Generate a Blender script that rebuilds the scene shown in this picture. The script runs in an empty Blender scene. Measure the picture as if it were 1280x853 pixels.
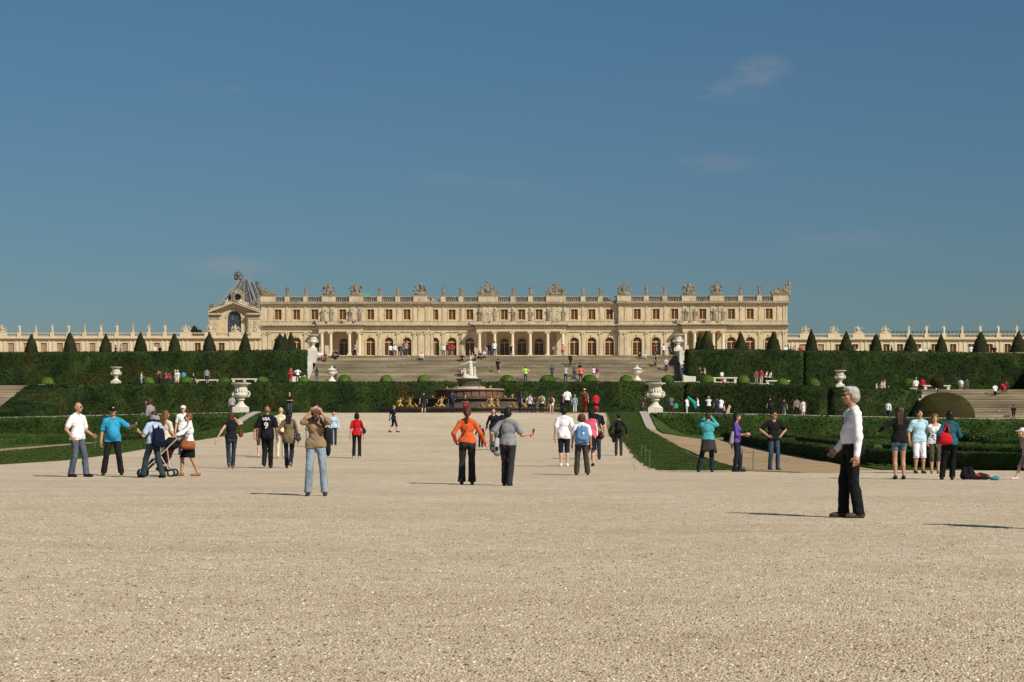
import bpy, math, random
import numpy as np
from mathutils import Vector, Matrix, noise
R = math.radians
random.seed(7); np.random.seed(7)
scene = bpy.context.scene
col = scene.collection

# ---------------------------------------------------------------- camera
F = 2358.0          # focal length in photograph pixels (1280 wide)
CH = 1.24           # lens height over the near gravel
HY = 535.0          # picture row of the horizon
cam_d = bpy.data.cameras.new('camera'); cam = bpy.data.objects.new('camera', cam_d); col.objects.link(cam)
cam_d.sensor_width = 36.0; cam_d.lens = 36.0*F/1280; cam_d.shift_y = (HY-426.5)/1280
cam_d.clip_start = 0.5; cam_d.clip_end = 9000
cam.location = (0, 0, CH); cam.rotation_euler = (R(90), 0, 0)
scene.camera = cam

# ---------------------------------------------------------------- world, sun, exposure
SUN_AZ, SUN_EL = 137.0, 40.0      # azimuth clockwise from +Y
w = bpy.data.worlds.new('World'); scene.world = w; w.use_nodes = True
nt = w.node_tree; nt.nodes.clear()
out = nt.nodes.new('ShaderNodeOutputWorld'); bg = nt.nodes.new('ShaderNodeBackground')
sky = nt.nodes.new('ShaderNodeTexSky'); sky.sky_type = 'NISHITA'; sky.sun_disc = False
sky.sun_elevation = R(SUN_EL); sky.sun_rotation = R(SUN_AZ)
sky.altitude = 100; sky.air_density = 1.0; sky.dust_density = 0.6; sky.ozone_density = 2.0
tc = nt.nodes.new('ShaderNodeTexCoord')
# faint thin clouds: noise over the view direction, masked to a few soft patches
def wn(t, **k):
    n = nt.nodes.new(t)
    for a, b in k.items(): setattr(n, a, b)
    return n
mp = wn('ShaderNodeMapping'); mp.inputs['Scale'].default_value = (1.0, 1.0, 3.2)
nt.links.new(tc.outputs['Generated'], mp.inputs['Vector'])
nz = wn('ShaderNodeTexNoise'); nz.inputs['Scale'].default_value = 16; nz.inputs['Detail'].default_value = 7; nz.inputs['Roughness'].default_value = .62
nt.links.new(mp.outputs[0], nz.inputs['Vector'])
def wmath(op, a, b=None):
    n = wn('ShaderNodeMath', operation=op)
    for i, v in enumerate((a, b)):
        if v is None: continue
        if hasattr(v, 'node'): nt.links.new(v, n.inputs[i])
        else: n.inputs[i].default_value = v
    return n.outputs[0]
total = None
for (px, py, sx, sy, amt) in ((952,88,34,17,.9),(915,116,55,17,.8),(262,108,50,13,.55),(215,328,45,9,.75),(285,330,60,14,.85),(355,345,90,9,.5),(600,232,120,14,.55),(440,338,100,9,.5),(880,205,90,16,.4),(120,335,90,12,.4),(1080,300,120,14,.3),(410,85,35,10,.3)):
    d = Vector(((px-640)/F, 1, (HY-py)/F)).normalized()
    m = wn('ShaderNodeVectorMath', operation='SUBTRACT'); nt.links.new(tc.outputs['Generated'], m.inputs[0]); m.inputs[1].default_value = d
    m2 = wn('ShaderNodeVectorMath', operation='MULTIPLY'); nt.links.new(m.outputs[0], m2.inputs[0]); m2.inputs[1].default_value = (F/sx, F/sx, F/sy)
    m3 = wn('ShaderNodeVectorMath', operation='LENGTH'); nt.links.new(m2.outputs[0], m3.inputs[0])
    mr = wn('ShaderNodeMapRange', interpolation_type='SMOOTHSTEP'); mr.inputs[1].default_value = 1.5; mr.inputs[2].default_value = 0.0
    mr.inputs[3].default_value = 0; mr.inputs[4].default_value = amt
    nt.links.new(m3.outputs['Value'], mr.inputs[0])
    total = mr.outputs[0] if total is None else wmath('ADD', total, mr.outputs[0])
nr = wn('ShaderNodeMapRange', interpolation_type='SMOOTHSTEP'); nr.inputs[1].default_value = .40; nr.inputs[2].default_value = .72
nt.links.new(nz.outputs['Fac'], nr.inputs[0])
cm = wmath('MULTIPLY', total, nr.outputs[0]); cm = wmath('MULTIPLY', cm, .46)
tint = wn('ShaderNodeMix', data_type='RGBA', blend_type='MULTIPLY'); tint.inputs[0].default_value = 1.0
nt.links.new(sky.outputs[0], tint.inputs[6])
sx_ = wn('ShaderNodeSeparateXYZ'); nt.links.new(tc.outputs['Generated'], sx_.inputs[0])
hz_ = wn('ShaderNodeMapRange'); hz_.inputs[1].default_value = 0.0; hz_.inputs[2].default_value = .24; nt.links.new(sx_.outputs['Z'], hz_.inputs[0])
tg = wn('ShaderNodeMix', data_type='RGBA'); nt.links.new(hz_.outputs[0], tg.inputs[0]); tg.inputs[6].default_value = (.385, .47, .535, 1); tg.inputs[7].default_value = (.43, .665, .765, 1)
nt.links.new(tg.outputs[2], tint.inputs[7])
mx = wn('ShaderNodeMix', data_type='RGBA'); nt.links.new(cm, mx.inputs[0]); nt.links.new(tint.outputs[2], mx.inputs[6])
mx.inputs[7].default_value = (4.6, 4.3, 4.4, 1)
nt.links.new(mx.outputs[2], bg.inputs[0]); bg.inputs[1].default_value = 0.067
nt.links.new(bg.outputs[0], out.inputs[0])
sd = bpy.data.lights.new('sun', 'SUN'); sd.energy = 4.6; sd.angle = R(.53); sd.color = (1, .925, .80)
sun = bpy.data.objects.new('sun', sd); col.objects.link(sun)
sdir = Vector((math.sin(R(SUN_AZ))*math.cos(R(SUN_EL)), math.cos(R(SUN_AZ))*math.cos(R(SUN_EL)), math.sin(R(SUN_EL))))
sun.rotation_euler = sdir.to_track_quat('Z', 'Y').to_euler(); sun.location = (40, -30, 60)
vs = scene.view_settings; vs.view_transform = 'Standard'; vs.look = 'None'; vs.exposure = 0.17; vs.gamma = 1.0

# ---------------------------------------------------------------- coordinates
# garden frame: u across, v along the main axis, which starts 8 m left of the lens and drifts right
AX, AS = -8.0, 0.0278
RZ = -math.atan(AS); CC, SS = math.cos(RZ), -math.sin(RZ)
def G(u, v, z=0.0): return Vector((AX + u*CC + v*SS, v*CC - u*SS, z))
def U(px, v):                                # u of a picture column at depth v
    k = (px-640)/F
    return (k*v*CC - AX - v*SS)/(CC + k*SS)
def Zp(py, Y): return CH + (HY-py)*Y/F
def lerp(a, b, t): return a+(b-a)*t
def interp(x, tab): return float(np.interp(x, [t[0] for t in tab], [t[1] for t in tab]))
PROF = [(-50,0),(72,0),(80,.14),(88,.36),(97,.58),(106,.80),(114,.98),(119,1.14),(122,1.36),(126,1.80),(129,2.12),(131.5,2.29),(134,2.30),(400,2.30)]
def P(v): return interp(v, PROF)
def L(v): return interp(v, [(-50,0),(58,0),(125,.72),(400,.9)])
def T(u, v):                                 # height of the lower garden
    a = abs(u)
    return lerp(P(v), L(v), min(1, max(0, (a-13.9)/2.0)))
def plaza(u):                                # height of the fountain level
    return interp(abs(u), [(0,2.3),(14,2.25),(22,2.1),(31,1.9),(38,1.78),(200,1.75)])
def terr(u):                                 # height of the hedge terrace
    return interp(u, [(-200,5.5),(-48,5.55),(-25,6.15),(0,6.25),(24,6.25),(30,6.0),(36,5.3),(43,5.12),(300,5.1)])
def stair_z(v): return 6.4 + min(1, max(0, (v-215)/9.9))*3.4

# ---------------------------------------------------------------- object helpers
def tag(o, label=None, cat=None, group=None, kind=None):
    if label: o['label'] = label
    if cat: o['category'] = cat
    if group: o['group'] = group
    if kind: o['kind'] = kind
    return o
def empty(name, loc, rz=RZ):
    o = bpy.data.objects.new(name, None); col.objects.link(o); o.location = loc; o.rotation_euler = (0, 0, rz)
    o.empty_display_size = .3
    return o
def mesh_obj(name, me, m=None, parent=None, loc=None, rz=None):
    o = bpy.data.objects.new(name, me); col.objects.link(o)
    if m is not None:
        if len(me.materials) == 0: me.materials.append(m)
        elif me.materials[0] != m: o.material_slots[0].link = 'OBJECT'; o.material_slots[0].material = m
    if parent: o.parent = parent
    if loc is not None: o.location = loc
    if rz is not None: o.rotation_euler = (0, 0, rz)
    return o
def copy_tree(o, parent=None):
    c = o.copy(); col.objects.link(c); c.parent = parent
    for ch in o.children: copy_tree(ch, c)
    return c
class MB:
    def __init__(s): s.v = []; s.f = []
    def add(s, vs, fs):
        n = len(s.v); s.v += [tuple(p) for p in vs]; s.f += [tuple(i+n for i in f) for f in fs]; return s
    def box(s, x0, x1, y0, y1, z0, z1):
        return s.add([(x0,y0,z0),(x1,y0,z0),(x1,y1,z0),(x0,y1,z0),(x0,y0,z1),(x1,y0,z1),(x1,y1,z1),(x0,y1,z1)],
              [(0,3,2,1),(4,5,6,7),(0,1,5,4),(1,2,6,5),(2,3,7,6),(3,0,4,7)])
    def lathe(s, prof, n=24, cx=0, cy=0, cz=0, sx=1, sy=1):
        vs = []; fs = []
        for r, z in prof:
            for k in range(n):
                a = 2*math.pi*k/n; vs.append((cx+sx*r*math.cos(a), cy+sy*r*math.sin(a), cz+z))
        for j in range(len(prof)-1):
            for k in range(n):
                k2 = (k+1) % n; fs.append((j*n+k, j*n+k2, (j+1)*n+k2, (j+1)*n+k))
        fs.append(tuple(range(n-1,-1,-1))); fs.append(tuple((len(prof)-1)*n+k for k in range(n)))
        return s.add(vs, fs)
    def tube(s, pts, r, n=8):
        pts = [Vector(p) for p in pts]; rs = r if isinstance(r, (list, tuple)) else [r]*len(pts)
        vs = []; fs = []
        for i, p in enumerate(pts):
            d = (pts[min(i+1, len(pts)-1)]-pts[max(i-1, 0)]).normalized()
            a = d.orthogonal().normalized() if i == 0 else (a-d*a.dot(d)).normalized()
            b = d.cross(a)
            for k in range(n):
                t = 2*math.pi*k/n; vs.append(p+(a*math.cos(t)+b*math.sin(t))*rs[i])
        for i in range(len(pts)-1):
            for k in range(n):
                k2 = (k+1) % n; fs.append((i*n+k, i*n+k2, (i+1)*n+k2, (i+1)*n+k))
        fs.append(tuple(range(n-1,-1,-1))); fs.append(tuple((len(pts)-1)*n+k for k in range(n)))
        return s.add(vs, fs)
    def prism(s, poly, y0, y1):       # polygon in x,z extruded along y
        n = len(poly)
        vs = [(x,y0,z) for x,z in poly]+[(x,y1,z) for x,z in poly]
        fs = [tuple(range(n)), tuple(range(2*n-1,n-1,-1))]+[(i+n,(i+1)%n+n,(i+1)%n,i) for i in range(n)]
        return s.add(vs, fs)
    def mesh(s, name, smooth=False):
        me = bpy.data.meshes.new(name); me.from_pydata(s.v, [], s.f)
        if smooth: me.polygons.foreach_set('use_smooth', [True]*len(me.polygons))
        me.update(); return me
    def build(s, name, m, parent=None, loc=None, rz=None, smooth=False):
        return mesh_obj(name, s.mesh(name, smooth), m, parent, loc, rz)
def np_mesh(name, V, Q, smooth=True):
    me = bpy.data.meshes.new(name)
    V = np.asarray(V, dtype=np.float32); Q = np.asarray(Q, dtype=np.int32)
    me.vertices.add(len(V)); me.vertices.foreach_set('co', V.ravel())
    k = Q.shape[1]
    me.loops.add(Q.size); me.loops.foreach_set('vertex_index', Q.ravel())
    me.polygons.add(len(Q)); me.polygons.foreach_set('loop_start', np.arange(0, Q.size, k, dtype=np.int32))
    me.polygons.foreach_set('loop_total', np.full(len(Q), k, dtype=np.int32))
    if smooth: me.polygons.foreach_set('use_smooth', np.ones(len(Q), dtype=bool))
    me.update(calc_edges=True); me.validate()
    return me

# ---------------------------------------------------------------- materials
class NT:
    def __init__(s, name):
        s.m = bpy.data.materials.new(name); s.m.use_nodes = True; s.t = s.m.node_tree
        s.b = s.t.nodes['Principled BSDF']; s.b.inputs['Specular IOR Level'].default_value = .25
        s.co = s.t.nodes.new('ShaderNodeTexCoord'); s.geo = s.t.nodes.new('ShaderNodeNewGeometry')
    def n(s, t, **k):
        n = s.t.nodes.new(t)
        for a, b in k.items(): setattr(n, a, b)
        return n
    def link(s, a, b): s.t.links.new(a, b)
    def vec(s, scale=(1,1,1), world=True):
        m = s.n('ShaderNodeMapping'); m.inputs['Scale'].default_value = scale
        s.link(s.geo.outputs['Position'] if world else s.co.outputs['Object'], m.inputs[0]); return m.outputs[0]
    def noise(s, scale, detail=4, rough=.6, vec=None):
        n = s.n('ShaderNodeTexNoise'); n.inputs['Scale'].default_value = scale; n.inputs['Detail'].default_value = detail
        n.inputs['Roughness'].default_value = rough
        if vec is not None: s.link(vec, n.inputs['Vector'])
        return n.outputs['Fac']
    def voro(s, scale, vec=None, feature='F1', outp='Distance'):
        n = s.n('ShaderNodeTexVoronoi', feature=feature); n.inputs['Scale'].default_value = scale
        if vec is not None: s.link(vec, n.inputs['Vector'])
        return n.outputs[outp]
    def ramp(s, fac, stops):
        r = s.n('ShaderNodeValToRGB'); s.link(fac, r.inputs[0]); e = r.color_ramp.elements
        while len(e) < len(stops): e.new(.5)
        for i, (p, c) in enumerate(stops):
            e[i].position = p; e[i].color = (c, c, c, 1) if isinstance(c, (int, float)) else (*c, 1)
        return r.outputs[0]
    def mix(s, fac, a, b, mode='MIX'):
        m = s.n('ShaderNodeMix', data_type='RGBA', blend_type=mode)
        for v, i in ((fac, 0), (a, 6), (b, 7)):
            if hasattr(v, 'node'): s.link(v, m.inputs[i])
            elif i == 0: m.inputs[0].default_value = v
            else: m.inputs[i].default_value = (*v, 1)
        return m.outputs[2]
    def bump(s, h, strength=.5, dist=.02):
        b = s.n('ShaderNodeBump'); b.inputs['Strength'].default_value = strength; b.inputs['Distance'].default_value = dist
        s.link(h, b.inputs['Height']); s.link(b.outputs[0], s.b.inputs['Normal'])
    def done(s, color, rough=.8, spec=None, metal=0):
        if hasattr(color, 'node'): s.link(color, s.b.inputs['Base Color'])
        else: s.b.inputs['Base Color'].default_value = (*color, 1)
        s.b.inputs['Roughness'].default_value = rough; s.b.inputs['Metallic'].default_value = metal
        if spec is not None: s.b.inputs['Specular IOR Level'].default_value = spec
        return s.m
M = {}
def stone_mat(name, base, dark, patch, scale=1.0, streak=.5):
    t = NT(name)
    n1 = t.noise(.35*scale, 5, .65, t.vec()); n2 = t.noise(2.2*scale, 4, .7, t.vec((1,1,.25)))
    n3 = t.noise(9*scale, 3, .6, t.vec())
    c = t.mix(t.ramp(n1, [(.35,0),(.7,1)]), base, patch)
    c = t.mix(t.ramp(n2, [(.50,0),(.78,streak)]), c, dark)
    c = t.mix(.35, c, t.ramp(n3, [(.3,.55),(.7,1.0)]), 'MULTIPLY')
    t.bump(n3, .25, .03)
    return t.done(c, .85, .15)
M['wall'] = stone_mat('palace_limestone', (.56,.445,.27), (.24,.19,.125), (.66,.56,.39), 1.3, .75)
M['trim'] = stone_mat('palace_trim_stone', (.50,.41,.275), (.13,.11,.08), (.64,.54,.38), 1.4, .95)
M['column'] = stone_mat('column_stone', (.66,.55,.40), (.36,.29,.2), (.72,.62,.47), 1.2, .4)
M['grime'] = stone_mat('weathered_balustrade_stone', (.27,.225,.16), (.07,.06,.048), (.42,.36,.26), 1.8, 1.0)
M['wing'] = stone_mat('wing_limestone', (.64,.53,.35), (.36,.30,.21), (.72,.62,.44), .8, .4)
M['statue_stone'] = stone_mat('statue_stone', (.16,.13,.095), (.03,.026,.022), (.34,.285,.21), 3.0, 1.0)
M['marble'] = stone_mat('white_marble', (.66,.61,.50), (.20,.18,.14), (.74,.70,.60), 5.0, .85)
M['wallmarble'] = stone_mat('pale_parapet_stone', (.62,.58,.50), (.33,.30,.25), (.70,.67,.60), 2.0, .5)
M['curb'] = stone_mat('pale_kerb_stone', (.40,.37,.30), (.20,.18,.145), (.50,.47,.39), 1.5, .6)
M['redmarble'] = stone_mat('red_brown_marble', (.155,.085,.058), (.035,.028,.022), (.24,.14,.10), 2.5, .8)
M['darkstone'] = stone_mat('wet_dark_stone', (.075,.062,.048), (.02,.018,.014), (.14,.115,.085), 2.0, .8)
def step_mat():
    t = NT('worn_stair_stone')
    n1 = t.noise(.5, 5, .7, t.vec((.35,1,2.5))); n2 = t.noise(3.5, 4, .7, t.vec((.5,1,2.0))); n3 = t.voro(1.1, t.vec())
    c = t.ramp(n1, [(.28,(.20,.168,.115)),(.5,(.34,.285,.195)),(.72,(.52,.45,.32))])
    c = t.mix(t.ramp(n2, [(.55,0),(.75,.55)]), c, (.115,.10,.07))
    c = t.mix(t.ramp(n3, [(.06,.8),(.13,0)]), c, (.62,.58,.48))
    oi = t.n('ShaderNodeObjectInfo'); c = t.mix(1.0, c, t.ramp(oi.outputs['Random'], [(0,.75),(.5,1.0),(1,1.25)]), 'MULTIPLY')
    t.bump(n2, .4, .03)
    return t.done(c, .9, .1)
M['step'] = step_mat()
def gravel_mat():
    t = NT('beige_gravel')
    def cell(sc, ch):
        q = t.n('ShaderNodeSeparateColor'); t.link(t.voro(sc, t.vec(), outp='Color'), q.inputs[0]); return q.outputs[ch]
    vd = t.voro(62, t.vec()); big = t.noise(.13, 5, .6, t.vec()); mid = t.noise(.9, 5, .65, t.vec())
    c = t.ramp(cell(62, 0), [(0,(.20,.13,.08)),(.10,(.42,.31,.20)),(.30,(.55,.43,.295)),(.65,(.69,.575,.425)),(.9,(.78,.68,.52)),(1,(.86,.79,.66))])
    c2 = t.ramp(cell(17, 1), [(0,(.34,.24,.15)),(.25,(.55,.44,.30)),(.6,(.70,.585,.43)),(1,(.83,.74,.58))])
    c = t.mix(.42, c, c2); c = t.mix(.28, c, t.ramp(cell(6.5, 2), [(0,(.42,.31,.19)),(.5,(.66,.54,.38)),(1,(.82,.73,.56))]))
    c = t.mix(t.ramp(big, [(.38,0),(.66,.42)]), c, (.46,.34,.21))
    c = t.mix(t.ramp(mid, [(.50,0),(.75,.30)]), c, (.74,.65,.50))
    tr = t.noise(.35, 5, .7, t.vec((.5,1,1))); c = t.mix(t.ramp(tr, [(.52,0),(.68,.26)]), c, (.38,.27,.165))
    tr2 = t.noise(.8, 3, .6, t.vec((.30,.8,1))); c = t.mix(t.ramp(tr2, [(.57,0),(.64,.22),(.71,0)]), c, (.80,.72,.57))
    sc = t.noise(3.2, 5, .75, t.vec((.8,1,1))); c = t.mix(t.ramp(sc, [(.56,0),(.72,.38)]), c, (.36,.255,.155))
    h = t.n('ShaderNodeMath', operation='ADD'); t.link(vd, h.inputs[0]); t.link(t.ramp(t.noise(4, 4, .6, t.vec()), [(.3,0),(.7,-1.0)]), h.inputs[1])
    t.bump(h.outputs[0], 1.0, -.016)
    return t.done(c, .95, .08)
M['gravel'] = gravel_mat()
def dirt_mat():
    t = NT('tan_packed_dirt')
    n = t.noise(1.2, 6, .7, t.vec((.5,1,1))); n2 = t.noise(26, 3, .7, t.vec())
    c = t.ramp(n, [(.3,(.25,.165,.085)),(.5,(.37,.26,.15)),(.7,(.50,.38,.25))])
    c = t.mix(.4, c, t.ramp(n2, [(.3,.6),(.7,1.15)]), 'MULTIPLY'); t.bump(n2, .6, .03)
    return t.done(c, .95, .1)
M['dirt'] = dirt_mat()
def lawn_mat():
    t = NT('mown_grass')
    n = t.noise(.8, 5, .65, t.vec()); n2 = t.noise(40, 3, .7, t.vec((1,1,1))); n3 = t.noise(6, 3, .6, t.vec((1,.5,1)))
    c = t.ramp(n, [(.3,(.036,.062,.016)),(.55,(.055,.088,.022)),(.75,(.085,.115,.032))])
    c = t.mix(.5, c, t.ramp(n2, [(.3,.45),(.7,1.5)]), 'MULTIPLY'); c = t.mix(.4, c, t.ramp(n3, [(.3,.6),(.7,1.3)]), 'MULTIPLY')
    t.bump(n2, .9, .04)
    return t.done(c, .9, .04)
M['lawn'] = lawn_mat()
def blade_mat():
    t = NT('grass_blades'); n = t.noise(.7, 5, .65, t.vec())
    c = t.ramp(n, [(.3,(.040,.062,.016)),(.55,(.056,.084,.021)),(.75,(.085,.108,.030))]); c = t.mix(.8, c, t.ramp(t.geo.outputs['Random Per Island'], [(0,.65),(1,1.3)]), 'MULTIPLY')
    return t.done(c, .9, .04)
M['grassblade'] = blade_mat()
def leaf_mat(name, a, b, cc, rust=0.0):
    t = NT(name)
    n = t.noise(.45, 5, .7, t.vec()); n2 = t.noise(7, 4, .7, t.vec())
    c = t.ramp(n, [(.34,a),(.52,b),(.68,cc)])
    rnd = t.ramp(t.geo.outputs['Random Per Island'], [(0,.25),(.5,.9),(.85,1.5),(1,2.4)])
    c = t.mix(.75, c, rnd, 'MULTIPLY'); c = t.mix(.45, c, t.ramp(n2, [(.3,.45),(.7,1.4)]), 'MULTIPLY')
    if rust: c = t.mix(t.ramp(t.noise(.22,3,.6,t.vec()), [(.52,0),(.7,rust)]), c, (.10,.055,.02))
    t.bump(n2, .8, .08)
    return t.done(c, .8, .10)
M['hedge'] = leaf_mat('clipped_hedge_leaves', (.010,.019,.006), (.021,.039,.010), (.042,.066,.016), .30)
M['boxball'] = leaf_mat('box_leaves', (.024,.048,.008), (.045,.082,.012), (.07,.105,.018))
M['lowhedge'] = leaf_mat('low_box_leaves', (.016,.034,.007), (.030,.058,.011), (.055,.088,.018), .2)
M['yew'] = leaf_mat('dark_yew_leaves', (.013,.017,.007), (.022,.028,.010), (.036,.040,.014))
M['brownyew'] = leaf_mat('brownish_yew_leaves', (.030,.026,.008), (.050,.044,.012), (.075,.062,.018))
def simple(name, rgb, rough=.6, spec=.3, metal=0, var=.25, sc=30):
    t = NT(name); n = t.noise(sc, 3, .6, t.vec(world=False))
    c = t.mix(var, rgb, t.ramp(n, [(.3,.4),(.7,1.35)]), 'MULTIPLY')
    return t.done(c, rough, spec, metal)
M['frame'] = simple('ochre_window_paint', (.62,.33,.11), .5, .3, 0, .15)
M['glass'] = simple('dark_window_glass', (.018,.017,.017), .12, .5, 0, .3, 2)
M['shutter'] = simple('tan_closed_shutter', (.36,.24,.15), .7)
M['lead'] = simple('grey_leadwork', (.10,.10,.105), .5, .4, .3, .6, 3)
M['gilt'] = simple('gilded_lead', (.42,.22,.05), .5, .5, .25, .5, 9)
M['copper'] = simple('green_copper', (.10,.42,.27), .6)
M['zinc'] = simple('blue_grey_glass_roof', (.10,.18,.20), .3, .5)
def slate_mat():
    t = NT('blue_grey_slate'); n = t.noise(2.5, 4, .7, t.vec()); n2 = t.noise(12, 3, .7, t.vec((1,1,.5)))
    c = t.ramp(n, [(.3,(.035,.036,.040)),(.5,(.07,.072,.078)),(.72,(.17,.172,.18))]); c = t.mix(.4, c, t.ramp(n2, [(.3,.5),(.7,1.3)]), 'MULTIPLY')
    return t.done(c, .8, .08)
M['slate'] = slate_mat()
CM = {}
def cloth(rgb, rough=.85, kind='cloth'):
    key = (tuple(round(c, 3) for c in rgb), kind)
    if key in CM: return CM[key]
    t = NT(kind); n = t.noise(5, 4, .65, t.vec((1,1,.6), world=False)); n2 = t.noise(1.6, 3, .6, t.vec(world=False))
    amt = {'cloth':.3, 'denim':.55, 'skin':.12, 'hair':.5, 'shoe':.2}.get(kind, .3)
    c = t.mix(amt, rgb, t.ramp(n, [(.3,.35),(.7,1.45)]), 'MULTIPLY')
    if kind in ('cloth', 'denim'): t.bump(t.noise(9, 3, .55, t.vec((1,1,.55), world=False)), .55, .03)
    if kind == 'hair': t.bump(t.noise(60, 2, .5, t.vec((1,1,.15), world=False)), .6, .01)
    CM[key] = t.done(c, {'skin':.55,'hair':.5,'shoe':.45}.get(kind, rough), .25 if kind != 'cloth' else .12)
    return CM[key]
# ---------------------------------------------------------------- smooth-blended bodies (distance field + surface nets)
def capsule(a, b, ra, rb, k=None): return ('c', np.array(a, float), np.array(b, float), ra, rb, k)
def ell(c, r, rot=None, k=None): return ('e', np.array(c, float), np.array(r, float), rot, None, k)
def prim_bounds(p):
    if p[0] == 'c':
        r = max(p[3], p[4]); return np.minimum(p[1], p[2])-r, np.maximum(p[1], p[2])+r
    r = p[2] if p[3] is None else np.full(3, p[2].max())
    return p[1]-r, p[1]+r
def prim_dist(p, X):
    if p[0] == 'c':
        a, b = p[1], p[2]; ba = b-a; pa = X-a
        t = np.clip((pa@ba)/max(1e-9, ba@ba), 0, 1)
        return np.linalg.norm(pa-t[..., None]*ba, axis=-1)-(p[3]+(p[4]-p[3])*t)
    q = X-p[1]
    if p[3] is not None: q = q@np.array(p[3])
    r = p[2]; k0 = np.linalg.norm(q/r, axis=-1); k1 = np.linalg.norm(q/(r*r), axis=-1)+1e-9
    return k0*(k0-1)/k1
def field(prims, vox, k=.03, subs=(), cut=None, pad=None, noisef=None):
    lo = np.min([prim_bounds(p)[0] for p in prims], axis=0)-2.5*vox-k; hi = np.max([prim_bounds(p)[1] for p in prims], axis=0)+2.5*vox+k
    n = np.ceil((hi-lo)/vox).astype(int)+1
    D = np.full(n, .5)
    ax = [lo[i]+vox*np.arange(n[i]) for i in range(3)]
    def block(p, m):
        a, b = prim_bounds(p); i0 = np.maximum(0, np.floor((a-m-lo)/vox).astype(int)); i1 = np.minimum(n, np.ceil((b+m-lo)/vox).astype(int)+1)
        if (i1 <= i0).any(): return None, None
        sl = tuple(slice(i0[i], i1[i]) for i in range(3))
        X = np.stack(np.meshgrid(ax[0][sl[0]], ax[1][sl[1]], ax[2][sl[2]], indexing='ij'), -1)
        return sl, prim_dist(p, X)
    for p in prims:
        kk = p[5] if p[5] is not None else k
        sl, d = block(p, kk+2*vox)
        if sl is None: continue
        o = D[sl]; h = np.clip(.5+.5*(o-d)/kk, 0, 1); D[sl] = o*(1-h)+d*h-kk*h*(1-h)
    for p in subs:
        sl, d = block(p, 2*vox)
        if sl is not None: D[sl] = np.maximum(D[sl], -d)
    if cut or noisef:
        X = np.stack(np.meshgrid(*ax, indexing='ij'), -1)
        if noisef: D = D+noisef(X)
        if cut: D = np.maximum(D, cut(X))
    return D, lo, vox
def snet(D, lo, h):
    ins = D < 0; n = D.shape
    c = np.zeros(tuple(s-1 for s in n), int)
    P8 = [(i,j,k) for i in (0,1) for j in (0,1) for k in (0,1)]
    sl = lambda o: tuple(slice(o[a], n[a]-1+o[a]) for a in range(3))
    for o in P8: c += ins[sl(o)]
    act = (c > 0) & (c < 8); idx = np.full(c.shape, -1); ii = np.argwhere(act); idx[act] = np.arange(len(ii))
    acc = np.zeros((len(ii), 3)); cnt = np.zeros(len(ii))
    for o in P8:
        for a in range(3):
            if o[a]: continue
            q = list(o); q[a] = 1
            A = D[ii[:,0]+o[0], ii[:,1]+o[1], ii[:,2]+o[2]]; B = D[ii[:,0]+q[0], ii[:,1]+q[1], ii[:,2]+q[2]]
            m = (A < 0) != (B < 0); t = np.where(m, A/np.where(m, A-B, 1), 0)
            pt = np.array(o, float)[None, :].repeat(len(ii), 0); pt[:, a] = t
            acc[m] += pt[m]; cnt[m] += 1
    V = lo+h*(ii+acc/np.maximum(cnt, 1)[:, None])
    Q = []
    for a in range(3):
        b, cc = (a+1) % 3, (a+2) % 3
        s0 = [slice(0, n[x]) for x in range(3)]; s1 = list(s0); s0[a] = slice(0, n[a]-1); s1[a] = slice(1, n[a])
        e = ins[tuple(s0)] != ins[tuple(s1)]; E = np.argwhere(e)
        E = E[(E[:, b] > 0) & (E[:, cc] > 0) & (E[:, b] < n[b]-1) & (E[:, cc] < n[cc]-1)]
        if not len(E): continue
        flip = ins[E[:,0], E[:,1], E[:,2]]
        db = np.zeros(3, int); db[b] = 1; dc = np.zeros(3, int); dc[cc] = 1
        g = lambda X: idx[X[:,0], X[:,1], X[:,2]]
        q = np.stack([g(E-db-dc), g(E-dc), g(E), g(E-db)], 1)
        q[~flip] = q[~flip][:, ::-1]; Q.append(q)
    Q = np.concatenate(Q) if Q else np.zeros((0, 4), int)
    Q = Q[(Q >= 0).all(1)]
    return V, Q
def blob(prims, vox, k=.03, **kw):
    return snet(*field(prims, vox, k, **kw))
def join_vq(parts):
    V = []; Q = []; n = 0
    for v, q in parts: V.append(v); Q.append(q+n); n += len(v)
    return np.concatenate(V), np.concatenate(Q)
def blob_mesh(name, *a, **k):
    V, Q = blob(*a, **k); return np_mesh(name, V, Q)

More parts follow.
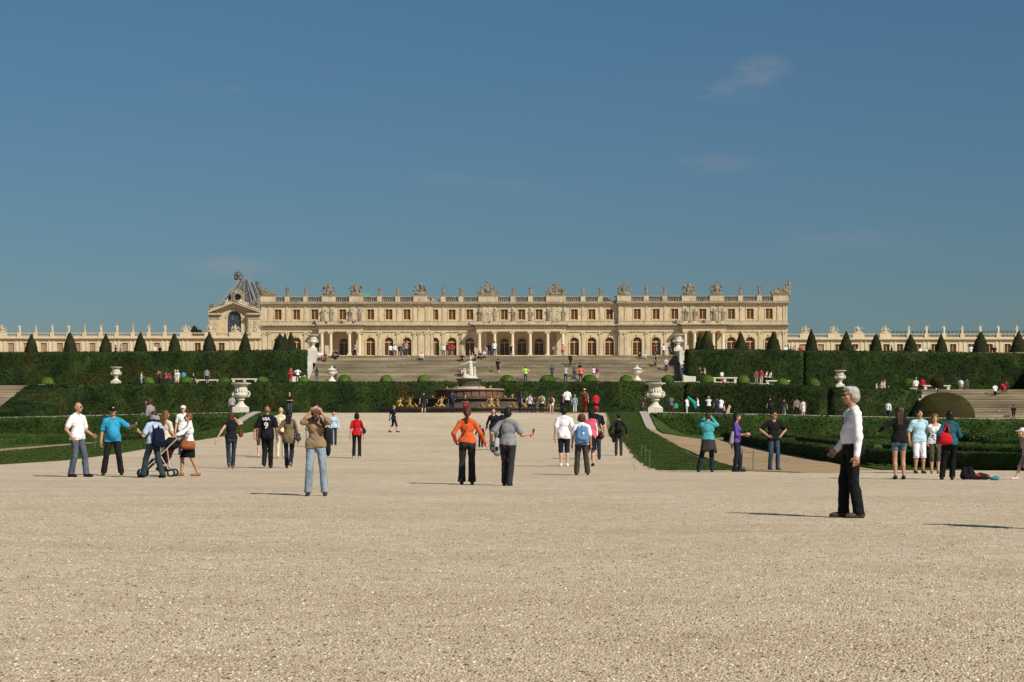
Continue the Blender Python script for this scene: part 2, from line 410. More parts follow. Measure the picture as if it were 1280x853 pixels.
# ---------------------------------------------------------------- people
def ik(a, t, l1, l2, hint):
    a = np.array(a, float); t = np.array(t, float); d = t-a; L_ = np.linalg.norm(d)
    if L_ > (l1+l2)*.995: t = a+d/L_*(l1+l2)*.995; d = t-a; L_ = np.linalg.norm(d)
    x = (l1*l1-l2*l2+L_*L_)/(2*L_); y = math.sqrt(max(0, l1*l1-x*x)); dn = d/L_
    h = np.array(hint, float); h = h-dn*(h@dn); h /= np.linalg.norm(h)+1e-9
    return a+dn*x+h*y, t
ARMS = {   # wrist position and elbow hint, for the +x side, in body heights; forward is -y
 'down': ((.155,-.015,.485),(.3,1,0)), 'fwd': ((.13,-.12,.53),(.4,1,-.2)), 'back': ((.15,.10,.50),(.3,1,0)),
 'hip': ((.125,-.03,.585),(1,.35,.1)), 'cam': ((.055,-.15,.905),(.8,-.3,-1)), 'out': ((.24,.03,.55),(.3,1,0)),
 'bent': ((.10,-.17,.64),(.3,.7,-1)), 'point': ((.16,-.30,.715),(.4,.5,-1)), 'pointout': ((.345,-.12,.735),(.3,.4,-1)),
 'face': ((.07,-.10,.885),(1,-.1,-.8)), 'hold': ((.05,-.15,.62),(.7,.5,-1)), 'push': ((.10,-.27,.60),(.3,.6,-1)),
 'around': ((.30,.02,.79),(.2,1,-.5)), 'wide': ((.40,.0,.80),(0,1,-.3)), 'lap': ((.07,-.20,.42),(.8,.4,0)), 'handhold': ((.20,.0,.50),(.3,1,0)),
 'up': ((.09,-.06,.93),(1,-.2,-.6)), 'hugup':((.13,-.13,.72),(.8,.3,-1)),
}
def skeleton(p):
    H = p.get('H', 1.75); f = p.get('sex', 'm') == 'f'; ch = p.get('child', False)
    s = lambda x, y, z: np.array((x, y, z))*H
    hz = p.get('hipz', .515)
    if hz > .45:
        for q_, sg_ in zip(p.get('feet', ((-.06,0,0),(.06,0,0))), (-1, 1)): hz = min(hz, .048+q_[2]+math.sqrt(max(.05, .4695**2-(q_[0]-sg_*.053)**2-q_[1]**2)))
    p['_hz'] = hz; hw = .052 if not f else .055; sw = (.103 if not f else .090)*p.get('broad', 1); lean = p.get('lean', 0)
    dz = hz-.515; S = {}
    if ch: sw *= .95
    sh = lambda v: v+np.array((0, -lean*max(0, v[2]/H-hz), dz*H)) if True else v
    S['H'] = H
    S['hipR'] = s(-hw, 0, hz); S['hipL'] = s(hw, 0, hz); S['pel'] = s(0, .004, hz+.03)
    S['wai'] = sh(s(0, 0, .62)); S['che'] = sh(s(0, .0, .725)); S['neck'] = sh(s(0, .008, .815)); S['neckt'] = sh(s(0, -.004, .875))
    S['head'] = sh(s(0, -.012, .928))
    fe = p.get('feet', ((-.06, 0, 0), (.06, 0, 0)))
    for sd, ft, hp in (('R', fe[0], S['hipR']), ('L', fe[1], S['hipL'])):
        an = s(ft[0], ft[1], .048+ft[2]); kn, an = ik(hp, an, .240*H, .2315*H, p.get('knee', (0, -1, 0)))
        S['kn'+sd] = kn; S['an'+sd] = an
        tl = ft[3] if len(ft) > 3 else (0 if ft[2] < .01 else -.55)
        ta = (ft[0]/.5)*.4
        dirf = np.array((ta, -1, tl)); dirf /= np.linalg.norm(dirf)
        S['toe'+sd] = an+dirf*.095*H+np.array((0, 0, -.030*H if tl == 0 else -.01*H)); S['heel'+sd] = an+np.array((0, .022*H, -.026*H))
    for sd, sg, nm in (('R', -1, p.get('armR', 'down')), ('L', 1, p.get('armL', 'down'))):
        S['sh'+sd] = sh(s(sg*sw, .004, .785))
        pos, hint = ARMS[nm] if isinstance(nm, str) else nm
        S['tilt'] = 0
        w_ = sh(s(sg*pos[0], pos[1], pos[2])); el, w_ = ik(S['sh'+sd], w_, .165*H, .148*H, (sg*hint[0], hint[1], hint[2]))
        S['el'+sd] = el; S['wr'+sd] = w_
        fd = w_-el; fd /= np.linalg.norm(fd); S['ha'+sd] = fd
    return S
def torso_prims(S, p, g=0.0):
    H = S['H']; f = p.get('sex', 'm') == 'f'; b = p.get('belly', 0); st = p.get('stout', 1.0)
    P_ = [ell(S['pel'], ((.088 if f else .083)*H*st+g, .064*H*st+g, .062*H+g)),
          ell(S['wai']+np.array((0, -b*.5, 0)), ((.068 if f else .079)*H*st+g, .050*H*st+g+b, (.085+b*.35)*H+g), None, .03+b*.6),
          ell(S['che'], ((.083 if f else .094)*H*st+g, .058*H*st+g, .088*H+g)),
          capsule(S['shR']*np.array((.82,1,1))+np.array((0,0,-.008*H)), S['shL']*np.array((.82,1,1))+np.array((0,0,-.008*H)), (.027 if f else .030)*H+g, (.027 if f else .030)*H+g)]
    P_ += [capsule(S['neck']+np.array((sg*.012*H,.004*H,.010*H)), S['sh'+q], .030*H+g*1.1, .026*H+g*1.1) for sg, q in ((-1,'R'),(1,'L'))]
    if f: P_ += [ell(S['che']+np.array((sg*.036*H, -.045*H, .002*H)), (.032*H+g, .027*H+g, .034*H+g)) for sg in (-1, 1)]
    P_ += [ell(S['pel']+np.array((sg*.036*H, .030*H, -.03*H)), (.048*H+g, .045*H+g, .05*H+g)) for sg in (-1, 1)]
    return P_
def arm_prims(S, p, g=0.0, upto='wr', frac=1.0, sides='RL'):
    H = S['H']; f = .86 if p.get('sex', 'm') == 'f' else 1; P_ = []
    for sd in sides:
        a, e, w_ = S['sh'+sd], S['el'+sd], S['wr'+sd]
        if upto == 'el':
            P_.append(capsule(a, a+(e-a)*frac, .0285*H*f+g, (.0275-.001*frac)*H*f+g*1.1)); continue
        P_ += [capsule(a, e, .0275*H*f+g, .0225*H*f+g), capsule(e, e+(w_-e)*frac, .0225*H*f+g, (.0225-.007*frac)*H*f+g)]
    return P_
def leg_prims(S, p, g=0.0, flare=0.0):
    H = S['H']; P_ = []; f = 1.03 if p.get('sex', 'm') == 'f' else 1; lf = p.get('legfat', .93 if p.get('sex','m') == 'f' else 1.0)
    for sd in 'RL':
        h, k, a = S['hip'+sd], S['kn'+sd], S['an'+sd]
        P_ += [capsule(h, k, .047*H*f*lf+g, .031*H*lf+g)]
        if flare: P_.append(capsule(k, a+np.array((0,0,-.02*H)), .029*H+g, .024*H+g+flare))
        if 1:
            mid = k+(a-k)*.35+np.array((0, .008*H, 0))
            P_ += [capsule(k, mid, .029*H+g, .029*H+g), capsule(mid, a, .029*H+g, .019*H+g)]
    return P_
def hand_vq(S, p, sd, vox, curl=.5):
    H = S['H']; w_ = S['wr'+sd]; d = S['ha'+sd]; sg = -1 if sd == 'R' else 1
    inn = np.array((-sg, 0, 0)); inn = inn-d*(inn@d)           # palm normal: towards the body
    if np.linalg.norm(inn) < .2: inn = np.array((0, -1, 0))-d*(-d[1])
    inn /= np.linalg.norm(inn); sd_ = np.cross(d, inn)
    if sd_[1] > 0: sd_ = -sd_                               # thumb side faces forward
    fist = p.get('grip'+sd, False); hl = .052*H; P_ = []
    P_.append(capsule(w_, w_+d*hl*.3, .0155*H, .017*H)); P_.append(ell(w_+d*hl*.55, (.02*H, .02*H, .02*H)))
    for i, (o, ln) in enumerate(((.019, .85), (.0065, 1.0), (-.006, .93), (-.018, .72))):
        b = w_+d*hl*.35+sd_*o*.8*H; kn = w_+d*hl*1.0+sd_*o*H
        P_.append(capsule(b, kn, .0088*H, .0068*H))
        c = 1.25 if fist else .35+.12*i
        d1 = d*math.cos(c)+inn*math.sin(c); d2 = d*math.cos(c*2)+inn*math.sin(c*2)
        m = kn+d1*.024*H*ln; e = m+d2*.020*H*ln
        P_ += [capsule(kn, m, .0060*H, .0054*H, .004), capsule(m, e, .0054*H, .0045*H, .004)]
    tb = w_+d*hl*.35+sd_*.015*H; tm = tb+(d*.55+sd_*.75+inn*.35)*.024*H; te = tm+(d*.85+inn*.45+sd_*.1)*.022*H
    P_ += [capsule(tb, tm, .0095*H, .0072*H), capsule(tm, te, .0070*H, .0055*H, .005)]
    return blob(P_, vox, .008*H)
def head_rot(p):
    a = R(p.get('turn', 0)); n = R(p.get('nod', 0))
    return np.array(Matrix.Rotation(a, 3, 'Z') @ Matrix.Rotation(-n, 3, 'X'))
def head_prims(S, p, detail):
    H = S['H']; c = S['head']; M3 = head_rot(p); hs = H*p.get('hs', 1.0)
    pt = lambda x, y, z: c+M3@np.array((x, y, z))*hs
    E = lambda pos, r, k=None: ell(pt(*pos), np.array(r)*hs, M3, k)
    P_ = [E((0, .008, .012), (.044, .054, .052)), E((0, -.012, -.022), (.036, .040, .046)), E((0, -.030, -.048), (.018, .016, .014))]
    if detail:
        P_ += [E((0, -.056, -.010), (.0075, .013, .014), .008), E((0, -.050, .002), (.006, .009, .02), .010),
               E((0, -.047, .016), (.026, .010, .007), .012),
               E((-.047, .006, -.006), (.006, .012, .019), .006), E((.047, .006, -.006), (.006, .012, .019), .006),
               E((0, -.047, -.030), (.015, .008, .005), .008), E((-.025, -.035, -.012), (.014,.014,.012), .02), E((.025, -.035, -.012), (.014,.014,.012), .02)]
        subs = [E((-.0175, -.054, .004), (.012, .008, .0065)), E((.0175, -.054, .004), (.012, .008, .0065))]
    else: subs = []; P_.append(E((0, -.050, -.008), (.010, .016, .018), .01))
    return P_, subs
MESH = {}
def keyed(key, fn):
    if key not in MESH: MESH[key] = fn()
    return MESH[key]
def slot_obj(name, me, m, parent=None):
    if len(me.materials) == 0: me.materials.append(M['marble'])
    o = bpy.data.objects.new(name, me); col.objects.link(o)
    o.material_slots[0].link = 'OBJECT'; o.material_slots[0].material = m
    if parent: o.parent = parent
    return o
SKIN = {'l': (.56,.33,.22), 't': (.44,.24,.15), 'd': (.28,.14,.085), 'b': (.10,.05,.03)}
HAIRC = {'black': (.012,.010,.009), 'brown': (.055,.028,.014), 'red': (.095,.030,.018), 'grey': (.42,.40,.37), 'blond': (.38,.24,.10), 'auburn': (.19,.075,.028), 'bald': (.2,.11,.07)}
BLK = (.012,.012,.014); NAVY = (.016,.022,.045); WHT = (.80,.80,.80); JEAN = (.055,.085,.135); DJEAN = (.022,.034,.062); KHAKI = (.26,.18,.10)
def person(x, y, z, rz, p, label, group=None, lod=1):
    """p: pose and clothing. lod 0 nearest, 1 near, 2 far."""
    vox = (.0125, .017, .032)[lod]; kb = .035
    posekey = tuple(sorted((k, str(v)) for k, v in p.items() if k not in ('_hz','tc','bc','hc','sc','skin','lab','cap','glasses','H'))) + (lod,)
    scale = 1.0
    if lod == 2:
        scale = p.get('H', 1.70)/1.70; p = dict(p, H=1.70)
    else: posekey += (p.get('H', 1.75),)
    S = skeleton(p); H = S['H']
    def body():
        pr = torso_prims(S, p)+arm_prims(S, p)+leg_prims(S, p)
        pr += [capsule(S['neck'], S['neckt'], .031*H*(.85 if p.get('sex','m') == 'f' else 1), .029*H)]
        pr += [capsule(S['heel'+s_], S['toe'+s_], .019*H, .017*H) for s_ in 'RL']
        hp, hsub = head_prims(S, p, lod < 2)
        if lod == 2:
            for s_ in 'RL': pr.append(capsule(S['wr'+s_], S['wr'+s_]+S['ha'+s_]*.075*H, .019*H, .017*H))
            V, Q = blob(pr+hp, vox, .03)
        else:
            vs_ = [blob(pr, vox, .03), blob(hp, .0065 if lod == 0 else .009, .012, subs=hsub)]
            for s_ in 'RL': vs_.append(hand_vq(S, p, s_, .005 if lod == 0 else .007))
            V, Q = join_vq(vs_)
        return np_mesh('person', V, Q)
    skin = cloth(SKIN[p.get('skin', 'l')], kind='skin')
    bo = slot_obj('person', keyed(('body',)+posekey, body), skin)
    bo.location = (x, y, z); bo.rotation_euler = (0, 0, rz); bo.scale = (scale,)*3
    tag(bo, label, p.get('cat', 'person'), group)
    hzH = p['_hz']*H
    # ---- top
    sl = p.get('sleeve', 'short'); hem = p.get('hem', .50 if sl != 'none' else .53)
    neck = p.get('neckline', .031)
    def top():
        g = max(.0125, p.get('loose', .016)*.62); tuck = p.get('tuck', False); pr = torso_prims(S, p, g)
        if not tuck:
            g2 = p.get('bloose', .016)*.6+.009; fm = p.get('sex','m') == 'f'
            pr += [ell((S['wai']+S['pel'])/2+np.array((0,0,.01*H)), ((.080 if fm else .086)*H*p.get('stout',1)+g, .056*H*p.get('stout',1)+g, .11*H))]
            pr += [ell(S['pel'], ((.088 if p.get('sex','m') == 'f' else .084)*H*p.get('stout',1)+g2, .066*H*p.get('stout',1)+g2, .07*H))]
            pr += [ell(S['pel']+np.array((q_*.036*H, .028*H, -.03*H)), (.048*H+g2, .047*H+g2, .06*H)) for q_ in (-1, 1)]
            pr += [capsule(S['hip'+q_]+np.array((0,0,.05*H)), S['hip'+q_]+(S['kn'+q_]-S['hip'+q_])*.25, .047*H+g2, .047*H+g2) for q_ in 'RL']
        if sl == 'short': pr += arm_prims(S, p, g*1.1+.007, 'el', p.get('slf', .72))
        elif sl == 'long': pr += arm_prims(S, p, g*.9+.003, 'el', .35)
        elif sl == 'elbow': pr += arm_prims(S, p, g*.8, 'wr', .35)
        if p.get('apron'): pr += [capsule(S['hipR'], S['hipR']+np.array((-.02,0,-.10*H)), .06*H, .06*H), capsule(S['hipL'], S['hipL']+np.array((.02,0,-.10*H)), .06*H, .06*H)]
        if hem < .50: pr += [ell(S['pel']+np.array((0,0,-.06*H)), (.095*H+g, .07*H+g, .10*H))]
        hz_ = (hem+p['_hz']-.515)*H
        subs = [capsule(S['neck']+np.array((0,-neck*.5,.012*H if neck<.04 else -.01*H)), S['neckt']+np.array((0,-neck,.06)), neck*H+.004, (neck+.012)*H)]
        if sl == 'none':
            pr = pr[:3]+[capsule(S['shR']*np.array((.62,1,1))+np.array((0,0,-.02*H)), S['shL']*np.array((.62,1,1))+np.array((0,0,-.02*H)), .034*H+g, .034*H+g)]+pr[4:]
        nf = (lambda X: (.0045 if lod else .004)*np.sin(X[...,0]*27+X[...,2]*21+2*np.sin(X[...,2]*9))*np.cos(X[...,2]*31-X[...,0]*13+X[...,1]*19)+.002*np.sin(X[...,2]*60+X[...,0]*55)) if lod < 2 else None
        V, Q = blob(pr, vox, .022, subs=subs, cut=lambda X: hz_-X[...,2]+.012*np.sin(X[...,0]*14), noisef=nf)
        if sl == 'long': V, Q = join_vq([(V, Q), blob(arm_prims(S, p, g*.9+.004, 'wr', .99), vox, .022, noisef=nf)])
        return np_mesh('top', V, Q)
    tname = p.get('tname', 'shirt')
    parts = {}
    t_ = slot_obj(tname, keyed(('top',)+posekey, top), cloth(p.get('tc', WHT), kind='cloth'), bo); parts['top'] = t_
    if p.get('collar') and lod < 2:
        def colr():
            b0 = S['neck']+np.array((0,-.002*H,.016*H)); pr = []
            for q in range(10):
                a0, a1 = 2*math.pi*q/10, 2*math.pi*(q+1)/10
                f_ = lambda a: b0+np.array((.034*H*math.sin(a), .034*H*math.cos(a)-(.010*H if math.cos(a) < 0 else 0), .012*H*math.cos(a)))
                pr.append(capsule(f_(a0), f_(a1), .011, .011))
            pr += [capsule(b0+np.array((sg*.024*H,-.036*H,-.008*H)), b0+np.array((sg*.014*H,-.054*H,-.030*H)), .012, .008) for sg in (-1, 1)]
            return blob_mesh('collar', pr, .009, .008)
        slot_obj('collar', keyed(('collar',)+posekey, colr), cloth(tuple(c_*.93 for c_ in p.get('tc', WHT)), kind='cloth'), bo)
    # ---- bottom
    bt = p.get('bottom', 'trousers')
    def bot():
        g = p.get('bloose', .016)*.6
        cutz = {'trousers': .035, 'capri': .20, 'shorts': .265, 'kneeshorts': .235, 'hotpants': .40, 'skirt': .29}[bt]*H
        if bt == 'skirt':
            pz = hzH; pr = [ell(S['pel'], (.095*H, .072*H, .07*H)), capsule(np.array((0,0,pz)), np.array((0,0,cutz-.05*H)), .09*H, .10*H)]+leg_prims(S, p, .025)
        else: pr = torso_prims(S, p, g)[:1]+torso_prims(S, p, g)[-2:]+leg_prims(S, p, g, p.get('flare', .008) if bt == 'trousers' else .012)
        top_ = hzH+.055*H
        nf = (lambda X: .004*np.sin(X[...,2]*19+X[...,0]*43+1.5*np.sin(X[...,2]*7))*np.cos(X[...,1]*37+X[...,2]*11)+.0015*np.sin(X[...,2]*55+X[...,0]*70)) if lod < 2 else None
        seat = p.get('hipz', .515) < .45
        V, Q = blob(pr, vox, .022, cut=lambda X: np.maximum(X[...,2]-top_, (cutz-X[...,2]) if not (seat and bt != 'trousers') else X[...,2]*0-1), noisef=nf)
        return np_mesh('bottom', V, Q)
    bname = {'trousers':'trousers','capri':'capri_trousers','shorts':'shorts','kneeshorts':'shorts','hotpants':'shorts','skirt':'skirt'}[bt]
    parts['bottom'] = slot_obj(bname, keyed(('bot',)+posekey, bot), cloth(p.get('bc', DJEAN), kind='denim' if p.get('denim', False) else 'cloth'), bo)
    # ---- shoes
    for s_ in 'RL':
        def shoe(s_=s_):
            d = S['toe'+s_]-S['heel'+s_]; up = np.array((0,0,.012*H))
            pr = [capsule(S['heel'+s_], S['toe'+s_]-d*.15, .024*H, .021*H), capsule(S['heel'+s_]+d*.5, S['toe'+s_], .023*H, .017*H), capsule(S['heel'+s_]+up, S['an'+s_]+np.array((0,0,-.012*H)), .024*H, .024*H)]
            fl = min(S['heel'+s_][2], S['toe'+s_][2])-.019*H
            V, Q = blob(pr, max(.009, vox*.7), .012, cut=lambda X: fl-X[...,2])
            return np_mesh('shoe', V, Q)
        slot_obj('shoe', keyed(('shoe', s_)+posekey, shoe), cloth(p.get('sc', BLK), kind='shoe'), bo)
    # ---- hair
    hr = p.get('hair', 'short')
    M3 = head_rot(p); c = S['head']; hs = H*p.get('hs', 1.0)
    pt = lambda a, b, d: c+M3@np.array((a, b, d))*hs
    if hr != 'bald':
        def hair():
            E = lambda pos, r, k=None: ell(pt(*pos), np.array(r)*hs, M3, k)
            pr = [E((0, .014, .022), (.050, .056, .050))]
            if hr == 'short': pr += [E((0, .03, -.005), (.046, .036, .042))]
            if hr == 'full': pr += [E((0, .03, -.008), (.052, .042, .048)), E((0, -.02, .052), (.042, .036, .018))]
            if hr == 'curly': pr = [E((0, .012, .02), (.062, .062, .056)), E((-.04, .01, -.02), (.03,.035,.038)), E((.04,.01,-.02), (.03,.035,.038)), E((0,.035,-.02),(.05,.035,.045))]
            if hr in ('bob', 'long', 'pony'):
                pr += [E((0, .026, -.005), (.052, .042, .055))]
                if hr != 'pony': pr += [capsule(pt(-.042,.012,.0), pt(-.04,.015,-.055), .018*H, .014*H), capsule(pt(.042,.012,.0), pt(.04,.015,-.055), .018*H, .014*H), E((0,.038,-.045),(.048,.022,.04))]
            if hr == 'long': pr += [capsule(pt(-.022,.045,-.04), pt(-.018,.058,-.17), .030*H, .022*H), capsule(pt(.022,.045,-.04), pt(.018,.058,-.17), .030*H, .022*H)]
            if hr == 'pony': pr += [capsule(pt(0,.062,.01), pt(0,.080,-.03), .02*H, .026*H), capsule(pt(0,.080,-.03), pt(.004,.068,-.14), .026*H, .013*H)]
            face = [E((0, -.052, -.020), (.042, .040, .052)), E((0,-.05,-.07),(.06,.05,.05))] if hr != 'curly' else [E((0, -.058, -.018), (.040, .045, .048))]
            V, Q = blob(pr, (.008, .011, .022)[lod], .015, subs=face, noisef=(lambda X: .003*np.sin(X[...,0]*90)*np.sin(X[...,2]*70+X[...,1]*60)) if lod < 2 else None)
            return np_mesh('hair', V, Q)
        parts['hair'] = slot_obj('hair', keyed(('hair',)+posekey, hair), cloth(HAIRC[p.get('hc', 'brown')], kind='hair'), bo)
    if p.get('cap'):
        def capf():
            E = lambda pos, r, k=None: ell(pt(*pos), np.array(r)*hs, M3, k)
            pr = [E((0, .012, .030), (.055, .062, .046)), E((0, -.066, .026), (.042, .045, .006), .01)]
            V, Q = blob(pr, (.006, .009, .02)[lod], .008, cut=lambda X: (c[2]+.012*hs)-X[...,2])
            return np_mesh('cap', V, Q)
        parts['cap'] = slot_obj('cap', keyed(('cap',)+posekey, capf), cloth(p['cap'], kind='cloth'), bo)
    if p.get('glasses') and lod < 2:
        def gl():
            E = lambda pos, r, k=None: ell(pt(*pos), np.array(r)*hs, M3, k)
            pr = [E((-.018, -.0560, .004), (.0165, .0055, .0105)), E((.018, -.0560, .004), (.0165, .0055, .0105)), capsule(pt(-.034,-.048,.007), pt(-.050,.004,.007), .0035, .0035), capsule(pt(.034,-.048,.007), pt(.050,.004,.007), .0035, .0035), capsule(pt(-.01,-.057,.006), pt(.01,-.057,.006), .004, .004)]
            V, Q = blob(pr, .0055, .002); return np_mesh('sunglasses', V, Q)
        slot_obj('sunglasses', keyed(('gl',)+posekey, gl), cloth((.01,.01,.012), kind='shoe'), bo)
    parts['S'] = S; parts['pt'] = pt; parts['scale'] = scale
    return bo, parts
def world_of(bo, pt):
    c, s = math.cos(bo.rotation_euler.z), math.sin(bo.rotation_euler.z); k = bo.scale[0]
    return Vector((bo.location.x+k*(c*pt[0]-s*pt[1]), bo.location.y+k*(s*pt[0]+c*pt[1]), bo.location.z+k*pt[2]))
# ---------------------------------------------------------------- ground
def fill(a, b, step): 
    n = max(1, int(round((b-a)/step))); return [a+(b-a)*i/n for i in range(n)]
def skirt(V, Q, edge, d=.12):
    n = len(V); m = len(edge); V += [V[i] for i in edge]+[(V[i][0], V[i][1], V[i][2]-d) for i in edge]
    return Q+[(n+k, n+m+k, n+m+k+1, n+k+1) for k in range(m-1)]
def sheet(name, us, vs, hf, m, off=0.0, kind='structure', uf=None):
    nu, nv = len(us), len(vs)
    V = [tuple(G(uf(u, v) if uf else u, v, hf(u, v)+off)) for v in vs for u in us]
    Q = [(j*nu+i, j*nu+i+1, (j+1)*nu+i+1, (j+1)*nu+i) for j in range(nv-1) for i in range(nu-1)]
    edge = [j*nu for j in range(nv-1, 0, -1)]+list(range(nu))+[j*nu+nu-1 for j in range(1, nv)]      # turned-down rim
    if name not in ('ground', 'gravel_forecourt', 'gravel_path'): Q = skirt(V, Q, edge)
    o = mesh_obj(name, np_mesh(name, V, Q), m); tag(o, kind=kind); return o
def Hg(u, v):
    if v <= 131.5:
        return T(u, v)-.03
    if v < 137 and abs(u) < 13.9: return P(v)-.03
    if v < 193.5:
        z = plaza(u)-.03; return z
    if v < 214.5: return terr(u)-.03-max(0, min(1, (204-v)/9))*.55
    if abs(u) < 23.75 and v < 225.0: return stair_z(v)-.6
    return 9.77
us = [-3000,-900,-400]+fill(-200,-60,20)+fill(-60,-16,4)+[-15.9,-14.9,-13.9,-10.95]+fill(-10,11,5)+[10.95,13.9,14.9,15.9]+fill(17,60,4)+fill(60,200,20)+[200,400,900,3000]
us = sorted(set(us+[-23.8,-23.7,23.7,23.8]))
vs_ = [-400,-60]+fill(-30,60,15)+fill(60,131,4)+[131.4,131.6]+fill(132,138,1)+[150,170,193.4,193.6,198,204.5,214.4,214.6]+fill(215,225,2)+[224.9,225.1,300,500,1200,6000]
ground = sheet('ground', us, sorted(set(vs_)), Hg, M['dirt'], -.01)
ug = [-80,-60,-40,-25]+fill(-15,15,3)+[15,25,40,60,80]
sheet('gravel_forecourt', ug, fill(-30,55.3,8)+[55.3], lambda u, v: 0, M['gravel'])
sheet('gravel_path', [-10.95,-5,0,5,10.95], fill(55.3,138,2)+[138,150], lambda u, v: P(v), M['gravel'])
sheet('plaza', [-200,-60,-38,-31,-22,-14,0,14,22,31,38,60,200], [131.8 ,137, 160, 193.3], lambda u, v: (plaza(u) if abs(u) > 13.8 else P(v)-.012), M['gravel'], .004)
sheet('terrace_walk', [-200,-48,-36,-25,0,24,30,36,43,80,200], [194,198,204,214.3], lambda u, v: terr(u)-max(0, min(1, (204-v)/9))*.55, M['gravel'], 0)
sheet('upper_terrace', [-400,-100,-23.8,23.8,100,400], [225.2,300,372], lambda u, v: 9.8, M['gravel'], 0)
# lawns beside the path, with slightly ragged edges
def rag(u, v):
    d = (interp(v, [(55,-.45),(75,-.2),(90,-.07),(105,-.2),(116,-.30),(131,-.05)])*min(1, max(0, (13.2-u)/2.2))) if u > 0 else 0
    return u+.03*math.sin(v*2.3)+.03*math.sin(v*5.1+1)+.03*math.sin(v*11.3)+d
sheet('lawn', [10.95,11.6,12.3,12.9,13.2], fill(55.5,134,.25)+[134], lambda u, v: P(v)+(.055 if 11 < u < 13.19 else -.02), M['lawn'], 0, uf=rag)
sheet('lawn', [13.85,14.4,14.9,15.4,16.1], fill(112,130,1)+[130], lambda u, v: T(u, v), M['lawn'], .03)
sheet('lawn', [-15.8,-15.5,-14.9,-14.2,-13.5,-12.5,-11.6,-10.95], fill(45,128,.5)+[128], lambda u, v: (P(v) if u > -13.9 else T(u, v))+(.055 if -15.7 < u < -11 else -.02), M['lawn'], 0, uf=rag)
sheet('lawn', [-13.2,-12.5,-11.6,-10.95], fill(128,134,.5)+[134], lambda u, v: P(v)+.055, M['lawn'], 0.004, uf=rag)
# parterre grass on both sides of the axis
sheet('parterre_grass', [15.9,20,26,34,44,60,90], fill(72,129,3)+[129], lambda u, v: T(u, v), M['lawn'], .012)
sheet('parterre_grass', [17.5,24,34,44,60,90], [57,62,67,72], lambda u, v: T(u, v), M['lawn'], .008)
sheet('parterre_grass', [-90,-60,-44,-34,-26,-20,-17.2], fill(57,129,3)+[129], lambda u, v: T(u, v), M['lawn'], .012)
sheet('dirt_path', [-17.3,-16.6,-15.9], fill(45,128,3)+[128], lambda u, v: T(u, v), M['dirt'], .016)
def hit(px, py):
    lo, hi = 15.0, 131.0
    f = lambda v: Zp(py, v)-T(U(px, v), v)
    for _ in range(50):
        mid = (lo+hi)/2
        if f(mid) < 0: hi = mid
        else: lo = mid
    return U(px, (lo+hi)/2), (lo+hi)/2
def patch(name, pts, m, off):
    P3 = [hit(*p) for p in pts]; n = len(P3)//2; V = []; NA, NB = 6, 10
    for i in range(n-1):
        for a in range(NA+(i == n-2)):
            t_ = a/NA; l = [lerp(P3[i][k], P3[i+1][k], t_) for k in (0, 1)]; r = [lerp(P3[-1-i][k], P3[-2-i][k], t_) for k in (0, 1)]
            for b in range(NB+1):
                u, v = lerp(l[0], r[0], b/NB), lerp(l[1], r[1], b/NB); V.append(tuple(G(u, v, T(u, v)+off)))
    rows = len(V)//(NB+1); Q = [(j*(NB+1)+i, j*(NB+1)+i+1, (j+1)*(NB+1)+i+1, (j+1)*(NB+1)+i) for j in range(rows-1) for i in range(NB)]
    m_ = NB+1; Q = skirt(V, Q, [j*m_ for j in range(rows-1, 0, -1)]+list(range(m_))+[j*m_+NB for j in range(1, rows)]+[(rows-1)*m_+i for i in range(NB-1, -1, -1)])
    tag(mesh_obj(name, np_mesh(name, V, Q), m), kind='structure')
patch('dirt_path', [(815,547),(822,549),(835,554),(862,564),(893,576),(926,588.5),(1000,591),(1075,591),(1048,581),(985,568),(945,558),(906,548)], M['dirt'], .024)
patch('dirt_path', [(950,553),(985,557),(1050,566),(1100,574),(1112,572),(1085,565),(1040,558),(985,551)], M['dirt'], .028)
# stone borders along the ramp
for sg in (-1, 1):
    b = MB(); vv = fill(119.5,131.5,1)+[131.5]; n = len(vv)
    pts = []
    for v in vv:
        for du, dz in ((-.27,-.1),(-.27,.09),(.27,.09),(.27,-.1)): pts.append(G(sg*13.45+du, v, P(v)+dz))
    fs = [(4*i+k, 4*i+k+1, 4*i+k+5, 4*i+k+4) for i in range(n-1) for k in range(3)]+[(0,1,2,3)]
    b.add(pts, fs); o = b.build('stone_border', M['curb']); tag(o, kind='structure')

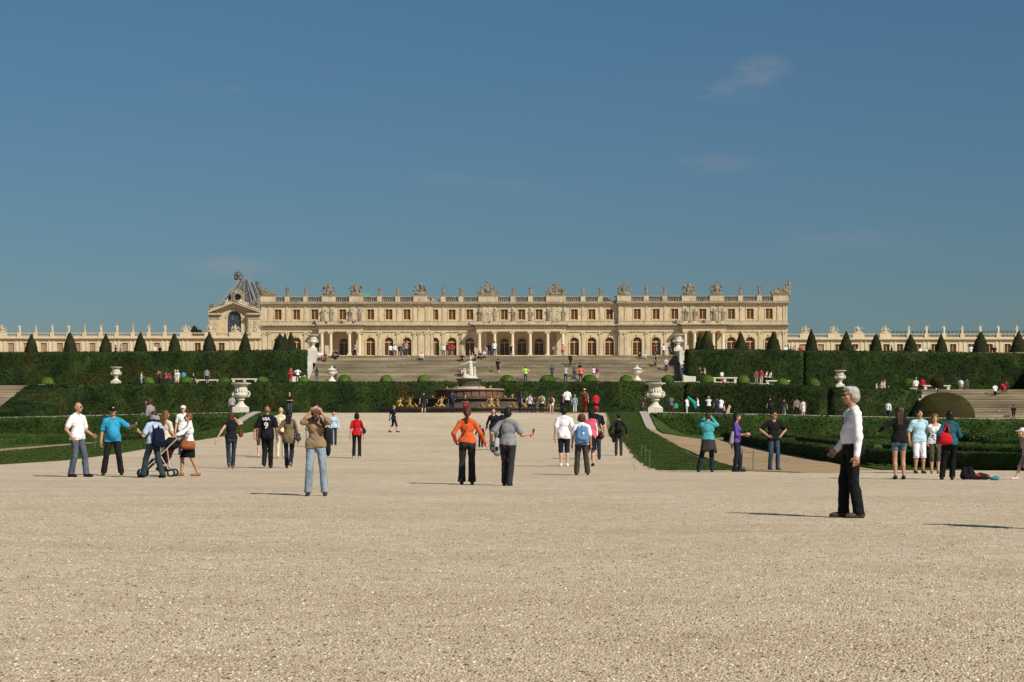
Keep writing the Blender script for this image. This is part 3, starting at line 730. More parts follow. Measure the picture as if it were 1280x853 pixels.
# ---------------------------------------------------------------- clipped hedges
def fbm(X, s):
    a = X*s
    return (np.sin(a[:,0]*1.7+np.sin(a[:,1]*2.3+a[:,2]*1.1)*1.4)*np.sin(a[:,2]*2.1+1.3*np.sin(a[:,0]*1.1))+.5*np.sin(a[:,0]*4.3+a[:,2]*3.7+2*np.sin(a[:,1]*3.1))+.35*np.sin(a[:,0]*9.1-a[:,2]*8.3+a[:,1]*7))/1.6
rng = np.random.default_rng(5)
def leaves_on(V, Q, dens, size, out=.0, rng=rng, tilt=.75):
    A = V[Q[:,0]]; B = V[Q[:,1]]; C_ = V[Q[:,2]]; D_ = V[Q[:,3]]
    nrm = np.cross(C_-A, D_-B); ar = np.linalg.norm(nrm, axis=1)/2; nrm /= (ar[:, None]*2+1e-9)
    N = int(ar.sum()*dens)
    pick = rng.choice(len(Q), N, p=ar/ar.sum()); s, t = rng.random((2, N, 1))
    p = A[pick]*(1-s)*(1-t)+B[pick]*s*(1-t)+C_[pick]*s*t+D_[pick]*(1-s)*t
    n = nrm[pick]+rng.normal(0, tilt, (N, 3)); n /= np.linalg.norm(n, axis=1)[:, None]
    a = np.cross(n, rng.normal(0, 1, (N, 3))); a /= np.linalg.norm(a, axis=1)[:, None]; b = np.cross(n, a)
    sz = (size*(.6+.9*rng.random((N, 1)))); p = p+nrm[pick]*(out+rng.random((N, 1))*size*.7)
    LV = np.stack([p-a*sz*.5, p-b*sz*.32, p+a*sz*.5, p+b*sz*.32], 1).reshape(-1, 3)
    return LV, np.arange(N*4).reshape(-1, 4)
def leafy(name, V, Q, m, dens, size, disp=.08, dscale=1.6, parent=None, fine=None):
    V = np.asarray(V, float); Q = np.asarray(Q)
    n = np.zeros_like(V); fn = np.cross(V[Q[:,2]]-V[Q[:,0]], V[Q[:,3]]-V[Q[:,1]])
    for k in range(4): np.add.at(n, Q[:,k], fn)
    n /= np.linalg.norm(n, axis=1)[:, None]+1e-9
    V = V+n*(disp*fbm(V, dscale))[:, None]+n*(rng.normal(0, disp*.25, len(V)))[:, None]
    LV, LQ = leaves_on(V, Q, dens, size)
    V2, Q2 = join_vq([(V, Q), (LV, LQ)])
    return mesh_obj(name, np_mesh(name, V2, Q2, smooth=False), m, parent)
def hedge(pts, thick, m='hedge', label='', group=None, cat='hedge', ds=.35, dens=46, size=.15, disp=.06, name='hedge', rnd=.5, dscale=1.5):
    """pts: (u, v, base, top) along the hedge."""
    P_ = [np.array(p, float) for p in pts]; seg = [np.linalg.norm(b[:2]-a[:2]) for a, b in zip(P_, P_[1:])]
    tot = sum(seg); n = max(3, int(tot/ds)); S_ = np.linspace(0, tot, n+1); cum = np.concatenate([[0], np.cumsum(seg)])
    C_ = np.stack([np.interp(S_, cum, [p[k] for p in P_]) for k in range(4)], 1)
    d = np.gradient(C_[:, :2], axis=0); d /= np.linalg.norm(d, axis=1)[:, None]; nn = np.stack([d[:,1], -d[:,0]], 1)
    hmax = max(p[3]-p[2] for p in P_); kv = max(2, int(hmax/ds)); kt = max(2, int(thick/ds/1.5))
    prof = [(-1, i/kv*.97) for i in range(kv+1)]+[(-1+2*i/kt, 1) for i in range(0 if thick < 1 else 0, kt+1)][0:]
    prof = [(-1, i/kv*.96) for i in range(kv+1)]+[(-.93+1.86*i/kt, 1.0) for i in range(kt+1)]+[(1, (1-i/kv)*.96) for i in range(kv+1)]
    V = []; er = min(rnd, tot*.3)
    for i, c in enumerate(C_):
        e = min(S_[i], tot-S_[i]); wsc = 1 if e > er else math.sqrt(max(0.0, 1-(1-e/er)**2))
        for l, h in prof:
            q = c[:2]+nn[i]*l*thick/2*wsc
            V.append(tuple(G(q[0], q[1], c[2]+(c[3]-c[2])*h)))
    k = len(prof); Q = [(i*k+j, (i+1)*k+j, (i+1)*k+j+1, i*k+j+1) for i in range(len(C_)-1) for j in range(k-1)]
    Q = [q[::-1] for q in Q]
    o = leafy(name, V, Q, M[m], dens, size, disp, dscale)
    return tag(o, label, cat, group)
H1 = lambda y, v: Zp(y, v)
gU = 'clipped hedges holding the terraces'
hedge([(U(-260,214),214,5.3,H1(441,214)),(U(0,214),214,5.4,H1(441,214)),(U(200,214),214,5.8,H1(440,214)),(U(384,214),214,6.1,H1(438,214))], 2.4,
      label='tall dark clipped hedge on the upper left, ending at the white stair parapet', group=gU)
hedge([(U(856,214),214,6.1,H1(438.5,214)),(U(930,213.5),213.5,6.0,H1(438.5,214)),(U(1006,213),213,5.2,H1(440,213))], 2.4,
      label='tall clipped hedge just right of the great stairs, behind the white benches', group=gU)
for sg, sd in ((-1,'left'),(1,'right')):
    hedge([(sg*24.15,213.9,6.0,9.95),(sg*24.15,226,6.0,9.95)], 2.3, label=f'short hedge return running back beside the {sd} stair parapet', group=gU)
hedge([(U(1002,213.3),213.3,5.0,H1(439.5,213)),(U(1150,213.3),213.3,5.0,H1(441,213)),(U(1250,213.3),213.3,5.0,H1(443,213)),(U(1450,213),213,5.0,H1(446,213))], 2.4,
      label='tall dark clipped hedge at the far right, above the side stairs', group=gU)
def mh(px, v, y): return (U(px, v), v, plaza(U(px, v))-.1, H1(y, v)-.13)
hedge([mh(92,193,479.5),mh(200,193,478.5),mh(334,193,477)], 2.2, label='long lower hedge on the left, behind the left stone vase', group=gU)
hedge([mh(325,193.2,477),mh(420,193.3,476.8),mh(600,193.3,476.8),mh(760,193.3,476.8),mh(860,193.2,477.5)], 2.2, label='long lower hedge directly behind the fountain, under the great stairs', group=gU)
hedge([mh(858,193,477.5),mh(940,190.5,479.5),mh(1036,187,483.2)], 2.2, label='shaded lower hedge right of the right stone vase, strollers passing in front', group=gU)
hedge([mh(1034,187.2,483.5),mh(1090,188.5,485.5),mh(1150,190,486.8)], 2.2, label='lit lower hedge behind the grey haired man, ending at the dome of yew', group=gU)
hedge([(U(66,191),194,1.5,H1(480,193)),(U(66,191),190,1.5,H1(484,190)),(U(66,191)-.3,181,1.5,1.75+1.0)], 5.6, label='sloping hedge flank beside the left side stairs', group=gU, rnd=.2)
hedge([(U(104,190),190.6,1.6,H1(480.5,190)),(U(78,190),190.6,1.6,H1(482,190))], 2.0, label='short hedge return between the left side stairs and the long hedge', group=gU)
hedge([(62.0,176,1.5,7.6),(62.0,193,1.5,8.6),(62,212,5,9.4)], 2.5, label='tall hedge running back at the right edge, shading the side stairs', group=gU)
# low hedge faces closing the sunken parterres
LP = lambda u, v: L(v)-.1
def lowp(sg, us_, v0=130.6, v1=130.6):
    return [(sg*a, lerp(v0, v1, i/(len(us_)-1)), L(129)-.15, plaza(a)-.03) for i, a in enumerate(us_)]
hedge(lowp(1, (13.95,18,22,31,38,62)), 1.9, 'lowhedge', 'low trimmed hedge along the right parterre wall, below the right stone vase', gU, dens=60, size=.11, disp=.03, ds=.3)
hedge(lowp(-1, (13.95,18,22,31,38,62)), 1.9, 'lowhedge', 'low trimmed hedge along the left parterre wall, below the left stone vase', gU, dens=60, size=.11, disp=.03, ds=.3)
for sg in (-1, 1):                   # stone copings on top of those hedges
    b = MB(); us2 = (14.3,18,22,31,38,62); pts = []
    for a in us2:
        for dv, dz in ((0,-.2),(0,.10),(.5,.10),(.5,-.2)): pts.append(G(sg*a, 131.75+dv, plaza(a)+dz))
    b.add(pts, [(4*i+k, 4*i+k+1, 4*i+k+5, 4*i+k+4) for i in range(5) for k in range(3)]); tag(b.build('stone_coping', M['curb']), kind='structure')
# box hedges of the parterre
def box_hedge(px, h, th, label, m='lowhedge', size=.05, dens=260, ds=.16, extra=0):
    pts = []
    for p in px:
        u, v = hit(p[0], p[1]); pts.append((u, v, T(u, v)-.05, T(u, v)+(p[2] if len(p) > 2 else h)))
    return hedge(pts, th, m, label, 'low box hedges of the parterre', ds=ds, dens=dens, size=size, disp=.03, rnd=.3, dscale=3)
box_hedge([(912,550),(935,556),(985,566.5),(1050,577.5),(1090,580.5),(1125,583),(1200,585.5),(1330,589)], .50, .7, 'long low box hedge curving to the right edge, behind the people posing', extra=1)
box_hedge([(1003,553),(1045,559),(1092,566)], .34, .8, 'short low box hedge between the dirt walk and the grass, behind the grey haired man')
box_hedge([(906,546.5),(1000,548.5),(1120,550),(1320,552)], .22, 1.0, 'thin straight line of box at the back of the right parterre grass', size=.07, dens=120, ds=.25)
box_hedge([(1085,563),(1160,565),(1240,567),(1330,569)], .28, .8, 'low box hedge crossing the grass behind the posing people', size=.06, dens=160, ds=.2)
box_hedge([(1228,556),(1275,556.5),(1320,557)], .30, 1.2, 'short dark box hedge under the rose shrubs at the right edge', size=.07, dens=120, ds=.25)
box_hedge([(-20,557),(60,555),(130,553),(215,549.5)], .34, .9, 'low box hedge behind the left lawn strip, nearest the dirt walk', size=.06, dens=150, ds=.22)
box_hedge([(-20,552),(60,550.5),(130,549),(225,546.5)], .28, .8, 'low box hedge behind the left lawn strip, middle one of three', size=.06, dens=120, ds=.25)
box_hedge([(-20,547.5),(60,546.5),(150,545.5),(240,544.5)], .22, .9, 'low box hedge behind the left lawn strip, farthest of three', size=.07, dens=90, ds=.25)

def grass(u0, u1, v0, v1, dens, size, hf, label):
    us_, vs2 = np.linspace(u0, u1, 5), np.arange(v0, v1, 1.5)
    V = np.array([tuple(G(rag(u, v), v, hf(u, v)+.05)) for v in vs2 for u in us_]); n = len(us_)
    Q = np.array([(j*n+i, j*n+i+1, (j+1)*n+i+1, (j+1)*n+i) for j in range(len(vs2)-1) for i in range(n-1)])
    LV, LQ = leaves_on(V, Q, dens, size, tilt=1.2)
    tag(mesh_obj('grass', np_mesh('grass', LV, LQ, False), M['grassblade']), label, 'grass', kind='stuff')
grass(10.93, 13.25, 55.4, 131, 650, .030, lambda u, v: P(v), 'short mown grass blades of the right lawn strip')
grass(-15.7, -10.93, 57, 131, 230, .04, lambda u, v: P(v) if u > -13.9 else T(u, v), 'short mown grass blades of the left lawn strip')
grass(17.6, 34, 58, 128, 60, .06, T, 'loose tufts in the parterre grass on the right')

# ---------------------------------------------------------------- topiary
def lathe_np(prof, n):
    V = [(r*math.cos(2*math.pi*k/n), r*math.sin(2*math.pi*k/n), z) for r, z in prof for k in range(n)]
    Q = [(j*n+k, j*n+(k+1) % n, (j+1)*n+(k+1) % n, (j+1)*n+k) for j in range(len(prof)-1) for k in range(n)]
    return V, Q
ORD = ['leftmost','second from the left','third from the left','fourth from the left','fifth from the left','sixth from the left','seventh from the left','eighth from the left','ninth from the left','tenth from the left',
       'eleventh from the left','twelfth from the left','thirteenth from the left','fourteenth from the left','fifteenth from the left','sixteenth from the left','seventeenth from the left','eighteenth from the left','nineteenth from the left','twentieth from the left']
cone_v = [lathe_np([(.86*(1-t**1.95)+.02, t) for t in np.linspace(0, 1, 20)], 22)]
CONES = [(39.2,417.4,231),(87.9,414,231),(131.5,417,231),(175.8,415,231),(218.6,416,231),(261.7,415,231),(306,414.6,231),(349.7,416,236),(356,417,246),(362.5,415.4,252),
         (875.8,416,245),(884,414.5,234),(926.3,415,231),(966.5,414.5,231),(1014.7,412.8,231),(1057.3,415,231),(1094.8,417.5,231),(1138.2,418.7,231),(1176.9,418.7,231),(1225.6,415,231),(1272.5,415.6,231)]
cone_me = []
for k in range(3):
    V, Q = cone_v[0]; V = np.array(V)*(1, 1, 3.0)
    o = leafy('cone_topiary', V, Q, M['yew'], 190, .07, .05+.01*k, 2.2+k); cone_me.append(o)
for i, (px, py, v) in enumerate(CONES):
    top = Zp(py, v)
    o = cone_me[i] if i < 3 else cone_me[i % 3].copy()
    if i >= 3: col.objects.link(o)
    o.location = G(U(px, v), v, 9.8); o.rotation_euler = (0, 0, i*1.7); k = (.97, 1.06, .93, 1.03)[i % 4]*(1.15 if i in (10,11,7,9) else 1)
    if px > 1200: k *= 1.15
    o.scale = (k, k*.97, (top-9.8)/3.0); o.rotation_euler = (.02*math.sin(i*5.1), .03*math.sin(i*2.7), i*1.7)
    side = 'left' if i < 10 else 'right'; j = i if i < 10 else i-10
    tag(o, f'dark clipped cone of yew, {ORD[j]} of those above the {side} hedge', 'topiary', 'clipped yew cones along the upper terrace')
ball_me = []
for k in range(3):
    V, Q = lathe_np([(max(.02, .70*math.sin(a)**.85), .12-.62*math.cos(a)) for a in np.linspace(.55, math.pi, 14)], 20)
    ball_me.append(leafy('box_ball', V, Q, M['boxball'], 220, .07, .03, 2.5+k))
BALLS = [59,185.6,233,280.5,328.6,379.7,430.6,482.7,529.6,634,684.7,737,782.5,835,883.6,928.9,978,1017.5,1137]
for i, px in enumerate(BALLS):
    v = 199.0; u = U(px, v); o = ball_me[i] if i < 3 else ball_me[i % 3].copy()
    if i >= 3: col.objects.link(o)
    zt = Zp(470.4 if 380 < px < 940 else (474.8 if px > 940 else 472), v)
    o.location = G(u, v, zt-.66); o.rotation_euler = (0, 0, i*2.1); k = (1, .93, 1.06, .97)[i % 4]*(1.15 if px > 600 and px < 760 else .96); o.scale = (k, k, 1)
    tag(o, f'clipped ball of box, {ORD[i]} in the row on the hedge terrace', 'box ball', 'clipped box balls along the hedge terrace')
V, Q = lathe_np([(2.85*math.sin(a)**.8+.02, 2.65*math.cos(a)) for a in np.linspace(math.pi/2, 0.02, 18)], 40)
Q = [q[::-1] for q in Q]
o = leafy('yew_dome', np.array(V)[::-1] if False else V, Q, M['brownyew'], 130, .10, .05, 1.5); o.location = G(U(1179,173), 173, 1.78); tag(o, 'wide brownish green dome of clipped yew in front of the right side stairs', 'topiary')
lt = empty('lollipop_tree', G(U(1172,178), 178, 1.78)); tag(lt, 'small round-headed topiary on a bare stem, rising behind the yew dome', 'topiary')
V, Q = lathe_np([(.66*math.sin(a)+.01, 3.75-.56*math.cos(a)) for a in np.linspace(0, math.pi, 12)], 18); leafy('crown', V, Q, M['brownyew'], 200, .09, .05, 3, lt)
MB().lathe([(.07,0),(.05,3.4)], 8).build('trunk', simple('bark', (.07,.05,.035), .9), lt)
for j, (px, py, w_, h_) in enumerate(((1205,553,2.2,.75),(1222,554,1.3,.6),(1184,549,1.0,.5),(1262,551,1.6,.45))):     # shrubs on the grass
    u, v = hit(px, py)
    V, Q = lathe_np([(.5*w_*math.sin(a)+.01, h_*.5-h_*.5*math.cos(a)) for a in np.linspace(0.1, math.pi, 9)], 14)
    o = leafy('rose_shrub', V, Q, M['lowhedge'], 200, .12, .12, 4); o.location = G(u, v, T(u, v)-.05)
    tag(o, f"{('widest loose green rose shrub','small loose shrub touching the widest one','small loose shrub left of the widest one','low loose shrub nearest the right edge')[j]} on the right parterre grass", 'shrub', 'rose shrubs on the right parterre')
for j, (px, hh) in enumerate(((243,15.6),(249.5,14.4),)):
    o = empty('distant_tree', G(U(px,560), 560, 9.8)); V, Q = lathe_np([(2.0*math.sin(a)**.7+.05, hh-(2.6 if not j else 2)*math.cos(a)) for a in np.linspace(0, math.pi, 10)], 12)
    leafy('crown', V, Q, M['yew'], 10, .5, .3, 1.5, o); MB().lathe([(.3,0),(.2,hh-1)], 8).build('trunk', M['lead'], o)
    o.scale = (.5,.5,1.0*(Zp(408.5 if not j else 410.5, 560)-9.8)/(hh+2.6)); tag(o, ('larger','smaller')[j]+' dark treetop just showing over the left wing, beside the chapel', 'tree', 'treetops behind the left wing')

# ---------------------------------------------------------------- stairs
def steps(name, u0, u1, v0, v1, z0, z1, n, label):
    r = empty(name, G((u0+u1)/2, v0, z0)); tag(r, label, 'stairs'); w_ = (u1-u0)/2; dz = (z1-z0)/n; dv = (v1-v0)/n
    me = None
    for k in range(n):
        if me is None: me = MB().box(-w_, w_, -.02, dv, -dz*2.2, dz-.045).box(-w_-.0, w_, -.075, dv, dz-.045, dz).mesh('step')
        s = mesh_obj('step', me, M['step'], r, (0, k*dv, k*dz))
    return r
steps('great_stairs', -21.3, 21.3, 215.0, 224.9, 6.3, 9.8, 22, 'broad flight of worn grey stone steps below the palace, visitors climbing and sitting')
zr = U(1147,193)
steps('side_stairs', zr, 61.5, 181.0, 193.0, 1.78, 5.12, 20, 'flight of pale steps at the right edge, half in shadow, behind the yew dome')
steps('side_stairs', -78, U(47,193), 181.0, 193.0, 1.76, 5.58, 22, 'flight of pale steps cut off by the left edge of the picture')
def slope_wall(u0, u1, pts, label, m='wallmarble'):       # pts (v, top) ; base below
    b = MB(); zb = min(p[1] for p in pts)-1.4; vs = []
    poly = [(p[0], p[1]) for p in pts]+[(pts[-1][0], zb), (pts[0][0], zb)]
    n = len(poly); a = [G(u0, v, z) for v, z in poly]; c = [G(u1, v, z) for v, z in poly]
    b.add(a+c, [tuple(range(n)), tuple(range(2*n-1, n-1, -1))]+[(i, i+n, (i+1) % n+n, (i+1) % n) for i in range(n)])
    return tag(b.build('stair_parapet', M[m]), label, 'parapet', 'stone parapets beside the stairs')
for sg, sd in ((-1, 'left'), (1, 'right')):
    slope_wall(sg*21.35, sg*22.75, [(212.6,7.0),(219.3,8.95),(219.6,8.95)], f'lower sloping white stone parapet at the {sd} end of the great stairs')
    slope_wall(sg*21.35, sg*22.55, [(219.6,10.25),(226.2,10.35)], f'square white stone pier under the {sd} stair-top vase')
uL = U(47,193)
slope_wall(uL+.02, uL+.75, [(180.4,2.0),(193.2,5.75)], 'sloping white kerb on the right edge of the left side stairs', 'curb')
slope_wall(zr-.75, zr-.02, [(180.4,2.0),(193.2,5.3)], 'sloping white kerb on the left edge of the right side stairs', 'curb')

# ---------------------------------------------------------------- vases
def big_vase(loc, label, k=1.0, hk=1.0, group='large open stone vases'):
    r = empty('stone_vase', loc); tag(r, label, 'vase', group); r.scale = (k, k, k*hk)
    def ped():
        b = MB().box(-.53,.53,-.53,.53,0,.40)
        b.lathe([(.53,.40),(.50,.45),(.36,.54),(.25,.66),(.205,.80),(.20,.90)], 20); return b.mesh('pedestal', False)
    mesh_obj('pedestal', keyed('vped', ped), M['marble'], r)
    def bod():
        b = MB().lathe([(.20,.90),(.31,.92),(.33,.96),(.31,1.0),(.21,1.03),(.24,1.06),(.40,1.10),(.50,1.19),(.54,1.30),(.525,1.38),(.47,1.42),(.455,1.62),(.455,1.95),(.50,2.03),(.60,2.08),(.74,2.12),(.755,2.16),(.74,2.19),(.66,2.19),(.5,2.10),(.3,2.0)], 32)
        rr = random.Random(3)
        for a in range(16):                                 # relief figures round the drum
            t = a*2*math.pi/16; z = 1.55+.12*rr.random()
            b.lathe([(.01,-.16),(.055,-.12),(.07,0),(.045,.09),(.05,.14),(.01,.19)], 6, cx=.455*math.cos(t), cy=.455*math.sin(t), cz=z)
        return b.mesh('vase_body', True)
    mesh_obj('vase_body', keyed('vbod', bod), M['marble'], r)
    for sg in (-1, 1):
        def han(sg=sg):
            return MB().tube([(sg*.44,0,1.15),(sg*.60,0,1.20),(sg*.68,0,1.34),(sg*.66,0,1.48),(sg*.56,0,1.56),(sg*.48,0,1.52)], [.06,.065,.06,.055,.06,.05], 8).tube([(sg*.46,-.22,1.18),(sg*.58,-.26,1.30),(sg*.52,-.22,1.46)],[.05,.05,.04],6).mesh('handle', True)
        mesh_obj('handle', keyed(('vhan', sg), han), M['marble'], r)
    return r
big_vase(G(U(301,133), 133.0, plaza(14)+.08), 'large white marble vase on its pedestal, left of the gravel path', .95)
big_vase(G(U(819,133), 133.0, plaza(14)+.02), 'large white marble vase on its pedestal, right of the gravel path', .97)
big_vase(G(U(391,224.5), 224.5, 10.33), 'white marble vase crowning the left end of the great stairs', .92)
big_vase(G(U(847.5,224.5), 224.5, 10.33), 'white marble vase crowning the right end of the great stairs', .92)
big_vase(G(U(145,194.8), 194.8, terr(U(145,194.8))+.0), 'smaller white vase on the far left of the hedge terrace', .80)
big_vase(G(U(1050,194.5), 194.5, terr(U(1050,194.5))), 'smaller white vase above the hedge, over the grey haired man', .84)
def lid_vase(loc, label):
    r = empty('covered_vase', loc); tag(r, label, 'vase', 'covered white vases at the foot of the great stairs')
    def f():
        b = MB().lathe([(.46,0),(.46,.08),(.34,.20),(.20,.38),(.13,.52),(.13,.60),(.24,.66),(.40,.80),(.46,.98),(.44,1.14),(.50,1.20)], 24)
        for sg in (-1, 1): b.tube([(sg*.40,0,.88),(sg*.54,0,.92),(sg*.56,0,1.06),(sg*.44,0,1.14)], .06, 6)
        return b.mesh('vase_body', True)
    mesh_obj('vase_body', keyed('lvb', f), M['marble'], r)
    mesh_obj('lid', keyed('lvl', lambda: MB().lathe([(.56,1.205),(.57,1.25),(.44,1.31),(.22,1.42),(.12,1.50),(.06,1.53),(.09,1.60),(.08,1.68),(.01,1.74)], 24).mesh('lid', True)), M['marble'], r)
lid_vase(G(U(414.7,203), 203, terr(-20)+.05), 'covered white vase at the foot of the great stairs, left one')
lid_vase(G(U(796.3,203), 203, terr(18)+.05), 'covered white vase at the foot of the great stairs, right one')
def bench(px, label, wd=2.7, v=206):
    u = U(px, v); r = empty('stone_bench', G(u, v, terr(u)+.02)); tag(r, label, 'bench', 'white stone benches against the tall hedges')
    mesh_obj('seat', keyed(('seat', wd), lambda: MB().box(-wd/2, wd/2, -.25, .25, .40, .52).mesh('seat')), M['marble'], r)
    for x in (-wd*.42, 0, wd*.42): mesh_obj('leg', keyed('bleg', lambda: MB().box(-.13,.13,-.18,.18,0,.40).mesh('leg')), M['marble'], r, (x, 0, 0))
bench(260, 'white stone bench against the tall left hedge, a visitor beside it'); bench(306, 'white stone bench just behind the left stone vase', 2.9)
bench(906, 'white stone bench right of the great stairs, a child standing on it'); bench(972, 'white stone bench behind the bending visitors', 2.6); bench(1171, 'long low white bench above the yew dome', 2.8, 197)

# ---------------------------------------------------------------- thin stakes with wire at the lawn corners
def stakes(pts, label):
    r = empty('stake_fence', G(*hit(*pts[0]), 0)); tag(r, label, 'fence', 'thin stakes guarding the lawn corners'); tops = []
    inv = r.matrix_basis.inverted()
    for px, py in pts:
        u, v = hit(px, py); p = G(u, v, P(v) if u < 13.5 else T(u, v)); q = inv @ p; b = MB().tube([q-Vector((0,0,.05)), q+Vector((.02,0,.58))], .014, 6)
        b.build('stake', cloth((.10,.14,.08), kind='shoe'), r); tops.append(q+Vector((.02,0,.52)))
    for a, c in zip(tops, tops[1:]): MB().tube([a, (a+c)/2-Vector((0,0,.03)), c], .004, 4).build('wire', cloth((.2,.2,.18), kind='shoe'), r)
stakes([(801.5,573),(806.5,579),(811.5,587)], 'three thin green stakes at the near corner of the right lawn strip')
stakes([(927.5,583),(941,588)], 'two thin stakes on the dirt walk between the purple top and the black shirt')
# ---------------------------------------------------------------- facade pieces
def arc(xc, w_, zb, zt, n=9):
    r = w_/2; zs = zt-r
    return [(xc-r, zb), (xc-r, zs)]+[(xc-r*math.cos(math.pi*k/(n+1)), zs+r*math.sin(math.pi*k/(n+1))) for k in range(1, n+1)]+[(xc+r, zs), (xc+r, zb)]
def wall_panel(b, x0, x1, z0, z1, y, op=None, depth=.45):
    """front wall at y with an opening op=(xc, w, zb, zt, arched), reveals included"""
    if op is None: b.add([(x0,y,z0),(x1,y,z0),(x1,y,z1),(x0,y,z1)], [(0,1,2,3)]); return
    xc, w_, zb, zt, ar = op; l, r_ = xc-w_/2, xc+w_/2
    pts = arc(xc, w_, zb, zt) if ar else [(l,zb),(l,zt),(r_,zt),(r_,zb)]
    b.add([(x0,y,z0),(l,y,z0),(l,y,z1),(x0,y,z1)], [(0,1,2,3)]); b.add([(r_,y,z0),(x1,y,z0),(x1,y,z1),(r_,y,z1)], [(0,1,2,3)])
    if zb > z0+1e-4: b.add([(l,y,z0),(r_,y,z0),(r_,y,zb),(l,y,zb)], [(0,1,2,3)])
    up = pts[1:-1]
    for (xa, za), (xb, zb_) in zip(up, up[1:]): b.add([(xa,y,za),(xb,y,zb_),(xb,y,z1),(xa,y,z1)], [(0,1,2,3)])
    ring = pts
    for (xa, za), (xb, zb_) in list(zip(ring, ring[1:]))+[(ring[-1], ring[0])]:
        b.add([(xa,y,za),(xa,y+depth,za),(xb,y+depth,zb_),(xb,y,zb_)], [(0,1,2,3)])
def arch_trim(b, xc, w_, zt, y, t=.22, d=.10):      # moulded arch band standing proud
    r = w_/2; zs = zt-r; n = 10
    for k in range(n):
        a0, a1 = math.pi*k/n, math.pi*(k+1)/n
        P4 = [(xc-rr*math.cos(a), zs+rr*math.sin(a)) for rr, a in ((r+.06,a0),(r+.06,a1),(r+t,a1),(r+t,a0))]
        b.prism(P4, y-d, y-.002)
    b.prism([(xc-.13, zt+.0), (xc+.13, zt+.0), (xc+.2, zt+.55), (xc-.2, zt+.55)], y-d-.12, y-.004)
def win_frame(w_, h, ar, rows, cols=4):
    b = MB(); t = .07; r = w_/2; pts = arc(0, w_, 0, h) if ar else [(-r,0),(-r,h),(r,h),(r,0)]
    zs = h-r if ar else h
    b.box(-r, -r+t, 0, .1, 0, zs).box(r-t, r, 0, .1, 0, zs).box(-r, r, 0, .1, -.0, .12)
    if ar:
        q = [(x, z) for x, z in pts[1:-1]]
        for (xa, za), (xb, zb_) in zip(q, q[1:]):
            sa = 1-t/r; f = lambda x, z: (x*sa, zs+(z-zs)*sa)
            b.prism([(xa,za),(xb,zb_),f(xb,zb_),f(xa,za)], 0, .1)
        b.box(-r, r, -.02, .1, zs-.13, zs+.07)                 # ochre transom
        for a in (45, 90, 135): b.tube([(0,.05,zs),(r*.97*math.cos(R(a)),.05,zs+r*.97*math.sin(R(a)))], .035, 4)
        zt = zs-.16
    else: b.box(-r, r, 0, .1, h-t, h); zt = h-t
    b.box(-.065, .065, -.02, .11, 0, zt)
    for sg in (-1, 1):
        for c in range(1, cols//2): b.box(sg*(.10+(r-t-.10)*c/(cols//2))-.009, sg*(.10+(r-t-.10)*c/(cols//2))+.009, .02, .08, .1, zt)
    for k in range(1, rows): b.box(-r+t, r-t, .022, .078, .1+(zt-.1)*k/rows-.009, .1+(zt-.1)*k/rows+.009)
    return b.mesh('window')
def win_pane(w_, h, ar):
    pts = arc(0, w_-.02, 0.01, h-.01) if ar else [(-w_/2,0),(-w_/2,h),(w_/2,h),(w_/2,0)]
    return MB().prism(pts[::-1], .075, .12).mesh('pane')
def add_window(par, xc, y, zb, w_, h, ar, rows, label=None, open_=False):
    f = mesh_obj('window', keyed(('wf', w_, h, ar, rows), lambda: win_frame(w_, h, ar, rows)), M['frame'], par, (xc, y, zb))
    p = mesh_obj('pane', keyed(('wp', w_, h, ar), lambda: win_pane(w_, h, ar)), M['glass'], f)
    return f
def pilaster(b, x, w_, z0, z1, y, cap=True):
    b.box(x-w_/2, x+w_/2, y-.14, y-.003, z0+.3, z1); b.box(x-w_/2-.07, x+w_/2+.07, y-.22, y-.004, z0, z0+.3)
    if cap: b.box(x-w_/2-.08, x+w_/2+.08, y-.26, y-.005, z1-.16, z1-.0); b.box(x-w_/2-.14, x-w_/2+.12, y-.28, y-.14, z1-.42, z1-.17); b.box(x+w_/2-.12, x+w_/2+.14, y-.28, y-.14, z1-.42, z1-.17)
def baluster_run(b, x0, x1, z0, z1, y, sp=.42):
    n = max(2, int((x1-x0)/sp))
    for k in range(n):
        x = x0+(x1-x0)*(k+.5)/n
        b.lathe([(.09,z0),(.055,z0+.1*(z1-z0)),(.12,z0+.42*(z1-z0)),(.05,z0+.8*(z1-z0)),(.09,z1)], 6, cx=x, cy=y)

# ---------------------------------------------------------------- the palace
PV = 377.0
pal = empty('palace', G(0, PV, 9.8)); tag(pal, 'long pale stone palace front with arched windows, columns and a balustrade of statues', 'palace')
pz = lambda z: z-9.8
pu = lambda px, dv=0: U(px, PV+dv)
zP = lambda y: Zp(y, PV)
WIN = [348.3,371.3,394,428.9,463.7,486.5,509.1,543.3,565,587.2,630.3,652,673.7,717.9,739.8,761.8,796.3,819.8,843,878,913.8,937.2,960.9]
BLK_ = [(327.3,537,-.9,WIN[:7]), (537,773,0,WIN[7:16]), (773,983.5,-.9,WIN[16:])]
Z0, Z1, ZC, ZE, ZA, ZT = pz(9.8), pz(15.55), pz(20.35), pz(21.9), pz(26.0), pz(27.5)
bx_w = MB(); bx_t = MB(); bx_g = MB(); bal = MB(); rail = MB()
SCOL = [345,359.9,382.7,404.6,415.6,438.8,451,475,497.6,518,533,554,576.2,597.5]
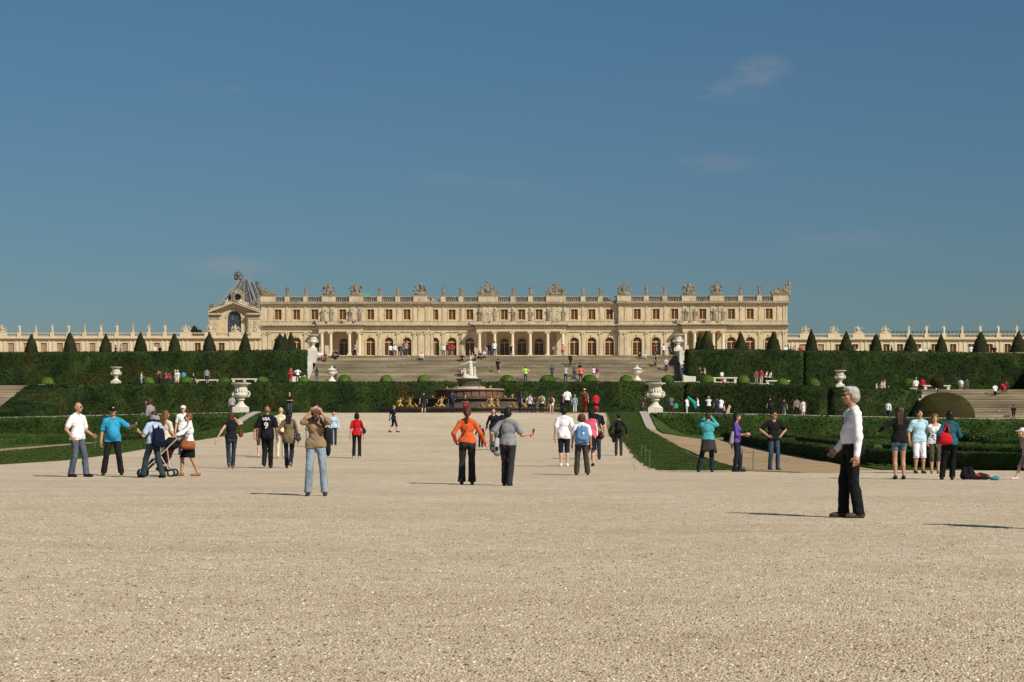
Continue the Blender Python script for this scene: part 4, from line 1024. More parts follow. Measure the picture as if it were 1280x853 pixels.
for x0p, x1p, y, ws in BLK_:
    x0, x1 = pu(x0p), pu(x1p); xs = [pu(w_) for w_ in ws]
    cuts = [x0]+[(a+b_)/2 for a, b_ in zip(xs, xs[1:])]+[x1]
    for i, xc in enumerate(xs):
        a, c = cuts[i], cuts[i+1]
        wall_panel(bx_w, a, c, Z0, Z1, y+.0, (xc, 1.7, Z0+.3, Z0+4.4, True), .5)
        rec = 2.3 if any(q[0]-1 < ws[i] < q[1]+1 for q in ((599,704),(404,452),(855,903))) else 0
        wall_panel(bx_w, a, c, Z1, ZC+.05, y+rec, (xc, 1.78, Z1+.12, pz(zP(422.2)), True), .5)
        wall_panel(bx_w, a, c, ZE+.0, ZA, y+.12, (xc, 1.36, pz(zP(400)), pz(zP(387)), False), .4)
        add_window(pal, xc, y+.36, Z0+.3, 1.7, 4.1, True, 5)
        add_window(pal, xc, y+rec+.36, Z1+.12, 1.78, round(pz(zP(422.2))-Z1-.12, 3), True, 4)
        add_window(pal, xc, y+.32, pz(zP(400)), 1.36, round(zP(387)-zP(400), 3), False, 4)
        arch_trim(bx_t, xc, 1.78, pz(zP(422.2)), y+rec)
        bx_t.box(xc-1.12, xc-.93, y+rec-.10, y+rec-.003, Z1+.1, Z1+2.86); bx_t.box(xc+.93, xc+1.12, y+rec-.10, y+rec-.003, Z1+.1, Z1+2.86)
        # attic window surround and sill
        za, zb = pz(zP(400)), pz(zP(387))
        bx_t.box(xc-.88, xc-.70, y+.03, y+.117, za-.05, zb+.22); bx_t.box(xc+.70, xc+.88, y+.03, y+.117, za-.05, zb+.22); bx_t.box(xc-.70, xc+.70, y+.03, y+.117, zb+.02, zb+.22); bx_t.box(xc-.95, xc+.95, y-.02, y+.116, za-.22, za-.052)
    # slabs behind the reveals, block ends, floors
    bx_w.box(x0, x1, y+.52, y+14, Z0, Z1-.01); bx_w.box(x0, x1, y+2.9, y+14, Z1-.01, ZC+.06); bx_w.box(x0, x1, y+.52, y+14, ZC+.062, ZA)
    for i, xc in enumerate(xs):                                      # reveals between recessed loggia and plain bays
        a, c = cuts[i], cuts[i+1]
        if any(q[0] < ws[i] < q[1] for q in ((599,704),(404,452),(855,903))): continue
        bx_w.box(a+.001 if i else a+.31, a+.3, y+.01, y+2.9, Z1-.01, ZC+.06) if i else None
        bx_w.box(c-.3, c-.001, y+.01, y+2.9, Z1-.01, ZC+.06) if i < len(xs)-1 else None
    bx_w.box(x0, x0+.3, y+.52, y+2.9, Z1-.01, ZC+.06); bx_w.box(x1-.3, x1, y+.52, y+2.9, Z1-.01, ZC+.06)
    pass; bx_w.box(x0, x0+.3, y+.004, y+.52, Z0, ZA); bx_w.box(x1-.3, x1, y+.004, y+.52, Z0, ZA)
    bx_w.box(x0+.3, x1-.3, y+.02, y+.5, ZC+.06, ZE-.01)
    # entablature: architrave, frieze, cornice with dentils, attic base, top cornice
    bx_t.box(x0-.06, x1+.06, y-.18, y+.6, ZC, ZC+.26)
    bx_w.box(x0-.02, x1+.02, y-.10, y+.6, ZC+.26, ZC+.86)
    bx_t.box(x0-.2, x1+.2, y-.30, y+.6, ZC+.86, ZC+1.02)
    n = int((x1-x0)/.55)
    for k in range(n): bx_t.box(x0+(k+.25)*(x1-x0)/n, x0+(k+.75)*(x1-x0)/n, y-.55, y-.302, ZC+1.03, ZC+1.22)
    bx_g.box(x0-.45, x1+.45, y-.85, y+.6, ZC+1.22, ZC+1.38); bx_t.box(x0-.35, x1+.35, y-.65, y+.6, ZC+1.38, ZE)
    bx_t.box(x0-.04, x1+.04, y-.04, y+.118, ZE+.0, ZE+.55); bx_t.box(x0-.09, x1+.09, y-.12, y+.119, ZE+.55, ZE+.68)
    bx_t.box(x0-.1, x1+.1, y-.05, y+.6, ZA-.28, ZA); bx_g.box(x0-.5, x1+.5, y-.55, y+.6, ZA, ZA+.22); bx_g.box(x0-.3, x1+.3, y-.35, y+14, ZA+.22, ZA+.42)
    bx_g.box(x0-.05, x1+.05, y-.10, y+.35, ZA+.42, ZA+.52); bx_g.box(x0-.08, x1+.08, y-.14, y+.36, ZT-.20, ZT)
    # back parapet side returns
    bx_t.box(x0+.0, x0+.35, y+.4, y+13.5, ZA+.42, ZT-.02); bx_t.box(x1-.35, x1, y+.4, y+13.5, ZA+.42, ZT-.02)
# pilasters of the first floor and attic, in pairs in the wide bays
def yat(px): return 0.0 if 537 < px < 773 else -.9
PIL = []
for blk in BLK_:
    ws = blk[3]
    for a, b_ in zip(ws, ws[1:]):
        g = b_-a
        if g < 25: PIL.append((a+b_)/2)
        else: PIL += [a+11.4, b_-11.4]+([(a+b_)/2-3.4, (a+b_)/2+3.4] if g > 34.5 else [])
PIL += [330.5, 337.4, 518.0, 524.5, 533.5, 540.3, 598.8, 770, 776.5, 782, 972, 979.5, 575.8-.001]
PIL = sorted(p for p in PIL if not (525.5 < p < 533))
for p in PIL:
    y = yat(p)
    if not any(q[0] < p < q[1] for q in ((598,705),(405,452),(856,903))): pilaster(bx_t, pu(p), .52, Z1+.1, ZC, y)
    pass; pilaster(bx_t, pu(p), .46, ZE+.68, ZA-.28, y+.12, False)
# porticos standing on the rusticated ground floor
cols_mb = MB(); port = MB()
def column_mesh():
    b = MB(); h = ZC-Z1-.1
    b.box(-.42,.42,-.42,.42,0,.22); b.lathe([(.40,.22),(.41,.30),(.36,.36),(.335,.42),(.335,h*.35),(.29,h-.5),(.31,h-.45),(.30,h-.40)], 20)
    b.lathe([(.30,h-.40),(.36,h-.24),(.40,h-.14)], 16); b.box(-.46,.46,-.44,.44,h-.14,h)
    for sx in (-1, 1):
        for sy in (-1, 1): b.tube([(sx*.36,sy*.40,h-.25),(sx*.42,sy*.34,h-.25)], .14, 10)
    return b.mesh('column')
cme = column_mesh()
PORT = [([599.9,618.9,641,663,684.7,703.5], 0.0, 2.3), ([404.6,415.6,438.8,451], -.9, 1.9), ([855.6,867,890.4,902.2], -.9, 1.9)]
for colsx, y, dp in PORT:
    x0, x1 = pu(colsx[0])-.62, pu(colsx[-1])+.62; yf = y-dp
    bx_w.box(x0-.1, x1+.1, yf-.6, y-.29, Z0, Z1-.25); bx_t.box(x0-.25, x1+.25, yf-.75, y-.291, Z1-.25, Z1+.095)
    for c in colsx: mesh_obj('column', cme, M['column'], pal, (pu(c), yf, Z1+.1))
    bx_t.box(x0, x1, yf-.36, y-.19, ZC+.012, ZC+.27); bx_w.box(x0+.03, x1-.03, yf-.32, y-.11, ZC+.27, ZC+.86); bx_t.box(x0-.2, x1+.2, yf-.5, y-.31, ZC+.86, ZC+1.03)
    n = int((x1-x0)/.55)
    for k in range(n): bx_t.box(x0+(k+.25)*(x1-x0)/n, x0+(k+.75)*(x1-x0)/n, yf-.75, yf-.5, ZC+1.031, ZC+1.22)
    bx_g.box(x0-.45, x1+.45, yf-1.0, y-.86, ZC+1.222, ZC+1.382); bx_t.box(x0-.35, x1+.35, yf-.85, y-.66, ZC+1.382, ZE+.012)
    for c in colsx: bx_t.box(pu(c)-.5, pu(c)+.5, yf-.5, yf+.5, ZE+.012, ZE+.42)
# balustrade with pedestals
TROP = [(336,'g'),(411.8,'t'),(446,'t'),(526,'t'),(610.2,'G'),(694.9,'G'),(780,'t'),(860.7,'t'),(895.5,'t'),(975,'g')]
STAT = [359.9,382.7,475,497.6,554,576.2,641.3,663.2,728.8,750.4,807.5,830.5,925,948.4]
for p, t in TROP:
    hw = {'g':1.5,'t':1.4,'G':1.95}[t]; bx_t.box(pu(p)-hw, pu(p)+hw, yat(p)-.30, yat(p)+.62, ZA+.43, ZT+.06); bx_g.box(pu(p)-hw-.1, pu(p)+hw+.1, yat(p)-.38, yat(p)+.7, ZT+.06, ZT+.18)
for p in STAT: bx_t.box(pu(p)-.48, pu(p)+.48, yat(p)-.26, yat(p)+.50, ZA+.43, ZT+.05); bx_g.box(pu(p)-.55, pu(p)+.55, yat(p)-.32, yat(p)+.56, ZT+.05, ZT+.14)
allp = sorted([(p, {'g':1.5,'t':1.4,'G':1.95}[t]) for p, t in TROP]+[(p, .48) for p in STAT])
for (a, wa), (c, wc) in zip(allp, allp[1:]):
    if yat(a) == yat(c): baluster_run(bal, pu(a)+wa, pu(c)-wc, ZA+.5, ZT-.2, yat(a)+.1)
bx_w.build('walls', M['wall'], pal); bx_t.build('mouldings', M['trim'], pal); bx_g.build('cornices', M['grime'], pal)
tag(bal.build('balusters', M['grime'], pal, smooth=True), kind='stuff')
# low lead roof behind the balustrade
lr = MB()
for x0p, x1p, y, ws in BLK_: lr.prism([(pu(x0p)+1,ZT-.9),(pu(x1p)-1,ZT-.9),(pu(x1p)-2.5,ZT+.12),(pu(x0p)+2.5,ZT+.12)], y+3, y+12)
lr.build('roof', M['lead'], pal)
# copper lantern roof behind the balustrade
cp = MB(); xg = pu(461, 10); cp.prism([(xg-1.0,ZT-.0),(xg+1.1,ZT-.0),(xg+.9,pz(zP(366))),(xg-.85,pz(zP(366)))], 2.0, 2.9); cp.build('copper_roof', M['copper'], pal)
# panels in relief between the attic pilasters of the centre
for p in (609.5, 694):
    b = MB().box(pu(p)-1.15, pu(p)+1.15, .02, .117, pz(zP(402.5)), pz(zP(384.5)))
    rr = random.Random(int(p))
    for k in range(9): b.lathe([(.02,-.12),(.14,-.04),(.12,.08),(.02,.14)], 6, cx=pu(p)+rr.uniform(-.8,.8), cy=.02, cz=pz(zP(rr.uniform(388,400))))
    b.build('relief_panel', M['trim'], pal)
for px in (403.5,411,445,901,860.5,614.0):                       # shaded niches' statues bases inside porticos are plain walls
    pass

# ---------------------------------------------------------------- roof-line sculpture
def fig_prims(H=2.1, arm=0, k=0):
    P_ = [capsule((0,0,.02),(0,0,.9), .26, .19), capsule((-.07,.02,.9),(.0,0,1.45), .20, .19), ell((0,0,1.5), (.27,.17,.22)), capsule((0,0,1.62),(0,0,1.78), .08, .08), ell((0,-.01,1.92), (.125,.135,.165))]
    arms = [((-.25,0,1.58),(-.42,-.05,1.25),(-.22,-.2,1.08)), ((.25,0,1.58),(.40,.0,1.28),(.33,-.1,.95))]
    if arm == 1: arms[1] = ((.25,0,1.58),(.48,-.02,1.72),(.52,-.05,2.10))
    if arm == 2: arms[0] = ((-.25,0,1.58),(-.46,-.02,1.40),(-.62,-.1,1.62))
    for a, b_, c in arms: P_ += [capsule(a, b_, .085, .07), capsule(b_, c, .07, .05)]
    P_ += [capsule((.12+.05*k,.1,0),(.24,.05,1.2), .14, .10), capsule((-.16,-.08,.05),(-.1,-.10,.8), .13, .08)]
    return P_
def fold(X): return .018*np.sin(X[...,0]*40+X[...,2]*6)*(X[...,2] < 1.3)
FIG = [blob_mesh('statue', fig_prims(arm=a, k=a), .055, .05, noisef=fold) for a in range(3)]
for i, p in enumerate(STAT):
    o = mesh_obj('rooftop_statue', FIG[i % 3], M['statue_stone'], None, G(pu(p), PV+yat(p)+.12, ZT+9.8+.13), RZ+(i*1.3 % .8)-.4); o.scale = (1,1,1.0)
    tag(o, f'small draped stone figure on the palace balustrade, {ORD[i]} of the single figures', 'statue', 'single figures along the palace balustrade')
rr = random.Random(11)
def trophy_prims(kind, seed):
    r = random.Random(seed); P_ = [ell((0,0,.2), (1.05,.35,.35)), ell((r.uniform(-.1,.1),0,.85), (.40,.30,.60)), ell((0,-.02,1.62), (.22,.22,.26)), ell((.05,.05,1.92), (.10,.2,.16))]
    for k in range(16):
        a = R(r.uniform(15, 165)); q = r.uniform(.35, 1.0); L_ = 1.25*q
        e = (L_*math.cos(a)*1.0, r.uniform(-.3,.2), .35+L_*math.sin(a)*1.05)
        P_.append(ell(e, (r.uniform(.10,.26), r.uniform(.08,.2), r.uniform(.12,.34)), np.array(Matrix.Rotation(r.uniform(-1,1), 3, 'Y'))))
        if k % 4 == 0: f_ = (1.15*math.cos(a)+r.uniform(-.1,.1), 0, .35+1.35*math.sin(a)); P_.append(capsule((0,.1,.5), f_, .09, .05))
    return P_
def group_prims(seed):                                   # figures heaped round an upright one
    r = random.Random(seed); P_ = [ell((0,.1,.25), (1.7,.45,.45))]
    for x, h in ((r.uniform(-.1,.1),2.75),(-.55,2.1),(.68,2.2),(-1.12,1.85),(1.2,1.45),(-1.55,1.0),(1.55,.8)):
        k = h/2.0; l = r.uniform(-.2,.2)
        P_ += [capsule((x,r.uniform(-.2,.1),.1),(x*.95+l*.3,0,.85*k), .27, .22), ell((x*.95+l*.5,0,1.2*k), (.26,.20,.34*k)), ell((x*.95+l,-.04,1.75*k), (.15,.15,.19))]
        for q in (-1, 1): P_.append(capsule((x*.95+q*.2,0,1.35*k),(x+q*r.uniform(.3,.5),-.15,k*r.uniform(.8,1.75)), .10, .08))
    for k in range(8): P_.append(ell((r.uniform(-1.4,1.4), r.uniform(-.35,0), r.uniform(.4,1.2)), (r.uniform(.12,.28),.2,r.uniform(.15,.3))))
    return P_
TR = [blob_mesh('trophy', trophy_prims(0, s), .065, .025) for s in (1, 2, 3)]; GR = [blob_mesh('group', group_prims(s), .07, .03) for s in (4, 5)]
def slant_prims(sg):
    P_ = [ell((0,0,.2), (1.5,.4,.3))]; r = random.Random(8)
    for k in range(8): P_ += [ell((sg*(-1.3+k*.36),r.uniform(-.1,.1),1.5-.19*k+r.uniform(-.12,.15)), (.26,.24,.30)), ell((sg*(-1.2+k*.36),-.2,(1.1-.13*k)*r.random()+.2), (.2,.2,.25)), capsule((sg*(-1.3+k*.36),0,1.3-.18*k),(sg*(-1.3+k*.36),0,0), .22, .26), capsule((sg*(-1.3+k*.36),0,1.5-.18*k),(sg*(-1.1+k*.38),-.1,1.9-.2*k), .07, .05)]
    P_.append(ell((sg*-1.3,0,2.05), (.17,.17,.22))); return P_
SL = {1: blob_mesh('slant', slant_prims(1), .07, .05), -1: blob_mesh('slant', slant_prims(-1), .07, .05)}
tl = ['at the left end of the palace roof, sloping down to the right','over the left columns, its left one','over the left columns, its right one','between the left columns and the centre','over the left end of the central columns, the tallest pair',
      'over the right end of the central columns, the tallest pair','where the right block steps forward','over the right columns, its left one','over the right columns, its right one','at the right end of the palace roof, rising to the right']
for i, (p, t) in enumerate(TROP):
    me = GR[i % 2] if t == 'G' else (SL[1 if i == 0 else -1] if t == 'g' else TR[i % 3])
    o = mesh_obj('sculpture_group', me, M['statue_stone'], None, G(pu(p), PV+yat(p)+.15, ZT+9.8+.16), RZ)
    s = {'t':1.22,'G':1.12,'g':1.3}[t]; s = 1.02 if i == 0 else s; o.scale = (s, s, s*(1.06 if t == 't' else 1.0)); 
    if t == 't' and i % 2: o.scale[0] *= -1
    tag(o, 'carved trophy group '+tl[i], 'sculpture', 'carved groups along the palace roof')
nm = {0:'central',1:'left',2:'right'}
for g, (colsx, y, dp) in enumerate(PORT):
    for i, c in enumerate(colsx):
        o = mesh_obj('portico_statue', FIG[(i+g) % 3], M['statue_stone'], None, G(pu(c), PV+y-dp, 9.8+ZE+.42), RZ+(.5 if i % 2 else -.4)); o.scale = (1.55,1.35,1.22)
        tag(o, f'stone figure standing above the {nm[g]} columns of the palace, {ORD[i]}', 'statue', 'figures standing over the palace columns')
for px, sd in ((693.8,'right'),(610.5,'left')):
    o = mesh_obj('portico_statue', FIG[0 if px > 650 else 2], M['marble'], None, G(pu(px), PV-.75, 9.8+Z1+.1), RZ); o.scale = (1.1,1.1,1.1)
    tag(o, f'white statue standing inside the {sd} end bay of the central colonnade', 'statue', 'white statues inside the colonnade')

# ---------------------------------------------------------------- the two low wings
def wing(v, x0p, x1p, wins, stats, trops, ytop, ycor, wy0, wy1, shut, label, roof=None, arch=None):
    s = F/v; r = empty('palace_wing', G(0, v, 9.8)); tag(r, label, 'palace wing', 'low palace wings set back on either side')
    X = lambda p: U(p, v); Z = lambda y: Zp(y, v)-9.8; x0, x1 = X(x0p), X(x1p); w_, t, g, b = MB(), MB(), MB(), MB()
    xs = [X(p) for p in wins]; cuts = [x0]+[(a+c)/2 for a, c in zip(xs, xs[1:])]+[x1]
    for i, xc in enumerate(xs):
        wall_panel(w_, cuts[i], cuts[i+1], 9.0-3, Z(ycor+3), 0, (xc, 1.5, Z(wy1), Z(wy0), False), .4)
        wall_panel(w_, cuts[i], cuts[i+1], 0, 6.0, 0, (xc, 1.6, 1.0, 5.0, True), .4)
        add_window(r, xc, .25, 1.0, 1.6, 4.0, True, 5)
        if shut(wins[i]):
            m = MB().box(-.75,.75,.22,.3,0,Z(wy0)-Z(wy1))
            for k in range(5): m.box(-.7,.7,.19,.22,.15+k*(Z(wy0)-Z(wy1)-.2)/5,.15+(k+.7)*(Z(wy0)-Z(wy1)-.2)/5)
            m.build('shutter', M['shutter'], r, (xc, 0, Z(wy1)))
        else: add_window(r, xc, .25, Z(wy1), 1.5, round(Z(wy0)-Z(wy1), 2), False, 4)
        t.box(xc-.95, xc-.77, -.08, -.003, Z(wy1), Z(wy0)+.2); t.box(xc+.77, xc+.95, -.08, -.003, Z(wy1), Z(wy0)+.2); t.box(xc-.77, xc+.77, -.08, -.003, Z(wy0)+.02, Z(wy0)+.2)
    for a, c in zip(xs, xs[1:]):
        for d in (-.55, .55): t.box((a+c)/2+d-.25, (a+c)/2+d+.25, -.14, -.003, 6.2, Z(ycor+3))
    w_.box(x0, x1, .42, 12, 0, Z(ycor+1)); t.box(x0, x1, -.3, .5, Z(ycor+3), Z(ycor+2)); g.box(x0-.2, x1+.2, -.6, .5, Z(ycor+2), Z(ycor+1)); t.box(x0, x1, -.35, 12, Z(ycor+1), Z(ycor))
    t.box(x0, x1, -.1, .4, Z(ycor), Z(ycor)+.2); g.box(x0, x1, -.15, .45, Z(ytop)-.25, Z(ytop))
    ps = sorted([(X(p), .5) for p in stats]+[(X(p), 1.45) for p in trops])
    for x, hw in ps: t.box(x-hw, x+hw, -.3, .6, Z(ycor), Z(ytop)+.08)
    ed = [(x0, 0)]+ps+[(x1, 0)]
    for (a, wa), (c, wc) in zip(ed, ed[1:]):
        if c-wc-a-wa > .6: baluster_run(b, a+wa, c-wc, Z(ycor)+.2, Z(ytop)-.25, .15)
    w_.build('walls', M['wing'], r); t.build('mouldings', M['wing'], r); g.build('cornices', M['trim'], r); tag(b.build('balusters', M['trim'], r, smooth=True), kind='stuff')
    sdn = 'left' if x0p < 500 else 'right'
    for i, p in enumerate(stats):
        o = mesh_obj('wing_statue', FIG[i % 3], M['column'] if sdn == 'right' else M['trim'], None, G(X(p), v+.15, 9.8+Z(ytop)+.08), RZ+(i % 3)*.4-.4); o.scale = (.95,.95,.97)
        tag(o, f'small stone figure on the {sdn} wing balustrade, {ORD[i]}', 'statue', 'figures along the wing balustrades')
    for i, p in enumerate(trops):
        o = mesh_obj('wing_trophy', TR[i % 3], M['trim'], None, G(X(p), v+.15, 9.8+Z(ytop)+.08), RZ); o.scale = (1.05,1,.95)
        tag(o, f'stone trophy on the {sdn} wing balustrade, {ORD[i]} of them', 'sculpture', 'trophies along the wing balustrades')
    return r, Z, X
lw = [-47,-27,-7,13.7,33,54.6,74.8,96.7,115.5,136,156,176,196,216,247,277,307,337]
wing(464.0, -70, 335, lw, [-36,-16,24.2,44.6,65.2,85.6,105.7,126,146,166,186,206], [2,232,263,294,321], 415.4, 421, 428.3, 442.5, lambda p: p < 230 , 'low pale palace wing on the left, mostly with closed tan shutters')
rw = [960,982,1004,1026,1048,1069,1090,1108,1125,1147.6,1168,1191.4,1214,1237,1259.6,1282,1305,1328]
rwing, ZR, XR = wing(472.0, 940, 1350, rw, [1135.9,1158,1180,1202.7,1225.4,1248,1271,1294,1316], [1007,1042,1073,1106.6], 418, 423.5, 431, 445, lambda p: p < 1040, 'low pale palace wing on the right with a blue-green glazed roof behind')
b = MB().prism([(XR(1116),ZR(420)),(XR(1345),ZR(420)),(XR(1345),ZR(412.6)),(XR(1116),ZR(413.2))], 6, 9)
b.build('glazed_roof', M['zinc'], rwing); b = MB()
for k in range(46): b.box(XR(1117+5*k)-.05, XR(1117+5*k)+.05, 5.9, 5.995, ZR(420), ZR(412.9))
b.build('roof_ribs', M['lead'], rwing)

# ---------------------------------------------------------------- the chapel behind the left end
CV = 470.0; ch = empty('chapel', G(0, CV, 9.8)); tag(ch, 'royal chapel rising behind the left end of the palace, gabled front and steep slate roof', 'chapel')
X = lambda p: U(p, CV); Z = lambda y: Zp(y, CV)-9.8
w_, t, g = MB(), MB(), MB(); xc = X(292.8)
wall_panel(w_, X(266), X(323), Z(440)-8, Z(394), 0, (xc, X(301.4)-X(284.3), Z(419), Z(388.6)-.0 if Z(388.6) < Z(394) else Z(394.3), True), .8)
w_ = MB()
ow = X(301.4)-X(284.3); zt_ = Z(388.4)
wall_panel(w_, X(263), X(325), 0, Z(385.5), 0, (xc, ow, Z(420), zt_, True), .8)
w_.prism([(X(263),Z(385.5)),(X(325),Z(385.5)),(X(325),Z(390)),(X(325),Z(389))][:2]+[(xc,Z(378.2))], 0, .8)
w_.box(X(263), X(325), .82, 40, 0, Z(388)); arch_trim(t, xc, ow, zt_, 0, .5, .2)
for a, c in ((X(261.8), X(275)), (X(310.5), X(325))):              # paired corner piers with capitals
    w_.box(a, c, -1.0, -.003, 0, Z(399)); t.box(a-.1, c+.1, -1.1, -.004, Z(399), Z(397.5)); t.box(a+.3, (a+c)/2-.15, -1.12, -1.0, 8, Z(401)); t.box((a+c)/2+.15, c-.3, -1.12, -1.0, 8, Z(401))
    n = 7
    for k in range(n): t.box(a+(k+.2)*(c-a)/n, a+(k+.8)*(c-a)/n, -1.25, -1.0, Z(397.3), Z(395.6))
    t.box(a, c, -1.0, -.005, Z(397.5), Z(394)); g.box(a-.4, c+.4, -1.7, 0, Z(394), Z(392.8)); t.box(a-.2, c+.2, -1.4, 0, Z(392.8), Z(391.3))
for sg in (-1, 1):                                                 # raking cornices
    xe = X(261) if sg < 0 else X(326.5)
    poly = [(xe, Z(391.2)), (xe, Z(389.0)), (xc, Z(376.4)), (xc, Z(378.8))]
    if sg > 0: poly = poly[::-1]
    t.prism(poly, -1.5, .6); g.prism([(p, z+.35) if k in (1, 2) else (p, z+1.0) for k, (p, z) in enumerate(poly)] if sg < 0 else [(p, z+.35) if k in (1, 2) else (p, z+1.0) for k, (p, z) in enumerate(poly)], -1.85, -1.5)
w_.build('walls', M['wall'], ch); t.build('mouldings', M['trim'], ch); g.build('cornices', M['grime'], ch)
# great arched window with round tracery
wf = MB(); r_ = ow/2; zs = zt_-r_; zb = Z(419.5)
for k in range(-2, 3): wf.box(xc+k*r_/2.5-.06, xc+k*r_/2.5+.06, .35, .47, zb, zs+.2)
for k in range(6): wf.box(xc-r_, xc+r_, .36, .46, zb+k*(zs-zb)/5-.06, zb+k*(zs-zb)/5+.06)
for rr_, cz in ((r_*.96, zs), (r_*.42, zs+.25)):
    pp = [(xc+rr_*math.cos(2*math.pi*k/24), .40, cz+rr_*math.sin(2*math.pi*k/24)) for k in range(25)]
    wf.tube(pp[:13] if rr_ > r_*.9 else pp, .10, 5)
for k in range(9):
    a = math.pi*k/8; wf.tube([(xc+r_*.42*math.cos(a),.4,zs+.25+r_*.42*math.sin(a)),(xc+r_*.95*math.cos(a),.4,zs+r_*.95*math.sin(a))], .06, 4)
fr = wf.build('window', M['lead'], ch); MB().prism(arc(xc, ow, Z(420), zt_)[::-1], .5, .6).build('pane', simple('pale_blue_window_glass', (.05,.075,.095), .15, .5, 0, .5, .6), fr)
# hipped slate roof, ridge running back
bl, br, bz = X(269.5), X(320.5), Z(384); ax_, az = X(298), Z(347.5)
m = MB(); rb = 38.0
V = [(bl,2,bz),(br,2,bz),(br,2+rb,bz),(bl,2+rb,bz),(ax_-1.2,7,az),(ax_+1.2,7,az),(ax_+1.2,rb,az),(ax_-1.2,rb,az)]
m.add(V, [(0,1,5,4),(1,2,6,5),(2,3,7,6),(3,0,4,7),(4,5,6,7),(0,3,2,1)]); rf = m.build('roof', M['slate'], ch)
def L3(a, b_, t_): return Vector(a).lerp(Vector(b_), t_)
rib = MB()
for k in range(9):                                               # lead ribs over the slates
    t_ = k/8
    rib.tube([L3(V[0],V[1],t_)+Vector((0,-.1,.05)), L3(V[4],V[5],t_)+Vector((0,-.1,.1))], .36 if k in (0,8) else (.16 if k % 2 else .05), 6)
    if k and k % 2 == 0: rib.tube([L3(V[1],V[2],t_)+Vector((.1,0,.05)), L3(V[5],V[6],t_)+Vector((.1,0,.1))], .20, 5)
rib.tube([(ax_,6.5,az+.1),(ax_,rb,az+.1)], .5, 6)
rib.build('lead_ribs', simple('pale_lead_rib', (.20,.205,.21), .7, .2, 0, .7, 1.5), ch)
gl = MB(); oc = (X(294.5), Z(370.3)); yy = 2+5*(oc[1]-bz)/(az-bz)-.9
gl.tube([(oc[0]+1.1*math.cos(2*math.pi*k/16), yy, oc[1]+1.1*math.sin(2*math.pi*k/16)) for k in range(17)], .32, 6)
gl.box(oc[0]-1.7, oc[0]-1.25, yy-.1, yy+1.2, oc[1]-1.8, oc[1]+1.2).box(oc[0]+1.25, oc[0]+1.7, yy-.1, yy+1.2, oc[1]-1.8, oc[1]+1.2).prism([(oc[0]-1.6,oc[1]+1.2),(oc[0]+1.6,oc[1]+1.2),(oc[0],oc[1]+2.3)], yy-.1, yy+1.5)
d = gl.build('dormer', M['grime'], ch); MB().tube([(oc[0],yy+.15,oc[1]),(oc[0],yy+.25,oc[1])], .95, 14).build('pane', M['glass'], d)
def deco(name, me, px, dv, z, sc, label, m='lead', rz=0):
    o = mesh_obj(name, me, M[m], None, G(U(px, CV+dv), CV+dv, z), RZ+rz); o.scale = sc; return tag(o, label, 'sculpture', 'sculpture on and around the chapel')
deco('roof_finial', TR[0], 298, 7, Zp(349.0,CV+7), (1.05,1.0,1.22), 'dark cluster of lead figures on the front tip of the chapel roof')
deco('roof_finial', TR[1], 321.2, 38, Zp(359.5,CV+38), (.55,.7,1.05), 'small dark lead figure at the far end of the chapel ridge')
for px, y, k, lb in ((267.5,388,1.1,'carved group on the left corner of the chapel gable'),(316.5,384,.9,'carved group right of the chapel gable'),(322.5,386,.9,'stone pinnacle statue beside the palace end')):
    deco('gable_statue', TR[int(px) % 3] if px < 320 else FIG[1], px, .5, Zp(y+.5,CV), (k,k,k*1.1) if px < 320 else (1.4,1.4,1.7), lb, 'statue_stone')
for px, y, k, lb in ((284,380.8,.75,'reclining figure left of the chapel gable peak'),(301,380.8,.8,'reclining figure right of the chapel gable peak'),(307.5,383.3,.7,'carved ornament low on the right slope of the chapel gable')):
    deco('gable_statue', TR[1], px, .8, Zp(y,CV), (k,k,k), lb, 'column')

# ---------------------------------------------------------------- fountain
FV = 158.0; fx = U(586.5, FV); FZ = 2.3
fo = empty('fountain', G(fx, FV, FZ)); tag(fo, 'tiered red-brown marble fountain with dark rims in front of the central hedge', 'fountain')
z_ = lambda y: Zp(y, FV)-FZ
def ring(name, r0, zb, zt, m, lip=.12, n=64, sq=.55):
    return MB().lathe([(r0-.1,zb),(r0-.02,zb+.1),(r0-.10,zt-.22),(r0+.02,zt-.18),(r0+lip,zt-.10),(r0+lip,zt),(r0-.35,zt),(r0-.5,zt-.25)], n).build(name, M[m], fo, smooth=False)
ring('outer_basin', 7.6, -.2, z_(510.0), 'darkstone', .16)
MB().lathe([(7.2,z_(511.5)),(7.2,z_(511.2))], 48).build('water', simple('dark_fountain_water', (.02,.035,.03), .06, .5), fo)
ring('lower_tier', 4.75, 0, z_(498.3), 'darkstone', .14); ring('middle_tier', 2.85, .8, z_(487.2), 'redmarble', .12)
MB().lathe([(2.9,z_(487.19)),(2.9,z_(486.6)),(2.6,z_(486.5))], 48).build('white_rim', M['marble'], fo)
MB().lathe([(1.35,z_(487)),(1.35,z_(483.8)),(1.0,z_(483.7))], 32).build('plinth', M['curb'], fo)
MB().lathe([(.92,z_(483.9)),(.88,z_(481)),(.95,z_(477)),(1.0,z_(476)),(1.12,z_(474.6)),(1.12,z_(473.6))], 32).build('drum', M['darkstone'], fo)
for k in range(28):                                            # upright slabs of the middle wall
    a = 2*math.pi*k/28; s_ = MB().box(-.26,.26,-.05,.03,0,z_(489.5)-z_(496.5)).build('marble_panel', M['redmarble'], fo, (2.78*math.cos(a), 2.78*math.sin(a), z_(496.8))); s_.rotation_euler = (0,0,a+math.pi/2)
def sc_(P_, k): return P_
